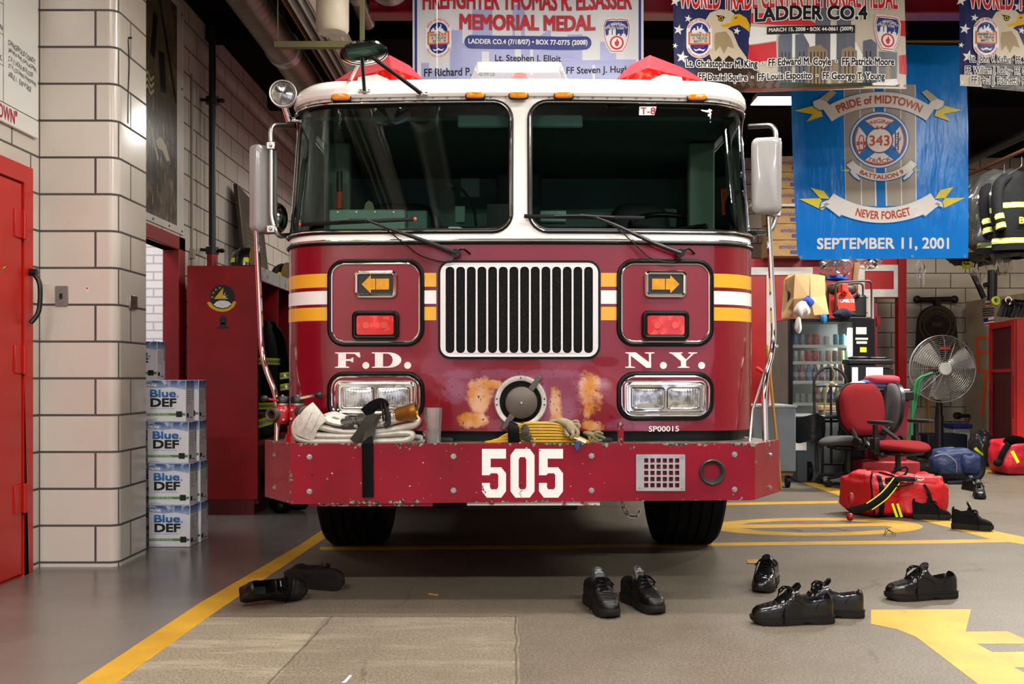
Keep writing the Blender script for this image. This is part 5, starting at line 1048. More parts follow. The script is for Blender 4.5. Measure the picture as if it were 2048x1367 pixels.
# ---------------------------------------------------------------- banners and the ceiling equipment
def vinyl(name, col, rough=.32):
    n = NT(name); n.L(n.mix(n.rng(n.noise(3, 4), .3, .7), col, tuple(a*.9 for a in lin(col)[:3])), n.b.inputs['Base Color']); n.b.inputs['Roughness'].default_value = rough; n.b.inputs['Specular IOR Level'].default_value = .25
    n.bump(n.noise(5, 3, stretch=(2.2, 1, .5)), .25, .02); return n.m
class Ban:
    def __init__(s, name, label, D, amp, seed, corner):
        s.D, s.a, s.sd = D, amp, seed; s.t = thing(name, label, 'banner', P(*corner, D))
    def mp(s, x, y, d):
        p = P(x, y, s.D); w_ = s.a*(sin(p.x*5.1+s.sd+.6*p.z)+.45*sin(p.x*11.3+s.sd*2+1.2*p.z)+.3*sin(p.z*6+p.x*2))
        return V((p.x, p.y-w_-d*.0009, p.z))
    def lay(s, name, mt, d, polys=(), texts=(), par=None, label=None, holes=None, ml=25):
        m = MB()
        for i, q in enumerate(polys): m.fill(q, s.mp, d, ml=ml, holes=holes[i] if holes else ())
        for q in texts:
            f = q[5] if len(q) > 5 and callable(q[5]) else (lambda u, v, d_: s.mp(u, v, d_)); bo = q[6] if len(q) > 6 else .012; sl = q[7] if len(q) > 7 else 0
            m.txt(q[0], f, q[1], q[2], q[3], q[4], d+.03*texts.index(q), bold=bo, slant=sl, dd=.2)
        return ob(name, m, mt, par or s.t, smooth=60, label=label)
    def arc(s, cx, cy, r, a0, a1, h, body, d, bold=.03, m=None):      # text bent round an arc; a in degrees, 0 = up, clockwise; h<0 = reads along the bottom
        def f(u, v, d_):
            a = math.radians(a0+(a1-a0)*u); rr = r+v*abs(h) if h > 0 else r-v*abs(h)
            return s.mp(cx+rr*sin(a), cy-rr*cos(a), d_)
        m.txt(body, f, 0, 0, 1, 1, d, bold=bold, dd=.2)
BX = lambda x0, y0, x1, y1: [(x0, y0), (x1, y0), (x1, y1), (x0, y1)]
M_prd = vinyl('print_red', '#c6222c'); M_pblue = vinyl('print_navy', '#1c2f7c'); M_pblk = vinyl('print_black', '#0c0c10', .5); M_hal = vinyl('print_halo_white', '#f4f2ee', .5); M_pwh = vinyl('print_white', '#e6e4e0'); M_pink = vinyl('print_periwinkle', '#a3a7d2'); M_pcream = vinyl('print_cream', '#cfc6b4')
M_pgrey = vinyl('print_grey', '#5e6069'); M_pyel = vinyl('print_yellow', '#e2cf3a'); M_pora = vinyl('print_orange', '#c5602b'); M_pbrown = vinyl('print_brown', '#33251c'); M_pslate = vinyl('print_slate', '#5f6673'); M_ptan = vinyl('print_tan', '#8e7c63'); M_pbeak = vinyl('print_beak', '#d9a51c')
def patch_left(B, cx, cy, k, d, tilt=0):         # oval company patch
    T = lambda pts: [(cx+x*k, cy+y*k+tilt*x*k) for x, y in pts]
    ov = lambda w_, h_, r: T([(x, y) for x, y in rrect(-w_, -h_, w_, h_, r, 8)])
    B.lay('patch', M_pwh, d, [ov(26, 40, 26)]); B.lay('patch_field', M_pblue, d+1, [ov(18.5, 31, 18.5)])
    sk = [(-15, -10), (-15, -17), (-12, -17), (-12, -20), (-8, -20), (-8, -16), (-5, -16), (-5, -24), (-2, -24), (-2, -19), (1, -19), (1, -22), (4, -22), (4, -27), (6, -27), (6, -18), (10, -18), (10, -14), (13, -14), (13, -10)]
    B.lay('patch_skyline', M_pwh, d+2, [T(sk)]); B.lay('patch_border', M_pora, d+2, [T(BX(-22, -13, 22, 13))]); B.lay('patch_panel', M_pcream, d+3, [T(BX(-19, -10, 19, 10))])
    tt = lambda s_, x0, y0, x1, y1: (s_, x0, -y1, x1, -y0, lambda u, v, d_: B.mp(cx+u*k, cy-v*k+tilt*u*k, d_), .01)
    B.lay('patch_text', M_pblk, d+4, texts=[tt('ENGINE', -17, -8.5, 4, -3.5), tt('TRUCK', -6, -2.3, 16, 2.7), tt('BATT.', -11, 4, 6, 9)])
    B.lay('patch_number', M_prd, d+4, texts=[tt('54', 6, -9, 16, -3.5), tt('4', -15, -2.3, -10, 2.7), tt('9', 10, 4, 15, 9), tt('F.D.N.Y', -10, 14.5, 10, 19)])
    m = MB(); B.arc(cx, cy-14*k, 20*k, -72, 72, 5*k, 'PRIDE OF MIDTOWN', d+1, .01, m); B.arc(cx, cy+14*k, 25*k, 255, 105, -4*k, 'NEVER MISSED A PERFORMANCE', d+1, .005, m); ob('patch_motto', m, M_prd, B.t, smooth=0)
    B.lay('patch_emblem', M_pwh, d+2, [T([(-12, 21), (-6, 23), (0, 20), (6, 23), (12, 21), (8, 26), (0, 24), (-8, 26)])])
def patch_right(B, cx, cy, k, d, tilt=0):        # shield of the department
    T = lambda pts, q=1: [(cx+x*k*q, cy+(y*q)*k+tilt*x*k*q) for x, y in pts]
    sh = [(-24, -35), (-6, -37), (0, -35.5), (6, -37), (24, -35), (28, -22), (27, -2), (21, 20), (12, 34), (-12, 34), (-21, 20), (-27, -2), (-28, -22)]
    B.lay('shield', M_pwh, d, [T(sh)]); B.lay('shield_line', M_prd, d+1, [T(sh, .93)]); B.lay('shield_inner', M_pwh, d+2, [T(sh, .88)])
    B.lay('shield_field', M_pblue, d+3, [T([(-20, -30), (20, -30), (23.5, -20), (22, -3), (18, 3), (-18, 3), (-22, -3), (-23.5, -20)])])
    sk = [(-19, 6), (-19, -2), (-16, -2), (-16, -11), (-10, -13), (-10, -2), (-8, -2), (-8, -12), (-2, -14), (-2, -1), (2, -1), (2, -4), (6, -4), (6, 0), (10, 0), (10, -4), (13, -4), (14, -12), (15, -4), (18, -3), (18, 6)]
    B.lay('shield_skyline', M_pwh, d+4, [T(sk)])
    B.lay('shield_ring', M_prd, d+5, [T(circ(0, 14, 14, 28))]); B.lay('shield_ring_inner', M_pwh, d+6, [T(circ(0, 14, 10.5, 28))]); B.lay('shield_flame', M_prd, d+7, [T([(-3, 20), (-5, 14), (-1, 10), (1, 5), (3, 10), (5, 13), (3, 20), (0, 22)])])
    tt = lambda s_, x0, y0, x1, y1: (s_, x0, -y1, x1, -y0, lambda u, v, d_: B.mp(cx+u*k, cy-v*k+tilt*u*k, d_), .015)
    m = MB(); B.arc(cx, cy+2*k, 24*k, -52, 52, 5*k, 'FIRE DEPARTMENT', d+5, .01, m); ob('shield_motto', m, M_pwh, B.t, smooth=0)
    B.lay('shield_text', M_pwh, d+5, texts=[tt('CITY OF', -11, -23.5, 11, -18.5), tt('NEW YORK', -15, -17.5, 15, -12.5)])
def shadowed(B, s_, x0, y0, x1, y1, mt, d, bold, halo, hm, name='banner_text', f=None, sl=0):
    B.lay(name+'_outline', hm, d, texts=[(s_, x0+a*halo, y1+b_*halo, x1+a*halo, y0+b_*halo, f, bold, sl) for a, b_ in ((-.7, -.7), (.7, -.7), (-.7, .7), (.7, .7), (1, 0), (-1, 0))]); B.lay(name, mt, d+1, texts=[(s_, x0, y1, x1, y0, f, bold, sl)])
# --- first banner, above the light bar
B = Ban('memorial_banner', 'white memorial medal banner with a pale blue skyline behind the light bar', 7.2, .012, 1.0, (1055, 120))
B.lay('banner_cloth', vinyl('banner_white', '#d2d2d6'), 0, [BX(825, -42, 1287, 230)], label='white vinyl with printing')
B.lay('banner_edge', M_pblue, 1, [BX(829, -42, 834, 230), BX(1277, -42, 1282, 230)])
sky = [(842, 230), (842, 125), (858, 125), (858, 140), (900, 140), (900, 62), (925, 62), (925, 88), (945, 88), (945, 20), (985, 20), (985, 80), (1010, 95), (1025, 95), (1025, 10), (1050, 8), (1050, 95), (1075, 75), (1095, 60), (1102, 60), (1102, 95), (1135, 95), (1135, 68), (1165, 68), (1165, 120), (1200, 120), (1200, 84), (1232, 84), (1232, 120), (1272, 120), (1272, 230)]
B.lay('skyline_print', M_pink, 1, [sky]); B.lay('skyline_gap', vinyl('banner_white2', '#d2d2d6'), 2, [BX(964, 104, 978, 140), BX(1030, 60, 1042, 140), BX(1060, 95, 1066, 150), BX(1185, 130, 1190, 200), BX(870, 160, 874, 210)])
shadowed(B, 'FIREFIGHTER THOMAS R. ELSASSER', 846, -18, 1263, 20, M_prd, 3, .012, 1.0, M_pgrey); shadowed(B, 'MEMORIAL MEDAL', 920, 30, 1190, 61, M_prd, 3, .018, 1.2, M_pgrey)
B.lay('title_pill', M_pblue, 3, [rrect(929, 72, 1183, 99, 13.4, 6)]); B.lay('pill_text', M_pwh, 4, texts=[('LADDER CO.4 (7/18/07) • BOX 77-0775 (2008)', 937, 92, 1175, 79, None, .02)])
for s_, x0, y0, x1, y1 in (('Lt. Stephen J. Elloit', 990, 110, 1122, 127), ('FF Richard P. Lewis', 848, 137, 990, 153), ('FF Steven J. Hughes', 1133, 133, 1272, 151), ('FF Brian A. Garrett', 915, 162, 1080, 180), ('FF John A. Garrett', 1090, 158, 1200, 176)):
    shadowed(B, s_, x0, y0, x1, y1, M_pblk, 3, .015, .8, M_pink, 'name_text')
patch_left(B, 877, 77, 1.0, 3); patch_right(B, 1233, 73, 1.0, 3)
# --- eagle banners
def eagle_banner(dx, name, label, D, seed, lines, right, sw=.0):
    B = Ban(name, label, D, .016, seed, (1345+dx, 90)); X = lambda pts: [(x+dx, y+sw*(x-1345)) for x, y in pts]
    R_ = 1815 if right is None else right-dx
    cut = lambda pts: X([(min(x, R_), y) for x, y in pts])
    B.lay('banner_cloth', vinyl('banner_cream', '#c4b9a6'), 0, [cut([(1345, -60), (1810, -60), (1817, 176), (1600, 182), (1480, 183), (1349, 172)])], label='printed vinyl')
    B.lay('star_field', vinyl('print_star_blue', '#1e2554'), 1, [X([(1345, -60), (1520, -60), (1504, 0), (1503, 60), (1496, 130), (1470, 150), (1348, 150)])])
    B.lay('white_star', M_pwh, 2, [X(star(x, y, r, .4, 5, -pi/2+.2)) for x, y, r in ((1357, 60, 11), (1364, 115, 13), (1350, 3, 11), (1376, 38, 8), (1469, 12, 11), (1350, 92, 6), (1475, 60, 8))])
    if R_ > 1600:
        B.lay('red_stripe', M_prd, 1, [X([(1503, 24), (1590, 28), (1640, 52), (1560, 50), (1502, 44)]), X([(1500, 88), (1553, 82), (1554, 116), (1520, 122), (1497, 118)]), X([(1799, 40), (1812, 40), (1813, 72), (1800, 70)]), X([(1799, 110), (1814, 108), (1816, 148), (1800, 146)])])
        B.lay('white_stripe_print', M_pwh, 1, [X([(1502, 50), (1556, 56), (1553, 80), (1498, 86)]), X([(1570, 66), (1700, 70), (1740, 140), (1560, 110)])])
        B.lay('tower_print', M_pgrey, 2, [X(BX(1630, -60, 1660, 150)), X(BX(1672, -60, 1700, 150))])
        B.lay('building_print', M_pslate, 3, [X([(1557, 170), (1557, 75), (1562, 64), (1578, 62), (1584, 70), (1584, 170)]), X([(1590, 170), (1590, 70), (1606, 68), (1618, 90), (1618, 170)]), X([(1724, 170), (1724, 84), (1740, 80), (1752, 88), (1752, 170)]), X(BX(1757, 104, 1795, 170)), X(BX(1690, 66, 1708, 170))])
        B.lay('building_print', M_ptan, 4, [X([(1615, 170), (1615, 95), (1640, 90), (1654, 102), (1654, 170)]), X([(1682, 170), (1682, 100), (1700, 94), (1712, 104), (1712, 170)]), X(BX(1662, 120, 1676, 170)), X(BX(1770, 120, 1782, 160))])
        B.lay('window_line_print', M_pbrown, 5, [X(BX(x, 104, x+2, 168)) for x in (1620, 1627, 1634, 1641, 1648, 1688, 1695, 1703, 1563, 1570, 1577, 1598, 1606, 1730, 1738)])
        B.lay('shore_print', vinyl('print_dark_green', '#2d3a22'), 6, [X([(1560, 164), (1640, 168), (1760, 166), (1800, 168), (1800, 172), (1600, 176), (1560, 176)])]); B.lay('water_print', vinyl('print_rust', '#6e3024'), 6, [X([(1500, 174), (1600, 177), (1720, 174), (1730, 176), (1600, 182), (1482, 182)])])
        B.lay('ferry_print', M_pwh, 7, [X([(1744, 172), (1742, 168), (1760, 164), (1764, 160), (1794, 157), (1797, 168), (1790, 171)])])
    # eagle
    B.lay('eagle_body', M_pbrown, 3, [X([(1392, 178), (1386, 150), (1400, 126), (1430, 112), (1462, 112), (1490, 128), (1515, 140), (1560, 160), (1582, 178), (1480, 183), (1420, 180)])])
    B.lay('feather_print', vinyl('print_feather', '#5d4636'), 4, [X([(1500+i*14, 140+i*5), (1507+i*14, 148+i*5), (1500+i*14, 160+i*4), (1493+i*14, 150+i*5)]) for i in range(5)]+[X([(1470+i*17, 150+i*3), (1478+i*17, 160+i*3), (1470+i*17, 172+i*1.5), (1462+i*17, 160+i*2)]) for i in range(5)])
    B.lay('eagle_head', vinyl('eagle_white', '#cdbfa6'), 5, [X([(1413, 60), (1411, 40), (1420, 26), (1440, 18), (1462, 20), (1474, 30), (1470, 48), (1456, 56), (1466, 62), (1478, 90), (1494, 112), (1497, 122), (1480, 112), (1470, 118), (1458, 110), (1446, 122), (1438, 112), (1424, 124), (1418, 108), (1410, 112), (1414, 84)])])
    B.lay('neck_shade', vinyl('eagle_cream', '#a58f6e'), 6, [X([(1430, 66), (1452, 62), (1462, 74), (1470, 96), (1456, 92), (1448, 108), (1440, 92), (1430, 104), (1428, 84)])])
    B.lay('eagle_beak', M_pbeak, 6, [X([(1441, 50), (1462, 44), (1468, 28), (1480, 26), (1494, 34), (1501, 48), (1500, 62), (1493, 56), (1480, 48), (1462, 52), (1446, 54)])])
    B.lay('eagle_brow', M_pbrown, 7, [X([(1431, 30), (1448, 32), (1452, 36), (1436, 34)]), X(circ(1442, 37, 6, 14)), X([(1470, 34), (1477, 32), (1472, 37)])]); B.lay('eagle_iris', M_pbeak, 8, [X(circ(1442, 37, 4.2, 14))], ml=9); B.lay('eagle_pupil', M_pblk, 9, [X(circ(1442, 37, 2.4, 12))], ml=9)
    patch_left(B, 1398+dx, 78, 1.0, 10)
    def wf(u, v, d_): return B.mp(u+dx, v+2.2*sin((u-1345)*.018), d_)
    def tl(s_, x0, y0, x1, y1, mt, d, bo, halo, hm, nm='name_text', tw=0):
        f = lambda u, v, d_: B.mp(u+dx, v+tw*(u-1345)+1.6*sin((u-1345)*.02), d_)
        shadowed(B, s_, x0, y0, x1, y1, mt, d, bo, halo, hm, nm, f)
    if R_ > 1600:
        patch_right(B, 1774+dx, 68, 1.0, 10, .06)
        tl('WORLD TRADE CENTER MEMORIAL MEDAL', 1358, -30, 1796, 18, M_prd, 11, .018, 1.6, M_hal, 'title_text', 0)
        tl('LADDER CO.4', 1510, 17, 1732, 46, M_pblk, 11, .03, 1.7, M_hal, 'company_text', -.012); B.lay('date_strip', M_pblk, 11, [X(BX(1534, 53, 1707, 68))]); B.lay('date_text', M_pwh, 12, texts=[('MARCH 15, 2008 • BOX 44-0861 (2009)', 1538, 66, 1703, 56, lambda u, v, d_: B.mp(u+dx, v, d_), .02)])
    else:
        tl('WORLD T', 1364, -28, 1480, 20, M_prd, 11, .018, 1.6, M_hal, 'title_text', 0)
    for s_, x0, y0, x1, y1, tw in lines: tl(s_, x0, y0, x1, y1, M_pblk, 12, .024 if right is None else .012, 1.7 if right is None else 1.2, M_hal, 'name_text', tw)
    for x, y in ((1812, 170), (1352, 166)):
        if x < R_: m = MB(); q = B.mp(x+dx, y, 4); m.tube([q+V((.007*cos(a), 0, .007*sin(a))) for a in [2*pi*i/14 for i in range(14)]], .002, 5, closed=True); ob('banner_grommet', m, M_steel, B.t)
eagle_banner(0, 'memorial_banner', 'eagle and skyline memorial banner hanging over the top of the blue banner', 7.0, .3,
             [('Lt. Christopher M. King  ·  FF Edward M. Coyle  ·  FF Patrick Moore', 1371, 120, 1788, 140, -.011), ('FF Daniel Squire  ·  FF Louis Esposito  ·  FF George T. Young', 1396, 147, 1768, 166, -.006)], None)
eagle_banner(570, 'memorial_banner', 'second eagle memorial banner, cut off by the picture edge beyond the blue banner', 6.95, 2.1,
             [('Lt. John V. Kazan · FF. Sc', 1366, 112, 1487, 131, 0), ('FF. William J. Leahy · FF. Ge', 1357, 134, 1487, 154, 0), ('FF. Paul J. Fischetti · FF.', 1369, 154, 1487, 174, 0)], 2062)
# --- blue banner
B = Ban('tribute_banner', 'large bright blue tribute banner with a ribbon emblem hanging above the vending machine', 8.2, .011, 2.4, (1760, 300))
n = NT('banner_blue'); n.L(n.mix(n.rng(n.noise(2, 4), .3, .7), '#0486e6', '#0373d0'), n.b.inputs['Base Color']); n.b.inputs['Roughness'].default_value = .24; n.b.inputs['Specular IOR Level'].default_value = .25; n.bump(n.noise(4.5, 4, stretch=(2.6, 1, .55)), .35, .03)
edge_l = [(1578, 88), (1583, 200), (1586, 330), (1594, 505), (1600, 519)]; edge_r = [(1937, 516), (1938, 400), (1937, 250), (1932, 90)]
B.lay('banner_cloth', n.m, 0, [edge_l+edge_r], ml=20, label='blue vinyl')
M_bgrey = vinyl('banner_greige', '#a49c90'); M_bl2 = vinyl('banner_blue_print', '#0a72c4'); M_bwh = vinyl('banner_print_white', '#e4e2de'); M_btxt = vinyl('banner_red_text', '#c04a2c'); M_bpurp = vinyl('banner_purple', '#5a4a73')
B.lay('pinstripe', M_bwh, 1, [[(1687, 170), (1830, 170), (1832, 412), (1691, 412)]])
B.lay('grey_bar', M_bgrey, 2, [[(1688.5, 170), (1718, 170), (1722, 412), (1692, 412)], [(1720, 170), (1745, 170), (1750, 412), (1724, 412)], [(1769, 170), (1798, 170), (1801, 412), (1774, 412)], [(1800, 170), (1828, 170), (1830, 412), (1803, 412)]]); B.lay('blue_bar', M_bl2, 2, [[(1748, 170), (1766, 170), (1771, 412), (1753, 412)]])
B.lay('medallion', M_bl2, 3, [circ(1758, 280, 59.5, 48, 57)]); B.lay('medallion_ring', M_bwh, 4, [circ(1758, 280, 57.5, 48, 55)]); B.lay('medallion_field', M_bl2, 5, [circ(1758, 280, 54, 48, 51.5)])
def arm(a, q):
    pts = [(-8, -25), (-30, -42), (-22, -45), (-10, -49), (0, -50), (10, -49), (22, -45), (30, -42), (8, -25)]
    c, s_ = cos(a), sin(a); return [(1758+(x*q)*c-(y*q-(1-q)*12)*s_, 281+((x*q)*s_+(y*q-(1-q)*12)*c)*.98) for x, y in pts]
B.lay('cross_outline', M_btxt, 6, [arm(k*pi/2, 1) for k in range(4)]); B.lay('cross_arm', M_bwh, 7, [arm(k*pi/2, .93) for k in range(4)])
B.lay('hub_ring', M_bpurp, 8, [circ(1758, 281, 27, 36, 26)]); B.lay('hub_disc', M_bwh, 9, [circ(1758, 281, 24.5, 36, 23.5)]); B.lay('hub_number', M_btxt, 10, texts=[('343', 1738, 292, 1778, 271, None, .015)])
m = MB(); B.arc(1758, 281, 34, -36, 36, 8, 'ENGINE', 10, .008, m); m.txt('54', B.mp, 1751, 260, 1765, 252, 10, bold=.01); m.txt('4', B.mp, 1754, 321, 1761, 314, 10, bold=.01); B.arc(1758, 281, 46, 212, 148, -8, 'TRUCK', 10, .008, m); ob('cross_text', m, M_btxt, B.t, smooth=0)
B.lay('hydrant_mark', M_btxt, 8, [[(1717, 300), (1717, 276), (1720, 270), (1725, 270), (1728, 276), (1728, 300)]], holes=[[[(1719, 298), (1726, 298), (1726, 277), (1724, 272.5), (1721, 272.5), (1719, 277)]]]); B.lay('hydrant_mark', M_btxt, 8, [BX(1713, 283, 1717, 291), BX(1728, 283, 1732, 291), BX(1715, 300, 1730, 303), circ(1722.5, 286, 3, 10)], ml=9)
B.lay('ladder_mark', M_bpurp, 8, [BX(1788, 265, 1790.3, 302), BX(1793.7, 265, 1796, 302)]+[BX(1789, y, 1795, y+1.5) for y in range(268, 300, 5)]+[[(1784, 302), (1786, 302), (1801, 276), (1799.5, 275)]])
def ribbon_print(cx, cy, r, a0, a1, h, txt, ta0, ta1, up, tails, ts):
    N = 20; A = [math.radians(a0+(a1-a0)*i/N) for i in range(N+1)]
    if up: out = [(cx+(r+h)*sin(a), cy-(r+h)*cos(a)) for a in A]; inn = [(cx+r*sin(a), cy-r*cos(a)) for a in A[::-1]]
    else: out = [(cx+r*sin(a), cy-r*cos(a)) for a in A]; inn = [(cx+(r+h)*sin(a), cy-(r+h)*cos(a)) for a in A[::-1]]
    B.lay('ribbon_tail', M_pyel, 11, tails)
    for q in tails: pass
    B.lay('ribbon_outline', M_bl2, 12, [[(x+(1.6 if x > cx else -1.6), y) for x, y in out+inn]]); B.lay('ribbon', M_bwh, 13, [[(x, y+(1 if i <= N else -1)*(1 if up else (1 if i <= N else 1))) for i, (x, y) in enumerate(out+inn)]])
    m = MB(); B.arc(cx, cy, r+h*.24 if up else r+h*.76, ta0, ta1, (h*.52)*(1 if up else -1), txt, 15, .02, m); ob('ribbon_text', m, M_btxt, B.t, smooth=0)
    for s_ in (-1, 1):
        for q in ts: B.lay('ribbon_fold', q[1], q[2], [[(cx+s_*x, y) for x, y in q[0]]])
mir = lambda c, q: [q, [(2*c-x, y) for x, y in q]]
# top ribbon
ribbon_print(1757, 388, 172, -33, 33, 32, 'PRIDE of MIDTOWN', -26.5, 26.5, True, mir(1757, [(1589, 221), (1634, 209), (1640, 214), (1646, 232), (1613, 243), (1626, 228)]),
             [([(93, 214), (103, 202), (118, 196), (133, 202), (131, 214), (118, 222), (97, 218)], M_bl2, 12), ([(95, 214), (104, 204), (118, 198), (131, 203), (129, 213), (118, 220), (98, 217)], M_bwh, 14), ([(84, 186), (95, 180), (127, 204), (118, 206), (105, 206)], vinyl('ribbon_shade', '#b5b297'), 13)])
ribbon_print(1763, 243, 172, 214, 146, 32, 'NEVER FORGET', 196, 163, False, [[(1597, 398), (1640, 396), (1652, 414), (1645, 420)], [(1621, 375), (1648, 382), (1660, 398), (1640, 396)], [(1931, 395), (1890, 396), (1878, 412), (1884, 418)], [(1908, 373), (1880, 380), (1868, 398), (1890, 396)]],
             [([(96, 408), (108, 398), (122, 404), (126, 418), (112, 414), (84, 436), (76, 430)], M_bl2, 12), ([(98, 408), (108, 400), (120, 405), (123, 415), (112, 411), (85, 433), (79, 428)], M_bwh, 14), ([(104, 408), (110, 405), (117, 409), (112, 412)], M_bgrey, 15)])
ribbon_print(1762, 270, 76, 229, 131, 17, 'BATTALION 9', 210, 150, False, mir(1761, [(1683, 341), (1700, 338), (1694, 328), (1712, 333), (1710, 344), (1704, 346)]), [([(52, 344), (60, 336), (66, 344), (56, 356), (44, 364), (40, 358)], M_bl2, 12), ([(53, 345), (59, 339), (63, 344), (55, 354), (44, 361), (42, 358)], M_bwh, 14)])
B.lay('date_text', vinyl('pure_white_print', '#e6e6e4'), 1, texts=[('SEPTEMBER 11, 2001', 1635, 501, 1898, 475, None, .02)])
for x, y in ((1602, 514), (1700, 515), (1823, 513), (1930, 511), (1822, 91)): m = MB(); q = B.mp(x, y, 2); m.tube([q+V((.009*cos(a), 0, .009*sin(a))) for a in [2*pi*i/14 for i in range(14)]], .003, 5, closed=True); ob('banner_grommet', m, M_steel, B.t)
# --- beam and cords that carry them
m = MB(); x0_, x1_ = -1.05, 3.9; z_ = ppz(14, 7.35); m.bb(x0_, x1_, 7.33, 7.37, z_-.06, z_+.05); m.bb(x0_, x1_, 7.27, 7.43, z_-.075, z_-.055); m.bb(x0_, x1_, 7.27, 7.43, z_+.045, z_+.065); m.bb(x0_, x0_+.06, 7.3, 7.4, z_, 4.15); m.bb(x1_-.06, x1_, 7.3, 7.4, z_, 4.15)
t = ob('banner_beam', m, M_redp, bevel=.004); tag(t, 'red steel beam under the ceiling that the memorial banners hang from', 'beam')
m = MB(); z_ = ppz(82, 8.24); m.cyl((2.2, 8.24, z_), (4.0, 8.24, z_), .012); 
for x in (2.25, 3.95): m.cyl((x, 8.24, z_), (x, 8.24, 4.15), .006)
t = ob('banner_rod', m, mat('brass_dull', '#7a5e2a', .4, .7)); tag(t, 'thin brass coloured rod along the top of the blue banner', 'rod')
# --- ceiling: ducts, exhaust rail, cross bars, lamps
def duct_mat(name, c1, c2):
    n = NT(name); X, Y, Z = n.sep(); s_ = n.ma('SINE', n.ma('ADD', n.ma('MULTIPLY', Y, 62), n.ma('MULTIPLY', X, 22)))
    n.L(n.mix(n.rng(n.noise(3, 5), .3, .7), c1, c2), n.b.inputs['Base Color']); n.b.inputs['Metallic'].default_value = .85; n.b.inputs['Roughness'].default_value = .42; n.bump(n.rng(s_, .85, 1), .5, .01); return n.m
M_duct = duct_mat('spiral_duct', '#9a948a', '#6f685e')
def duct(name, label, x, z, r, y0, y1, rings):
    t = thing(name, label, 'duct', (x, y0, z)); m = MB(); m.lathe([(r, 0), (r, y1-y0)], (x, y0, z), (0, 1, 0), 32); ob('duct_pipe', m, M_duct, t)
    for y in rings: m = MB(); m.lathe([(r-.002, -.05), (r+.012, -.05), (r+.012, .05), (r-.002, .05)], (x, y, z), (0, 1, 0), 32); ob('duct_collar', m, M_alu, t); m = MB(); m.cyl((x, y, z+r), (x, y, 4.15), .006); ob('duct_hanger', m, M_steel, t)
duct('ventilation_duct', 'long grey spiral duct along the ceiling beside the tiled wall', -1.86, 3.74, .135, .5, 13.9, (3.2, 5.6, 8.1, 10.6))
duct('ventilation_duct', 'large ribbed grey duct above the truck next to the first memorial banner', -.86, 3.83, .15, .5, 7.0, (3.0, 5.75, 6.6))
duct('ventilation_duct', 'thin dull duct between the exhaust rail and the ribbed duct', -1.16, 3.92, .06, 3.0, 8.0, (5.2, 7.4))
t = thing('exhaust_rail', 'white and silver extruded exhaust rail running along the ceiling above the truck', 'rail', (-1.6, 6, 3.7))
m = MB()
for x, w_, z0, z1 in ((-1.50, .015, 3.60, 3.78), (-1.465, .02, 3.66, 3.76), (-1.43, .015, 3.60, 3.78), (-1.39, .014, 3.62, 3.7)): m.bb(x-w_/2, x+w_/2, .5, 13, z0, z1)
m.bb(-1.51, -1.37, .5, 13, 3.775, 3.79); ob('rail_profile', m, mat('rail_silver', '#cfccc6', .4, .3), t, bevel=.004)
m = MB(); m.bb(-1.37, -1.29, .5, 13, 3.60, 3.79); ob('rail_cover', m, mat('rail_white', '#ece8de', .4), t, bevel=.01)
m = MB(); m.bb(-1.29, -1.255, .5, 13, 3.64, 3.68); m.bb(-1.29, -1.27, .5, 13, 3.6, 3.72); ob('rail_flange', m, mat('rail_cream', '#d8d1c2', .5), t, bevel=.004)
m = MB(); m.bb(-1.56, -1.545, .5, 13, 3.62, 3.66); ob('copper_pipe', m, mat('rust_brown', '#6b4326', .5), t)
for y in (2.5, 5.0, 7.5, 10): m = MB(); m.cyl((-1.4, y, 3.78), (-1.4, y, 4.15), .008); ob('rail_hanger', m, M_steel, t)
m = MB(); m.bb(-1.56, -.97, 6.52, 6.57, 3.235, 3.275);
m.bb(-1.0, -.97, 6.53, 6.56, 3.27, 4.15); m.cyl((-1.54, 6.545, 3.27), (-1.54, 6.545, 4.15), .004, n=6)
t = ob('strut_channel', m, mat('olive_strut', '#6e6a45', .5, .3), bevel=.003); tag(t, 'dull olive strut channel slung across under the ceiling ducts', 'strut')
t = thing('exhaust_hose_drum', 'grey can shaped exhaust hose drop beside the white ceiling rail', 'hose drop', (-1.08, 5.9, 3.3)); m = MB(); m.lathe([(.0, .2), (.10, .2), (.115, .14), (.115, .10), (.10, .09), (.10, -.14), (.085, -.16), (0, -.16)], (-1.10, 6.1, 3.34), (0, 0, 1), 28); ob('hose_drop', m, mat('drum_cream', '#a89f8d', .5, noise=(6, '#6f675a', .6)), t)
m = MB(); m.lathe([(.117, .10), (.117, .14)], (-1.10, 6.1, 3.34), (0, 0, 1), 28); m.cyl((-1.1, 6.1, 3.5), (-1.1, 6.1, 4.15), .02); ob('drop_collar', m, M_gry, t)
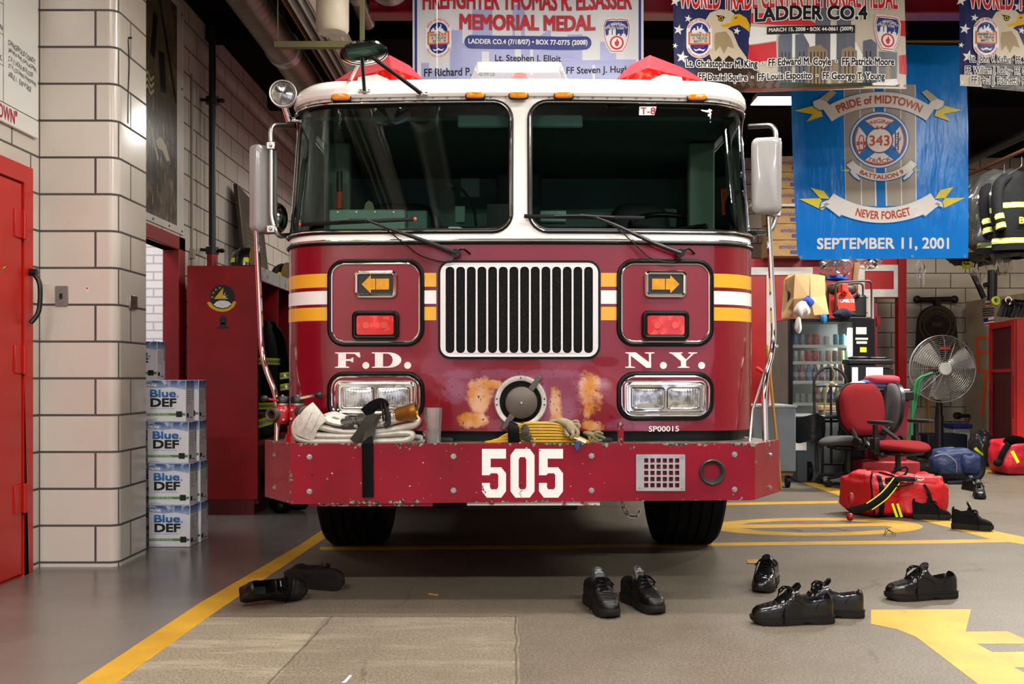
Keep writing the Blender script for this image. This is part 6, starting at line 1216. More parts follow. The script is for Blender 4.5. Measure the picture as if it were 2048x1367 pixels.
for i, (x, y, L, wt) in enumerate(LAMPS):
    where = ('over the pillar side of the truck nose', 'over the nose of the truck near the blue banner', 'over the red bags', 'behind the lens on the pillar side', 'behind the lens on the open side', 'behind the truck cab', 'over the office chair', 'seen lit between the truck mirror and the blue banner', 'added over the truck roof to brighten the memorial banners')[i]
    t = thing('ceiling_lamp', 'white fluorescent ceiling lamp '+where, 'lamp', (x, y, LAMP_Z), group='fluorescent ceiling lamps')
    m = MB(); m.add([V((x+a*L/2, y+b_*.17, LAMP_Z)) for b_ in (-1, 1) for a in (-1, 1)]+[V((x+a*L/2*.97, y+b_*.10, LAMP_Z+.07)) for b_ in (-1, 1) for a in (-1, 1)], [(4, 5, 7, 6), (0, 1, 5, 4), (2, 6, 7, 3), (0, 4, 6, 2), (1, 3, 7, 5)]); ob('lamp_housing', m, mat('lamp_white', '#c9c7c2', .5), t)
    m = MB(); m.bb(x-L/2+.02, x+L/2-.02, y-.14, y+.14, LAMP_Z-.004, LAMP_Z); ob('lamp_diffuser', m, mat('lit_diffuser', '#ffffff', .5, emis='#fff3de', es=6), t)
    for k in (-.4, .4): m = MB(); m.cyl((x+k*L, y, LAMP_Z+.06), (x+k*L, y, 4.15), .006); ob('lamp_hanger', m, M_steel, t)
# ---------------------------------------------------------------- back of the bay, right of the truck
X_ = lambda px, d: (px-1024)/FP*d
Z_ = lambda py, d: CH+(HZ-py)/FP*d
def pbox(m, px0, px1, py0, py1, d, dep): m.bb(X_(px0, d), X_(px1, d), d, d+dep, Z_(py1, d), Z_(py0, d)); return m
M_wht = mat('white_wood', '#c9c5bd', .5, noise=(6, '#9d978d', .5)); M_redw = mat('red_woodwork', '#a3120f', .42, noise=(5, '#7c0b0b', .5)); M_kraft = mat('kraft_card', '#a98655', .8, noise=(7, '#8c6c40', .6)); M_kraft2 = mat('pale_kraft', '#b89564', .8); M_vblk = mat('vending_black', '#0c0c0e', .35, spec=.3)
# red partition with white framing and an open doorway
D = 12.9; zt = Z_(517, D)
m = MB(); m.prism([(X_(1490, D), 0), (X_(1806, D), 0), (X_(1806, D), zt), (X_(1490, D), zt)], lambda u, v, d: V((u, D+d, v)), 0, .08, holes=[[(X_(1748, D), .001), (X_(1797, D), .001), (X_(1797, D), Z_(596, D)), (X_(1748, D), Z_(596, D))]])
wp_ = ob('wall_partition', m, M_redw, kind='structure')
m = MB(); pbox(m, 1490, 1626, 534, 550, D-.02, .02); pbox(m, 1716, 1806, 529, 542, D-.02, .02); pbox(m, 1716, 1806, 578, 594, D-.02, .02); pbox(m, 1788, 1806, 541, 579, D-.02, .02); pbox(m, 1716, 1730, 541, 579, D-.02, .02); pbox(m, 1533, 1548, 550, 905, D-.02, .02); pbox(m, 1736, 1748, 594, 905, D-.02, .02)
ob('trim_1', m, M_wht, kind='structure', bevel=.006)
m = MB(); pbox(m, 1797, 1813, 516, 910, D-.04, .12); ob('trim_2', m, M_redframe, kind='structure')
m = MB(); pbox(m, 1700, 1744, 596, 700, D-.012, .01); ob('wall_partition_tile', m, M_blockb, kind='structure')
m = MB(); x = X_(1750, D); m.add([V((x, D+.04, 0)), V((x+.20, D+.75, 0)), V((x+.20, D+.75, 2.03)), V((x, D+.04, 2.03)), V((x+.04, D+.03, 0)), V((x+.24, D+.74, 0)), V((x+.24, D+.74, 2.03)), V((x+.04, D+.03, 2.03))], [(0, 1, 2, 3), (4, 5, 6, 7), (0, 1, 5, 4), (1, 2, 6, 5), (2, 3, 7, 6), (3, 0, 4, 7)]); d3 = ob('door_3', m, M_redframe, kind='structure')
m = MB(); p = P(1757, 641, D); m.box(p, (.05, .02, .12)); ob('door_closer', m, M_redframe, d3, bevel=.005)
# cartons on top of the partition
def carton(loc, sz, label, text=True, mt=None, group='cartons stacked on the red partition'):
    t = thing('cardboard_carton', label, 'carton', loc, 0, group); w_, d_, h_ = sz
    m = MB(); m.bb(-w_/2, w_/2, 0, d_, 0, h_-.004); ob('carton_body', m, mt or M_kraft, t, local=True, bevel=.004)
    m = MB(); m.bb(-w_/2+.005, w_/2-.005, -.001, .0, h_*.86, h_*.88); m.bb(-.03, .03, -.0012, 0, h_*.93, h_-.004); ob('tape_strip', m, M_kraft2, t, local=True)
    if text:
        m = MB(); m.txt('envision', lambda u, v, d: V((u, -d, v)), -w_*.22, h_*.45, w_*.24, h_*.72, .0015, bold=.015); m.prism(rrect(w_*.06, h_*.12, w_*.34, h_*.36, .01, 2), lambda u, v, d: V((u, -d, v)), .0005, .0015); ob('carton_print', m, mat('purple_ink', '#4b3f6b', .7), t, local=True, smooth=0)
zb = zt
row = ('lowest', 'second', 'third', 'fourth', 'fifth', 'topmost')
for i in range(6):
    dk = i > 2; carton((X_(1572, 12.7)+.02*(i % 2), 12.62, zb+i*.207+(.03 if dk else 0)), (.5, .34, .205), 'brown carton in the shelf beside the truck mirror, %s from the red beam' % row[i], True)
    if i < 3: carton((X_(1660, 12.7)+.03*(i % 2), 12.64, zb+i*.207), (.5, .34, .205), 'brown carton behind the blue banner, %s row' % row[i], False)
m = MB(); m.bb(X_(1500, 12.6), X_(1760, 12.6), 12.56, 13.0, zb+.621, zb+.65); 
for x in (X_(1500, 12.6), X_(1760, 12.6)): m.bb(x-.02, x+.02, 12.95, 13.0, zb, zb+1.3)
t = ob('carton_shelf', m, M_wht); tag(t, 'white shelf board between the brown cartons above the red partition', 'shelf')
# vending machine
D = 10.6; vx0, vx1 = X_(1578, D), X_(1750, D); vz1 = Z_(637, D)
t = thing('vending_machine', 'black glass fronted drink vending machine with lit shelves', 'vending machine', ((vx0+vx1)/2, D, 0))
gx0, gx1, gz0, gz1 = X_(1586, D), X_(1706, D), .42, Z_(643, D)
m = MB(); m.prism([(vx0, .05), (vx1, .05), (vx1, vz1), (vx0, vz1)], lambda u, v, d: V((u, D+d, v)), 0, .05, holes=[[(gx0, gz0), (gx1, gz0), (gx1, gz1), (gx0, gz1)]]); m.bb(gx1, vx1, D+.05, D+.7, .05, vz1); m.bb(vx0, vx1, D+.05, D+.7, vz1-.03, vz1); m.bb(vx0, vx1, D+.05, D+.7, .05, gz0); m.bb(vx0+.01, vx1-.01, D+.66, D+.7, .05, vz1); ob('machine_cabinet', m, M_vblk, t, bevel=.006)
m = MB(); m.bb(vx0-.004, vx0+.014, D+.03, D+.7, .05, vz1-.01); ob('side_panel', m, mat('vending_grey', '#6f6a63', .5, noise=(4, '#8a8378', .5)), t)
m = MB(); m.bb(gx0, gx1, D+.5, D+.52, gz0, gz1); ob('inner_back', m, mat('inner_grey', '#4b4b50', .6), t)
m = MB(); m.bb(gx1-.035, gx1-.006, D+.035, D+.075, gz0+.1, Z_(655, D)); ob('inner_lamp', m, mat('lit_tube', '#ffffff', .5, emis='#f2fff0', es=5), t)
ld = bpy.data.lights.new('vending_light', 'AREA'); ld.shape = 'RECTANGLE'; ld.size = .06; ld.size_y = .9; ld.energy = 45; ld.color = (.95, 1, .93); lo = bpy.data.objects.new('vending_light', ld); C.objects.link(lo); lo.parent = t; lo.matrix_parent_inverse = WM[t.name].inverted(); lo.location = (gx1-.045, D+.09, 1.1); lo.rotation_euler = (pi/2, 0, -pi/2+.5)
m = MB(); m.bb(gx0-.005, gx1+.005, D+.004, D+.008, gz0-.005, gz1+.005); ob('glass_front', m, clear_mat('vending_glass', '#f2f4f2', .02, .02), t)
shelf_y = (690, 723, 762, 806); shz = [Z_(y, D+.03) for y in shelf_y]
for z in shz: m = MB(); m.bb(gx0+.005, gx1-.04, D+.06, D+.45, z-.012, z); m.bb(gx0+.005, gx1-.04, D+.045, D+.06, z-.026, z+.006); ob('machine_shelf', m, mat('shelf_white', '#d7dacb', .5), t)
m = MB(); pbox(m, 1712, 1733, 654, 668, D-.003, .004); pbox(m, 1711, 1736, 675, 679, D-.003, .004); pbox(m, 1713, 1734, 682, 687, D-.003, .004); ob('coin_panel', m, mat('note_paper', '#d9d8c0', .6), t); m = MB(); pbox(m, 1720, 1733, 694, 704, D-.003, .004); ob('price_sticker', m, mat('sticker_yellow', '#d8cf2a', .5), t)
def can(col, h=.12, r=.031):
    m = MB(); m.lathe([(0, 0), (r*.8, 0), (r, .008), (r, h-.015), (r*.8, h), (0, h)], (0, 0, 0), (0, 0, 1), 14); return m
drinks = {}
def drink(kind, col, x, y, z, label, grp):
    key = (kind, col)
    if key not in drinks:
        t = thing('drink_can' if kind == 'can' else 'drink_bottle', label, 'can' if kind == 'can' else 'bottle', (x, y, z), 0, grp)
        mt = mat('drink_'+col.strip('#'), col, .3, .3 if kind == 'can' else 0, noise=(45, '#d8d4cf', .3, .55, .62))
        if kind == 'can': ob('can_body', can(col), mt, t, local=True)
        else:
            m = MB(); m.lathe([(0, 0), (.031, 0), (.033, .01), (.031, .06), (.033, .11), (.016, .155), (.013, .175)], (0, 0, 0), (0, 0, 1), 14); ob('bottle_body', m, mt, t, local=True)
            m = MB(); m.lathe([(.015, .172), (.016, .172), (.016, .195), (0, .195)], (0, 0, 0), (0, 0, 1), 12); ob('bottle_cap', m, mat('orange_cap', '#d8722a', .5) if z < shz[1] else M_pap, t, local=True)
            m = MB(); m.lathe([(.0335, .05), (.0338, .05), (.0338, .10), (.0335, .10)], (0, 0, 0), (0, 0, 1), 14); ob('bottle_label', m, mat('pale_label', '#c9c4c6', .5, noise=(60, '#6a6f86', .8)), t, local=True)
        drinks[key] = t; return t
    return dup(drinks[key], (x, y, z), 0, label, grp)
row1 = (('#3d7fb0', 1587), ('#7e8790', 1600), ('#a8433c', 1615), ('#b3261f', 1628), ('#2f92b3', 1668), ('#3a9fc4', 1681)); nm1 = {'#3d7fb0': 'blue', '#7e8790': 'grey', '#a8433c': 'red and gold', '#b3261f': 'red', '#2f92b3': 'teal', '#3a9fc4': 'light blue'}
ords = ('first', 'second', 'third', 'fourth', 'fifth', 'sixth', 'seventh', 'eighth', 'ninth')
for i, (c_, px) in enumerate(row1): drink('can', c_, X_(px+4, D+.09), D+.09, shz[0], '%s drink can on the top shelf of the vending machine' % nm1[c_], 'cans in the vending machine')
row2 = ('#b9b7b4', '#c9a9a4', '#c01f1c', '#b81a18', '#a9adb2', '#b98f86', '#6f655a', '#c9b48e', '#2f8a4a'); nm2 = ('silver', 'silver and pink', 'bright red', 'deep red', 'plain grey', 'pinkish', 'brown', 'cream', 'green')
for i, c_ in enumerate(row2): drink('can', c_, X_(1591+i*13.2, D+.09), D+.09, shz[1], '%s drink can, %s on the second shelf of the vending machine' % (nm2[i], ords[i]), 'cans in the vending machine')
row3 = ('#5b5a63', '#8d3440', '#2b7fa8', '#3a3a4c', '#8a3d3a', '#4d8ea8', '#8f7d5a', '#9a5a48'); nm3 = ('grey', 'dark red', 'blue', 'black', 'reddish', 'pale blue', 'amber', 'rust')
for i, c_ in enumerate(row3): drink('bottle', c_, X_(1591+i*13.2, D+.09), D+.09, shz[2], '%s drink bottle, %s on the third shelf of the vending machine' % (nm3[i], ords[i]), 'bottles in the vending machine')
row4 = ('#8c4a3a', '#7fa03a', '#4d4a86', '#c2a23c', '#b88d3a'); nm4 = ('brick coloured', 'lime green', 'violet', 'yellow', 'honey coloured')
for i, c_ in enumerate(row4): drink('bottle', c_, X_(1636+i*12.5, D+.09), D+.09, shz[3], '%s drink bottle low down on the fourth shelf of the vending machine' % nm4[i], 'bottles in the vending machine')
M_ghost = clear_mat('ghost_plastic', '#dfe0dc', .35)
for i, (px, k) in enumerate(((1641, 0), (1653, 0), (1694, 0), (1594, 3), (1606, 3), (1619, 3))):
    m = MB(); x = X_(px, D+.09); m.lathe([(.025, 0), (.03, .06), (.022, .10)], (x, D+.09, shz[k]), (0, 0, 1), 12); tag(ob('shelf_pusher', m, M_ghost, t), None)
# things on the vending machine
VT = vz1
t = thing('open_carton', 'battered brown carton full of rags on top of the vending machine', 'carton', (X_(1605, 10.75), 10.75, VT))
q = lambda x, y, d=10.72: P(x, y, d)
def slab(m, pts, th=.012): m.add([V(p) for p in pts]+[V(p)+V((0, th, 0)) for p in pts], [tuple(range(len(pts))), tuple(range(len(pts), 2*len(pts)))]+[(i, (i+1) % len(pts), len(pts)+(i+1) % len(pts), len(pts)+i) for i in range(len(pts))])
m = MB(); slab(m, [q(1566, 636), q(1563, 637), q(1568, 560, 10.8), q(1580, 547, 10.9), q(1592, 548), q(1588, 597), q(1584, 634)]); ob('carton_side', m, M_kraft, t, smooth=0)
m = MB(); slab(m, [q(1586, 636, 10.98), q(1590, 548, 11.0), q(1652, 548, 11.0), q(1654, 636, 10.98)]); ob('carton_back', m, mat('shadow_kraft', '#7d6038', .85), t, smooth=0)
m = MB(); slab(m, [q(1590, 548, 10.70), q(1620, 546, 10.68), q(1618, 594, 10.62), q(1587, 598, 10.66)]); ob('carton_flap', m, M_kraft2, t, smooth=0)
m = MB(); slab(m, [q(1620, 547, 10.7), q(1650, 551, 10.72), q(1651, 590, 10.68), q(1658, 628, 10.60), q(1628, 630, 10.60), q(1621, 596, 10.64)]); ob('carton_flap', m, M_kraft2, t, smooth=0)
m = MB(); mp_ = lambda u, v, d: q(u, v, 10.76-d); m.prism([(1576, 580), (1586, 592), (1575, 607)], mp_, 0, .004); ob('carton_print', m, M_ink, t, smooth=0)
M_rag = mat('white_rag', '#cfcabc', .9, bump=(14, .6)); M_bluerag = mat('blue_rag', '#1f3f9a', .85, bump=(14, .6)); M_navyrag = mat('navy_rag', '#151a2c', .9, bump=(14, .6))
def rag(name, label, px, py, d, r, mt, seed, n=5, cat='rag'):
    R_ = random.Random(seed); t = thing(name, label, cat, P(px, py, d), 0, 'rags on the vending machine')
    for i in range(1):
        m = MB(); c = P(px, py, d); ph = [R_.uniform(0, 6) for _ in range(6)]
        m.grid(lambda u, v: c+V((r[0]*cos(2*pi*u)*sin(pi*v)*(1+.22*sin(5*2*pi*u+ph[0])+.15*sin(9*v+ph[1])), r[1]*sin(2*pi*u)*sin(pi*v)*(1+.2*sin(4*2*pi*u+ph[2])), -r[2]*cos(pi*v)*(1+.18*sin(3*2*pi*u+ph[3])))), 30, 16, cu=True); ob('rag_cloth', m, mt, t, smooth=70)
rag('rag', 'white crumpled rag bulging out of the battered carton', 1604, 618, 10.58, (.075, .06, .075), M_rag, 1); rag('rag', 'small white rag hanging over the vending machine glass', 1597, 650, 10.55, (.035, .025, .075), M_rag, 2)
rag('rag', 'bright blue rag inside the battered carton', 1616, 604, 10.62, (.05, .05, .06), M_bluerag, 3); rag('rag', 'blue rag end hanging under the carton flap', 1647, 637, 10.56, (.035, .02, .045), mat('teal_rag', '#1d6fa0', .8), 4); rag('rag', 'dark rag under the orange generator', 1688, 627, 10.55, (.10, .05, .05), M_navyrag, 5)
t = thing('generator', 'orange portable generator in a black tube frame on the vending machine', 'generator', (X_(1695, 10.7), 10.75, VT))
GY = 10.78; gx = lambda px: X_(px, GY); gz = lambda py: Z_(py, GY)
for k, y in ((0, GY-.12), (1, GY+.14)):
    m = MB(); m.tube(fil([(gx(1664), y, VT+.013), (gx(1664), y, gz(566)), (gx(1735), y, gz(563)), (gx(1735), y, VT+.013)], .05)+[V((gx(1664), y, VT+.013))], .012, 8); ob('tube_frame', m, mat('frame_brown', '#33261f', .5), t)
m = MB(); m.prism([(gx(1668), gz(625)), (gx(1706), gz(625)), (gx(1704), gz(600)), (gx(1695), gz(584)), (gx(1672), gz(586)), (gx(1664), gz(600))], lambda u, v, d: V((u, GY-.1+d, v)), 0, .2); ob('engine_shroud', m, mat('generator_orange', '#d8381c', .45), t, bevel=.02)
m = MB(); m.bb(gx(1676), gx(1687), GY-.14, GY, gz(592), gz(570)); m.lathe([(.0, .05), (.016, .05), (.024, .05), (.024, -.02)], (gx(1683), GY-.12, gz(584)), (0, -1, 0), 14); ob('filler_neck', m, mat('generator_orange', '#d8381c'), t, bevel=.006)
m = MB(); m.ell((gx(1690), GY+.08, gz(578)), .14, .09, .06, 18, 10, .6); ob('fuel_tank', m, mat('dark_rust', '#30201a', .5), t); m = MB(); m.bb(gx(1700), gx(1730), GY-.06, GY+.12, VT+.02, gz(590)); m.ell((gx(1711), GY-.08, gz(592)), .02, .02, .03); ob('alternator', m, M_blk, t, bevel=.02)
m = MB(); m.txt('HOMELITE', lambda u, v, d: V((u, GY-.1-d, v)), gx(1670), gz(606), gx(1702), gz(599), .003, bold=.03); ob('generator_lettering', m, M_pap, t, smooth=0)
m = MB(); m.hexa([V((gx(a), GY+.2+b_, gz(c))) for c in (630, 520) for b_ in (0, .04) for a in ((1711, 1719) if c == 630 else (1722, 1733))]); t = ob('plank', m, mat('old_wood', '#7a5a34', .8, noise=(9, '#553c20', .6))); tag(t, 'old wooden plank leaning behind the orange generator', 'plank')
# clear plastic bags
def pbag(label, px, py0, py1, d, w_, seed, rz=0):
    R_ = random.Random(seed); ph = [R_.uniform(0, 6) for _ in range(6)]; a, b_ = P(px, py0, d), P(px, py1, d); t = thing('plastic_bag', label, 'plastic bag', a, 0, 'clear plastic bags')
    m = MB(); m.grid(lambda u, v: a.lerp(b_, v)+V((w_*cos(2*pi*u)*(.25+.75*sin(pi*min(1, v*.95+.05))**.7)*(1+.25*sin(5*2*pi*u+ph[0]+6*v)+.2*sin(11*v+ph[1])), w_*.5*sin(2*pi*u)*(.25+.75*sin(pi*min(1, v*.95+.05))**.7)*(1+.3*sin(7*2*pi*u+ph[2]+4*v)), .02*sin(9*2*pi*u+ph[3]))), 44, 20, cu=True); ob('bag_film', m, M_bag, t, smooth=30)
    m = MB(); m.lathe([(.012, -.02), (.02, 0), (.012, .02)], a, (0, 0, 1), 10); ob('bag_knot', m, M_bag, t)
    if py0 > 505: m = MB(); m.cyl(a, V((a.x, a.y, 4.15)), .003, n=6); ob('bag_string', m, M_gry, t)
pbag('clear plastic bag bulging above the blue rags by the generator', 1672, 516, 556, 11.0, .16, 1); pbag('crumpled clear bag below the middle of the blue banner edge', 1735, 516, 536, 11.2, .14, 2); pbag('thin clear bag tail hanging over the tile wall left of the wall bell plaque', 1842, 510, 572, 11.6, .05, 3)
pbag('knotted clear bag end hanging under the leftmost bagged coat', 1958, 492, 566, 11.2, .085, 4); pbag('knotted clear bag end hanging under the nearer bagged coats', 2005, 486, 548, 10.8, .10, 5); pbag('narrow clear bag tail beside the knotted bag ends', 1990, 500, 530, 11.0, .07, 8)
rag('rag', 'shiny blue cloth under the clear bag on the vending machine', 1672, 556, 11.0, (.13, .06, .03), M_bluerag, 8)
# coats on the rail
m = MB(); m.cyl((5.3, 8.6, 3.42), (5.3, 13.2, 3.42), .020); t = thing('coat_rail', 'brown pipe rail under the ceiling carrying the bagged turnout coats', 'rail', (5.3, 11, 3.42)); ob('rail_pipe', m, mat('rust_pipe', '#5b3320', .5, .2), t)
for y in (8.8, 12.9): m = MB(); m.cyl((5.3, y, 3.42), (5.3, y, 4.15), .012); ob('rail_drop', m, M_blk, t)
m = MB(); m.cyl((5.6, 7.5, 3.72), (5.6, 13.5, 3.72), .05); t = ob('ceiling_pipe', m, M_blk); tag(t, 'thick black pipe under the ceiling above the coat rail', 'pipe')
cl_ = (('turnout coat with yellow tape and a lettered back, cut off by the picture edge', 10.35, 'BCDE', .1), ('bagged turnout coat with yellow tape, second from the picture edge', 10.72, 'FDNY', .25), ('bagged turnout coat, third along the rail from the picture edge', 11.05, 'CLE', -.2), ('bagged turnout coat nearest the blue banner edge', 11.42, '', .3))
for i, (lb_, y, bk, rz) in enumerate(cl_): coat((5.3, y, 3.24), rz, lb_, 5+i, 'coats on the rail', bk)
def film(label, y, seed, rz):
    t = thing('garment_bag', label, 'garment bag', (5.3, y, 3.28), 0, 'clear garment bags on the coats'); ph = seed*1.7
    m = MB(); m.grid(lambda u, v: V((5.3, y, 3.30-.95*v))+V(((.12+.26*min(1, v*3)**.5-.18*max(0, v-.85)/.15)*cos(2*pi*u)*(1+.07*sin(7*2*pi*u+ph+5*v)), (.06+.16*min(1, v*3)**.5-.1*max(0, v-.85)/.15)*sin(2*pi*u)*(1+.12*sin(5*2*pi*u+ph)), .01*sin(20*u+ph))), 48, 22, cu=True); ob('bag_film', m, M_bag, t, smooth=30)
film('clear garment bag over the second coat from the picture edge', 10.72, 2, 0); film('clear garment bag over the third coat on the rail', 11.05, 3, 0); film('clear garment bag over the coat nearest the blue banner', 11.42, 4, 0)
t = thing('turnout_helmet_cloth', 'black and yellow lettered cloth tag hanging under the blue banner corner', 'cloth', P(1933, 520, 11.5)); m = MB(); m.grid(lambda u, v: P(1924+20*u, 512+26*v, 11.5-.05*sin(pi*u)), 6, 6); ob('tag_cloth', m, M_fy, t); m = MB(); m.txt('CL', lambda u, v, d: P(u, v, 11.43), 1927, 529, 1940, 518, bold=.04); ob('tag_lettering', m, M_ink, t, smooth=0); t.name = 'lettered_tag'
# wall bell plaque
D = 13.98; pm = lambda u, v, d: V((X_(u, D), D-d, Z_(v, D)))
t = thing('bell_plaque', 'dark arched bronze memorial plaque on the tile wall behind the fan', 'plaque', P(1870, 690, D))
arch = [(1820, 718), (1831, 690), (1833, 648)]+[(1871-38*cos(a), 648-38*sin(a)) for a in [pi*i/16 for i in range(1, 16)]]+[(1909, 648), (1914, 690), (1928, 720)]
M_bdk = mat('dark_plaque', '#241a14', .45, .3); M_bgold = mat('plaque_gold', '#6e5a2c', .45, .5)
m = MB(); m.prism(arch, pm, .0, .06); ob('plaque_body', m, M_bdk, t, bevel=.006)
m = MB()
for r_ in (36, 27): m.prism(circ(1871, 649, r_, 36), pm, .06, .064, holes=[circ(1871, 649, r_-1.4, 36)])
m.txt('FDNY', pm, 1861, 653, 1881, 645, .064, bold=.01); ob('plaque_ring', m, M_bgold, t, smooth=0)
for r_, a0, a1, tx in ((29.5, -80, 80, 'IN MEMORY OF THE BRAVE'), (20, -70, 70, 'ENGINE 54 LADDER 4')):
    m = MB(); 
    def f(u, v, d_, r_=r_, a0=a0, a1=a1): a = math.radians(a0+(a1-a0)*u); return pm(1871+(r_+v*4)*sin(a), 649-(r_+v*4)*cos(a), d_)
    m.txt(tx, f, 0, 0, 1, 1, .064); ob('plaque_lettering', m, M_bgold, t, smooth=0)
m = MB(); m.cyl(pm(1832, 600, .06), pm(1904, 598, .06), .035); m.bb(X_(1866, D), X_(1876, D), D-.1, D, Z_(612, D), Z_(600, D)); ob('plaque_bar', m, M_bdk, t)
for px in (1831, 1905): m = MB(); m.ell(pm(px, 599, .06), .055, .05, .055, 16, 10); ob('bar_ball', m, M_bdk, t)
# tan leaning panel, red mesh cabinet
M_tan = mat('tan_panel', '#9b8a72', .6, noise=(5, '#7d6c55', .5)); M_orp = mat('orange_spray', '#e5581c', .6)
A_, B_ = V((X_(1931, 13.75), 13.75, 0)), V((X_(2075, 12.0), 12.0, 0)); tp = lambda u, z, d=0: A_.lerp(B_, u)+V((-.62*d, -.78*d, z))
t = thing('locker_panel', 'tan steel locker side with orange spray paint and stickers behind the red cabinet', 'locker', A_)
m = MB(); m.hexa([tp(a, z, d) for z in (0, 2.11) for d in (0, -.5) for a in (0, 1)]); ob('locker_side', m, M_tan, t, bevel=.01)
uz = lambda px, py: ((px-1931)/144.0, Z_(py, 13.75-1.75*(px-1931)/144.0))
pan = lambda px, py, d: tp(*uz(px, py), .004+d)
m = MB(); m.fill([(1953, 673), (1990, 671), (1990, 677), (1959, 679), (1961, 702), (1990, 700), (1990, 705), (1962, 707), (1961, 738), (1990, 740), (1990, 746), (1955, 743)], pan, 0); m.fill([(1974, 745), (1981, 745), (1970, 832), (1964, 831)], pan, 0); ob('spray_mark', m, M_orp, t, smooth=0)
m = MB()
for i in range(4): m.fill([(1969, 617+i*4.5), (1993, 615+i*4.5), (1993, 617+i*4.5), (1969, 619+i*4.5)], pan, 0)
ob('vent_slot', m, M_blk, t, smooth=0)
m = MB(); m.fill([(1974, 600), (1985, 599), (1986, 611), (1975, 612)], pan, 0); m.fill([(1971, 637), (1993, 633), (1993, 650), (1972, 651)], pan, 0); ob('sticker', m, M_pap, t, smooth=0); m = MB(); m.fill([(1971, 637), (1981, 635), (1981, 643), (1971, 644)], pan, .002); ob('sticker_canton', m, M_pblue, t, smooth=0); m = MB(); m.fill([(1981, 640), (1993, 638), (1993, 641), (1981, 643)], pan, .002); m.fill([(1972, 647), (1993, 644), (1993, 647), (1972, 650)], pan, .002); m.fill([(1975, 606), (1985, 605), (1985, 609), (1975, 610)], pan, .002); ob('sticker_stripe', m, M_prd, t, smooth=0)
for py in (695, 745): m = MB(); m.box(tp(.01, Z_(py, 13.75)), (.06, .05, .12)); ob('panel_handle', m, M_blk if py < 700 else M_steel, t, bevel=.01)
D1, D2 = 12.4, 11.3; c0 = V((X_(1978, D1), D1, 0)); c1 = V((X_(2029, D2), D2, 0)); ed = (c1-c0).normalized(); nr = V((-ed.y, ed.x, 0)); nr = nr if nr.x > 0 else -nr; Wc = (c1-c0).length; c2 = c1+nr*.28; c3 = c0+nr*.28; hc_ = Z_(648, D1)
M_cab = mat('cabinet_red', '#b3130e', .4, noise=(6, '#8c0c0a', .4)); M_mesh2 = mat('red_mesh_panel', '#45090b', .4, noise=(22, '#6d2a28', .5, .55, .75))
t = thing('mesh_cabinet', 'tall red steel cabinet with dark wire glass panels at the picture edge', 'cabinet', c0)
cm = lambda s_, z, d: c0+ed*s_-nr*d+V((0, 0, z))
m = MB(); b0 = .06
m.add([c0+V((0, 0, b0)), c1+V((0, 0, b0)), c2+V((0, 0, b0)), c3+V((0, 0, b0)), c0+V((0, 0, hc_)), c1+V((0, 0, hc_)), c2+V((0, 0, hc_)), c3+V((0, 0, hc_))], [(1, 2, 6, 5), (2, 3, 7, 6), (0, 3, 7, 4), (4, 5, 6, 7), (0, 1, 2, 3)])
zz = [b0+.05, .62, 1.12, hc_-.06]; hl = [[(.09, zz[i]+.02), (Wc-.12, zz[i]+.02), (Wc-.12, zz[i+1]-.02), (.09, zz[i+1]-.02)] for i in (0, 2)]
hl = [[(.07, b0+.06), (Wc-.14, b0+.06), (Wc-.14, Z_(741, 12.0)-.02), (.07, Z_(741, 12.0)-.02)], [(.07, Z_(741, 12.0)+.02), (Wc-.14, Z_(741, 12.0)+.02), (Wc-.14, hc_-.07), (.07, hc_-.07)]]
m.prism([(0, b0), (Wc, b0), (Wc, hc_), (0, hc_)], cm, -.03, .0, holes=hl); ob('cabinet_body', m, M_cab, t, bevel=.004)
m = MB(); m.prism([(.02, b0+.03), (Wc-.02, b0+.03), (Wc-.02, hc_-.03), (.02, hc_-.03)], cm, -.035, -.028); ob('wire_glass', m, M_mesh2, t)
for z in (.5, 1.16): m = MB(); m.box(c1-ed*.04-nr*.006+V((0, 0, z)), (.05, .03, .18), Mx.Rotation(math.atan2(ed.y, ed.x), 3, 'Z')); ob('cabinet_hinge', m, M_redframe, t, bevel=.004)
for px, py, k, lb_ in ((2012, 600, 0, 'black hose valve with a yellow ring on top of the red mesh cabinet'), (2036, 606, 1, 'bundle of black nozzles on top of the red mesh cabinet')):
    t = thing('hose_fitting', lb_, 'hose fitting', P(px, 640, 11.6)); c = P(px, 0, 11.55); zc = hc_+.002
    for j in range(4): m = MB(); a = V((c.x-.1+.07*j, 11.5+.05*j, zc+.04)); m.cyl(a, a+V((.03, -.03, .14+.03*(j % 2))), .035, .022); m.lathe([(.02, 0), (.045, .01), (.045, .04), (.02, .05)], a+V((.03, -.03, .14)), (.3, -.6, .6), 14); ob('nozzle_barrel', m, M_blk, t)
    m = MB(); m.lathe([(.03, 0), (.05, 0), (.05, .025), (.03, .025)], V((c.x-.16, 11.48, zc+.22)), (.2, -1, .1), 18); ob('yellow_ring' if k == 0 else 'chrome_ring', m, MATS['fluorescent_yellow'] if k == 0 else M_chr, t)
m = MB(); m.cyl(P(1945, 545, 13.0), P(1968, 596, 13.0), .035); m.cyl(P(1985, 540, 13.0), P(1984, 600, 13.0), .06); m.cyl(P(1968, 570, 13.0), P(1992, 566, 13.0), .03); t = ob('wall_bracket', m, M_blk); tag(t, 'black angled pipe bracket on the tile wall under the coats', 'bracket')
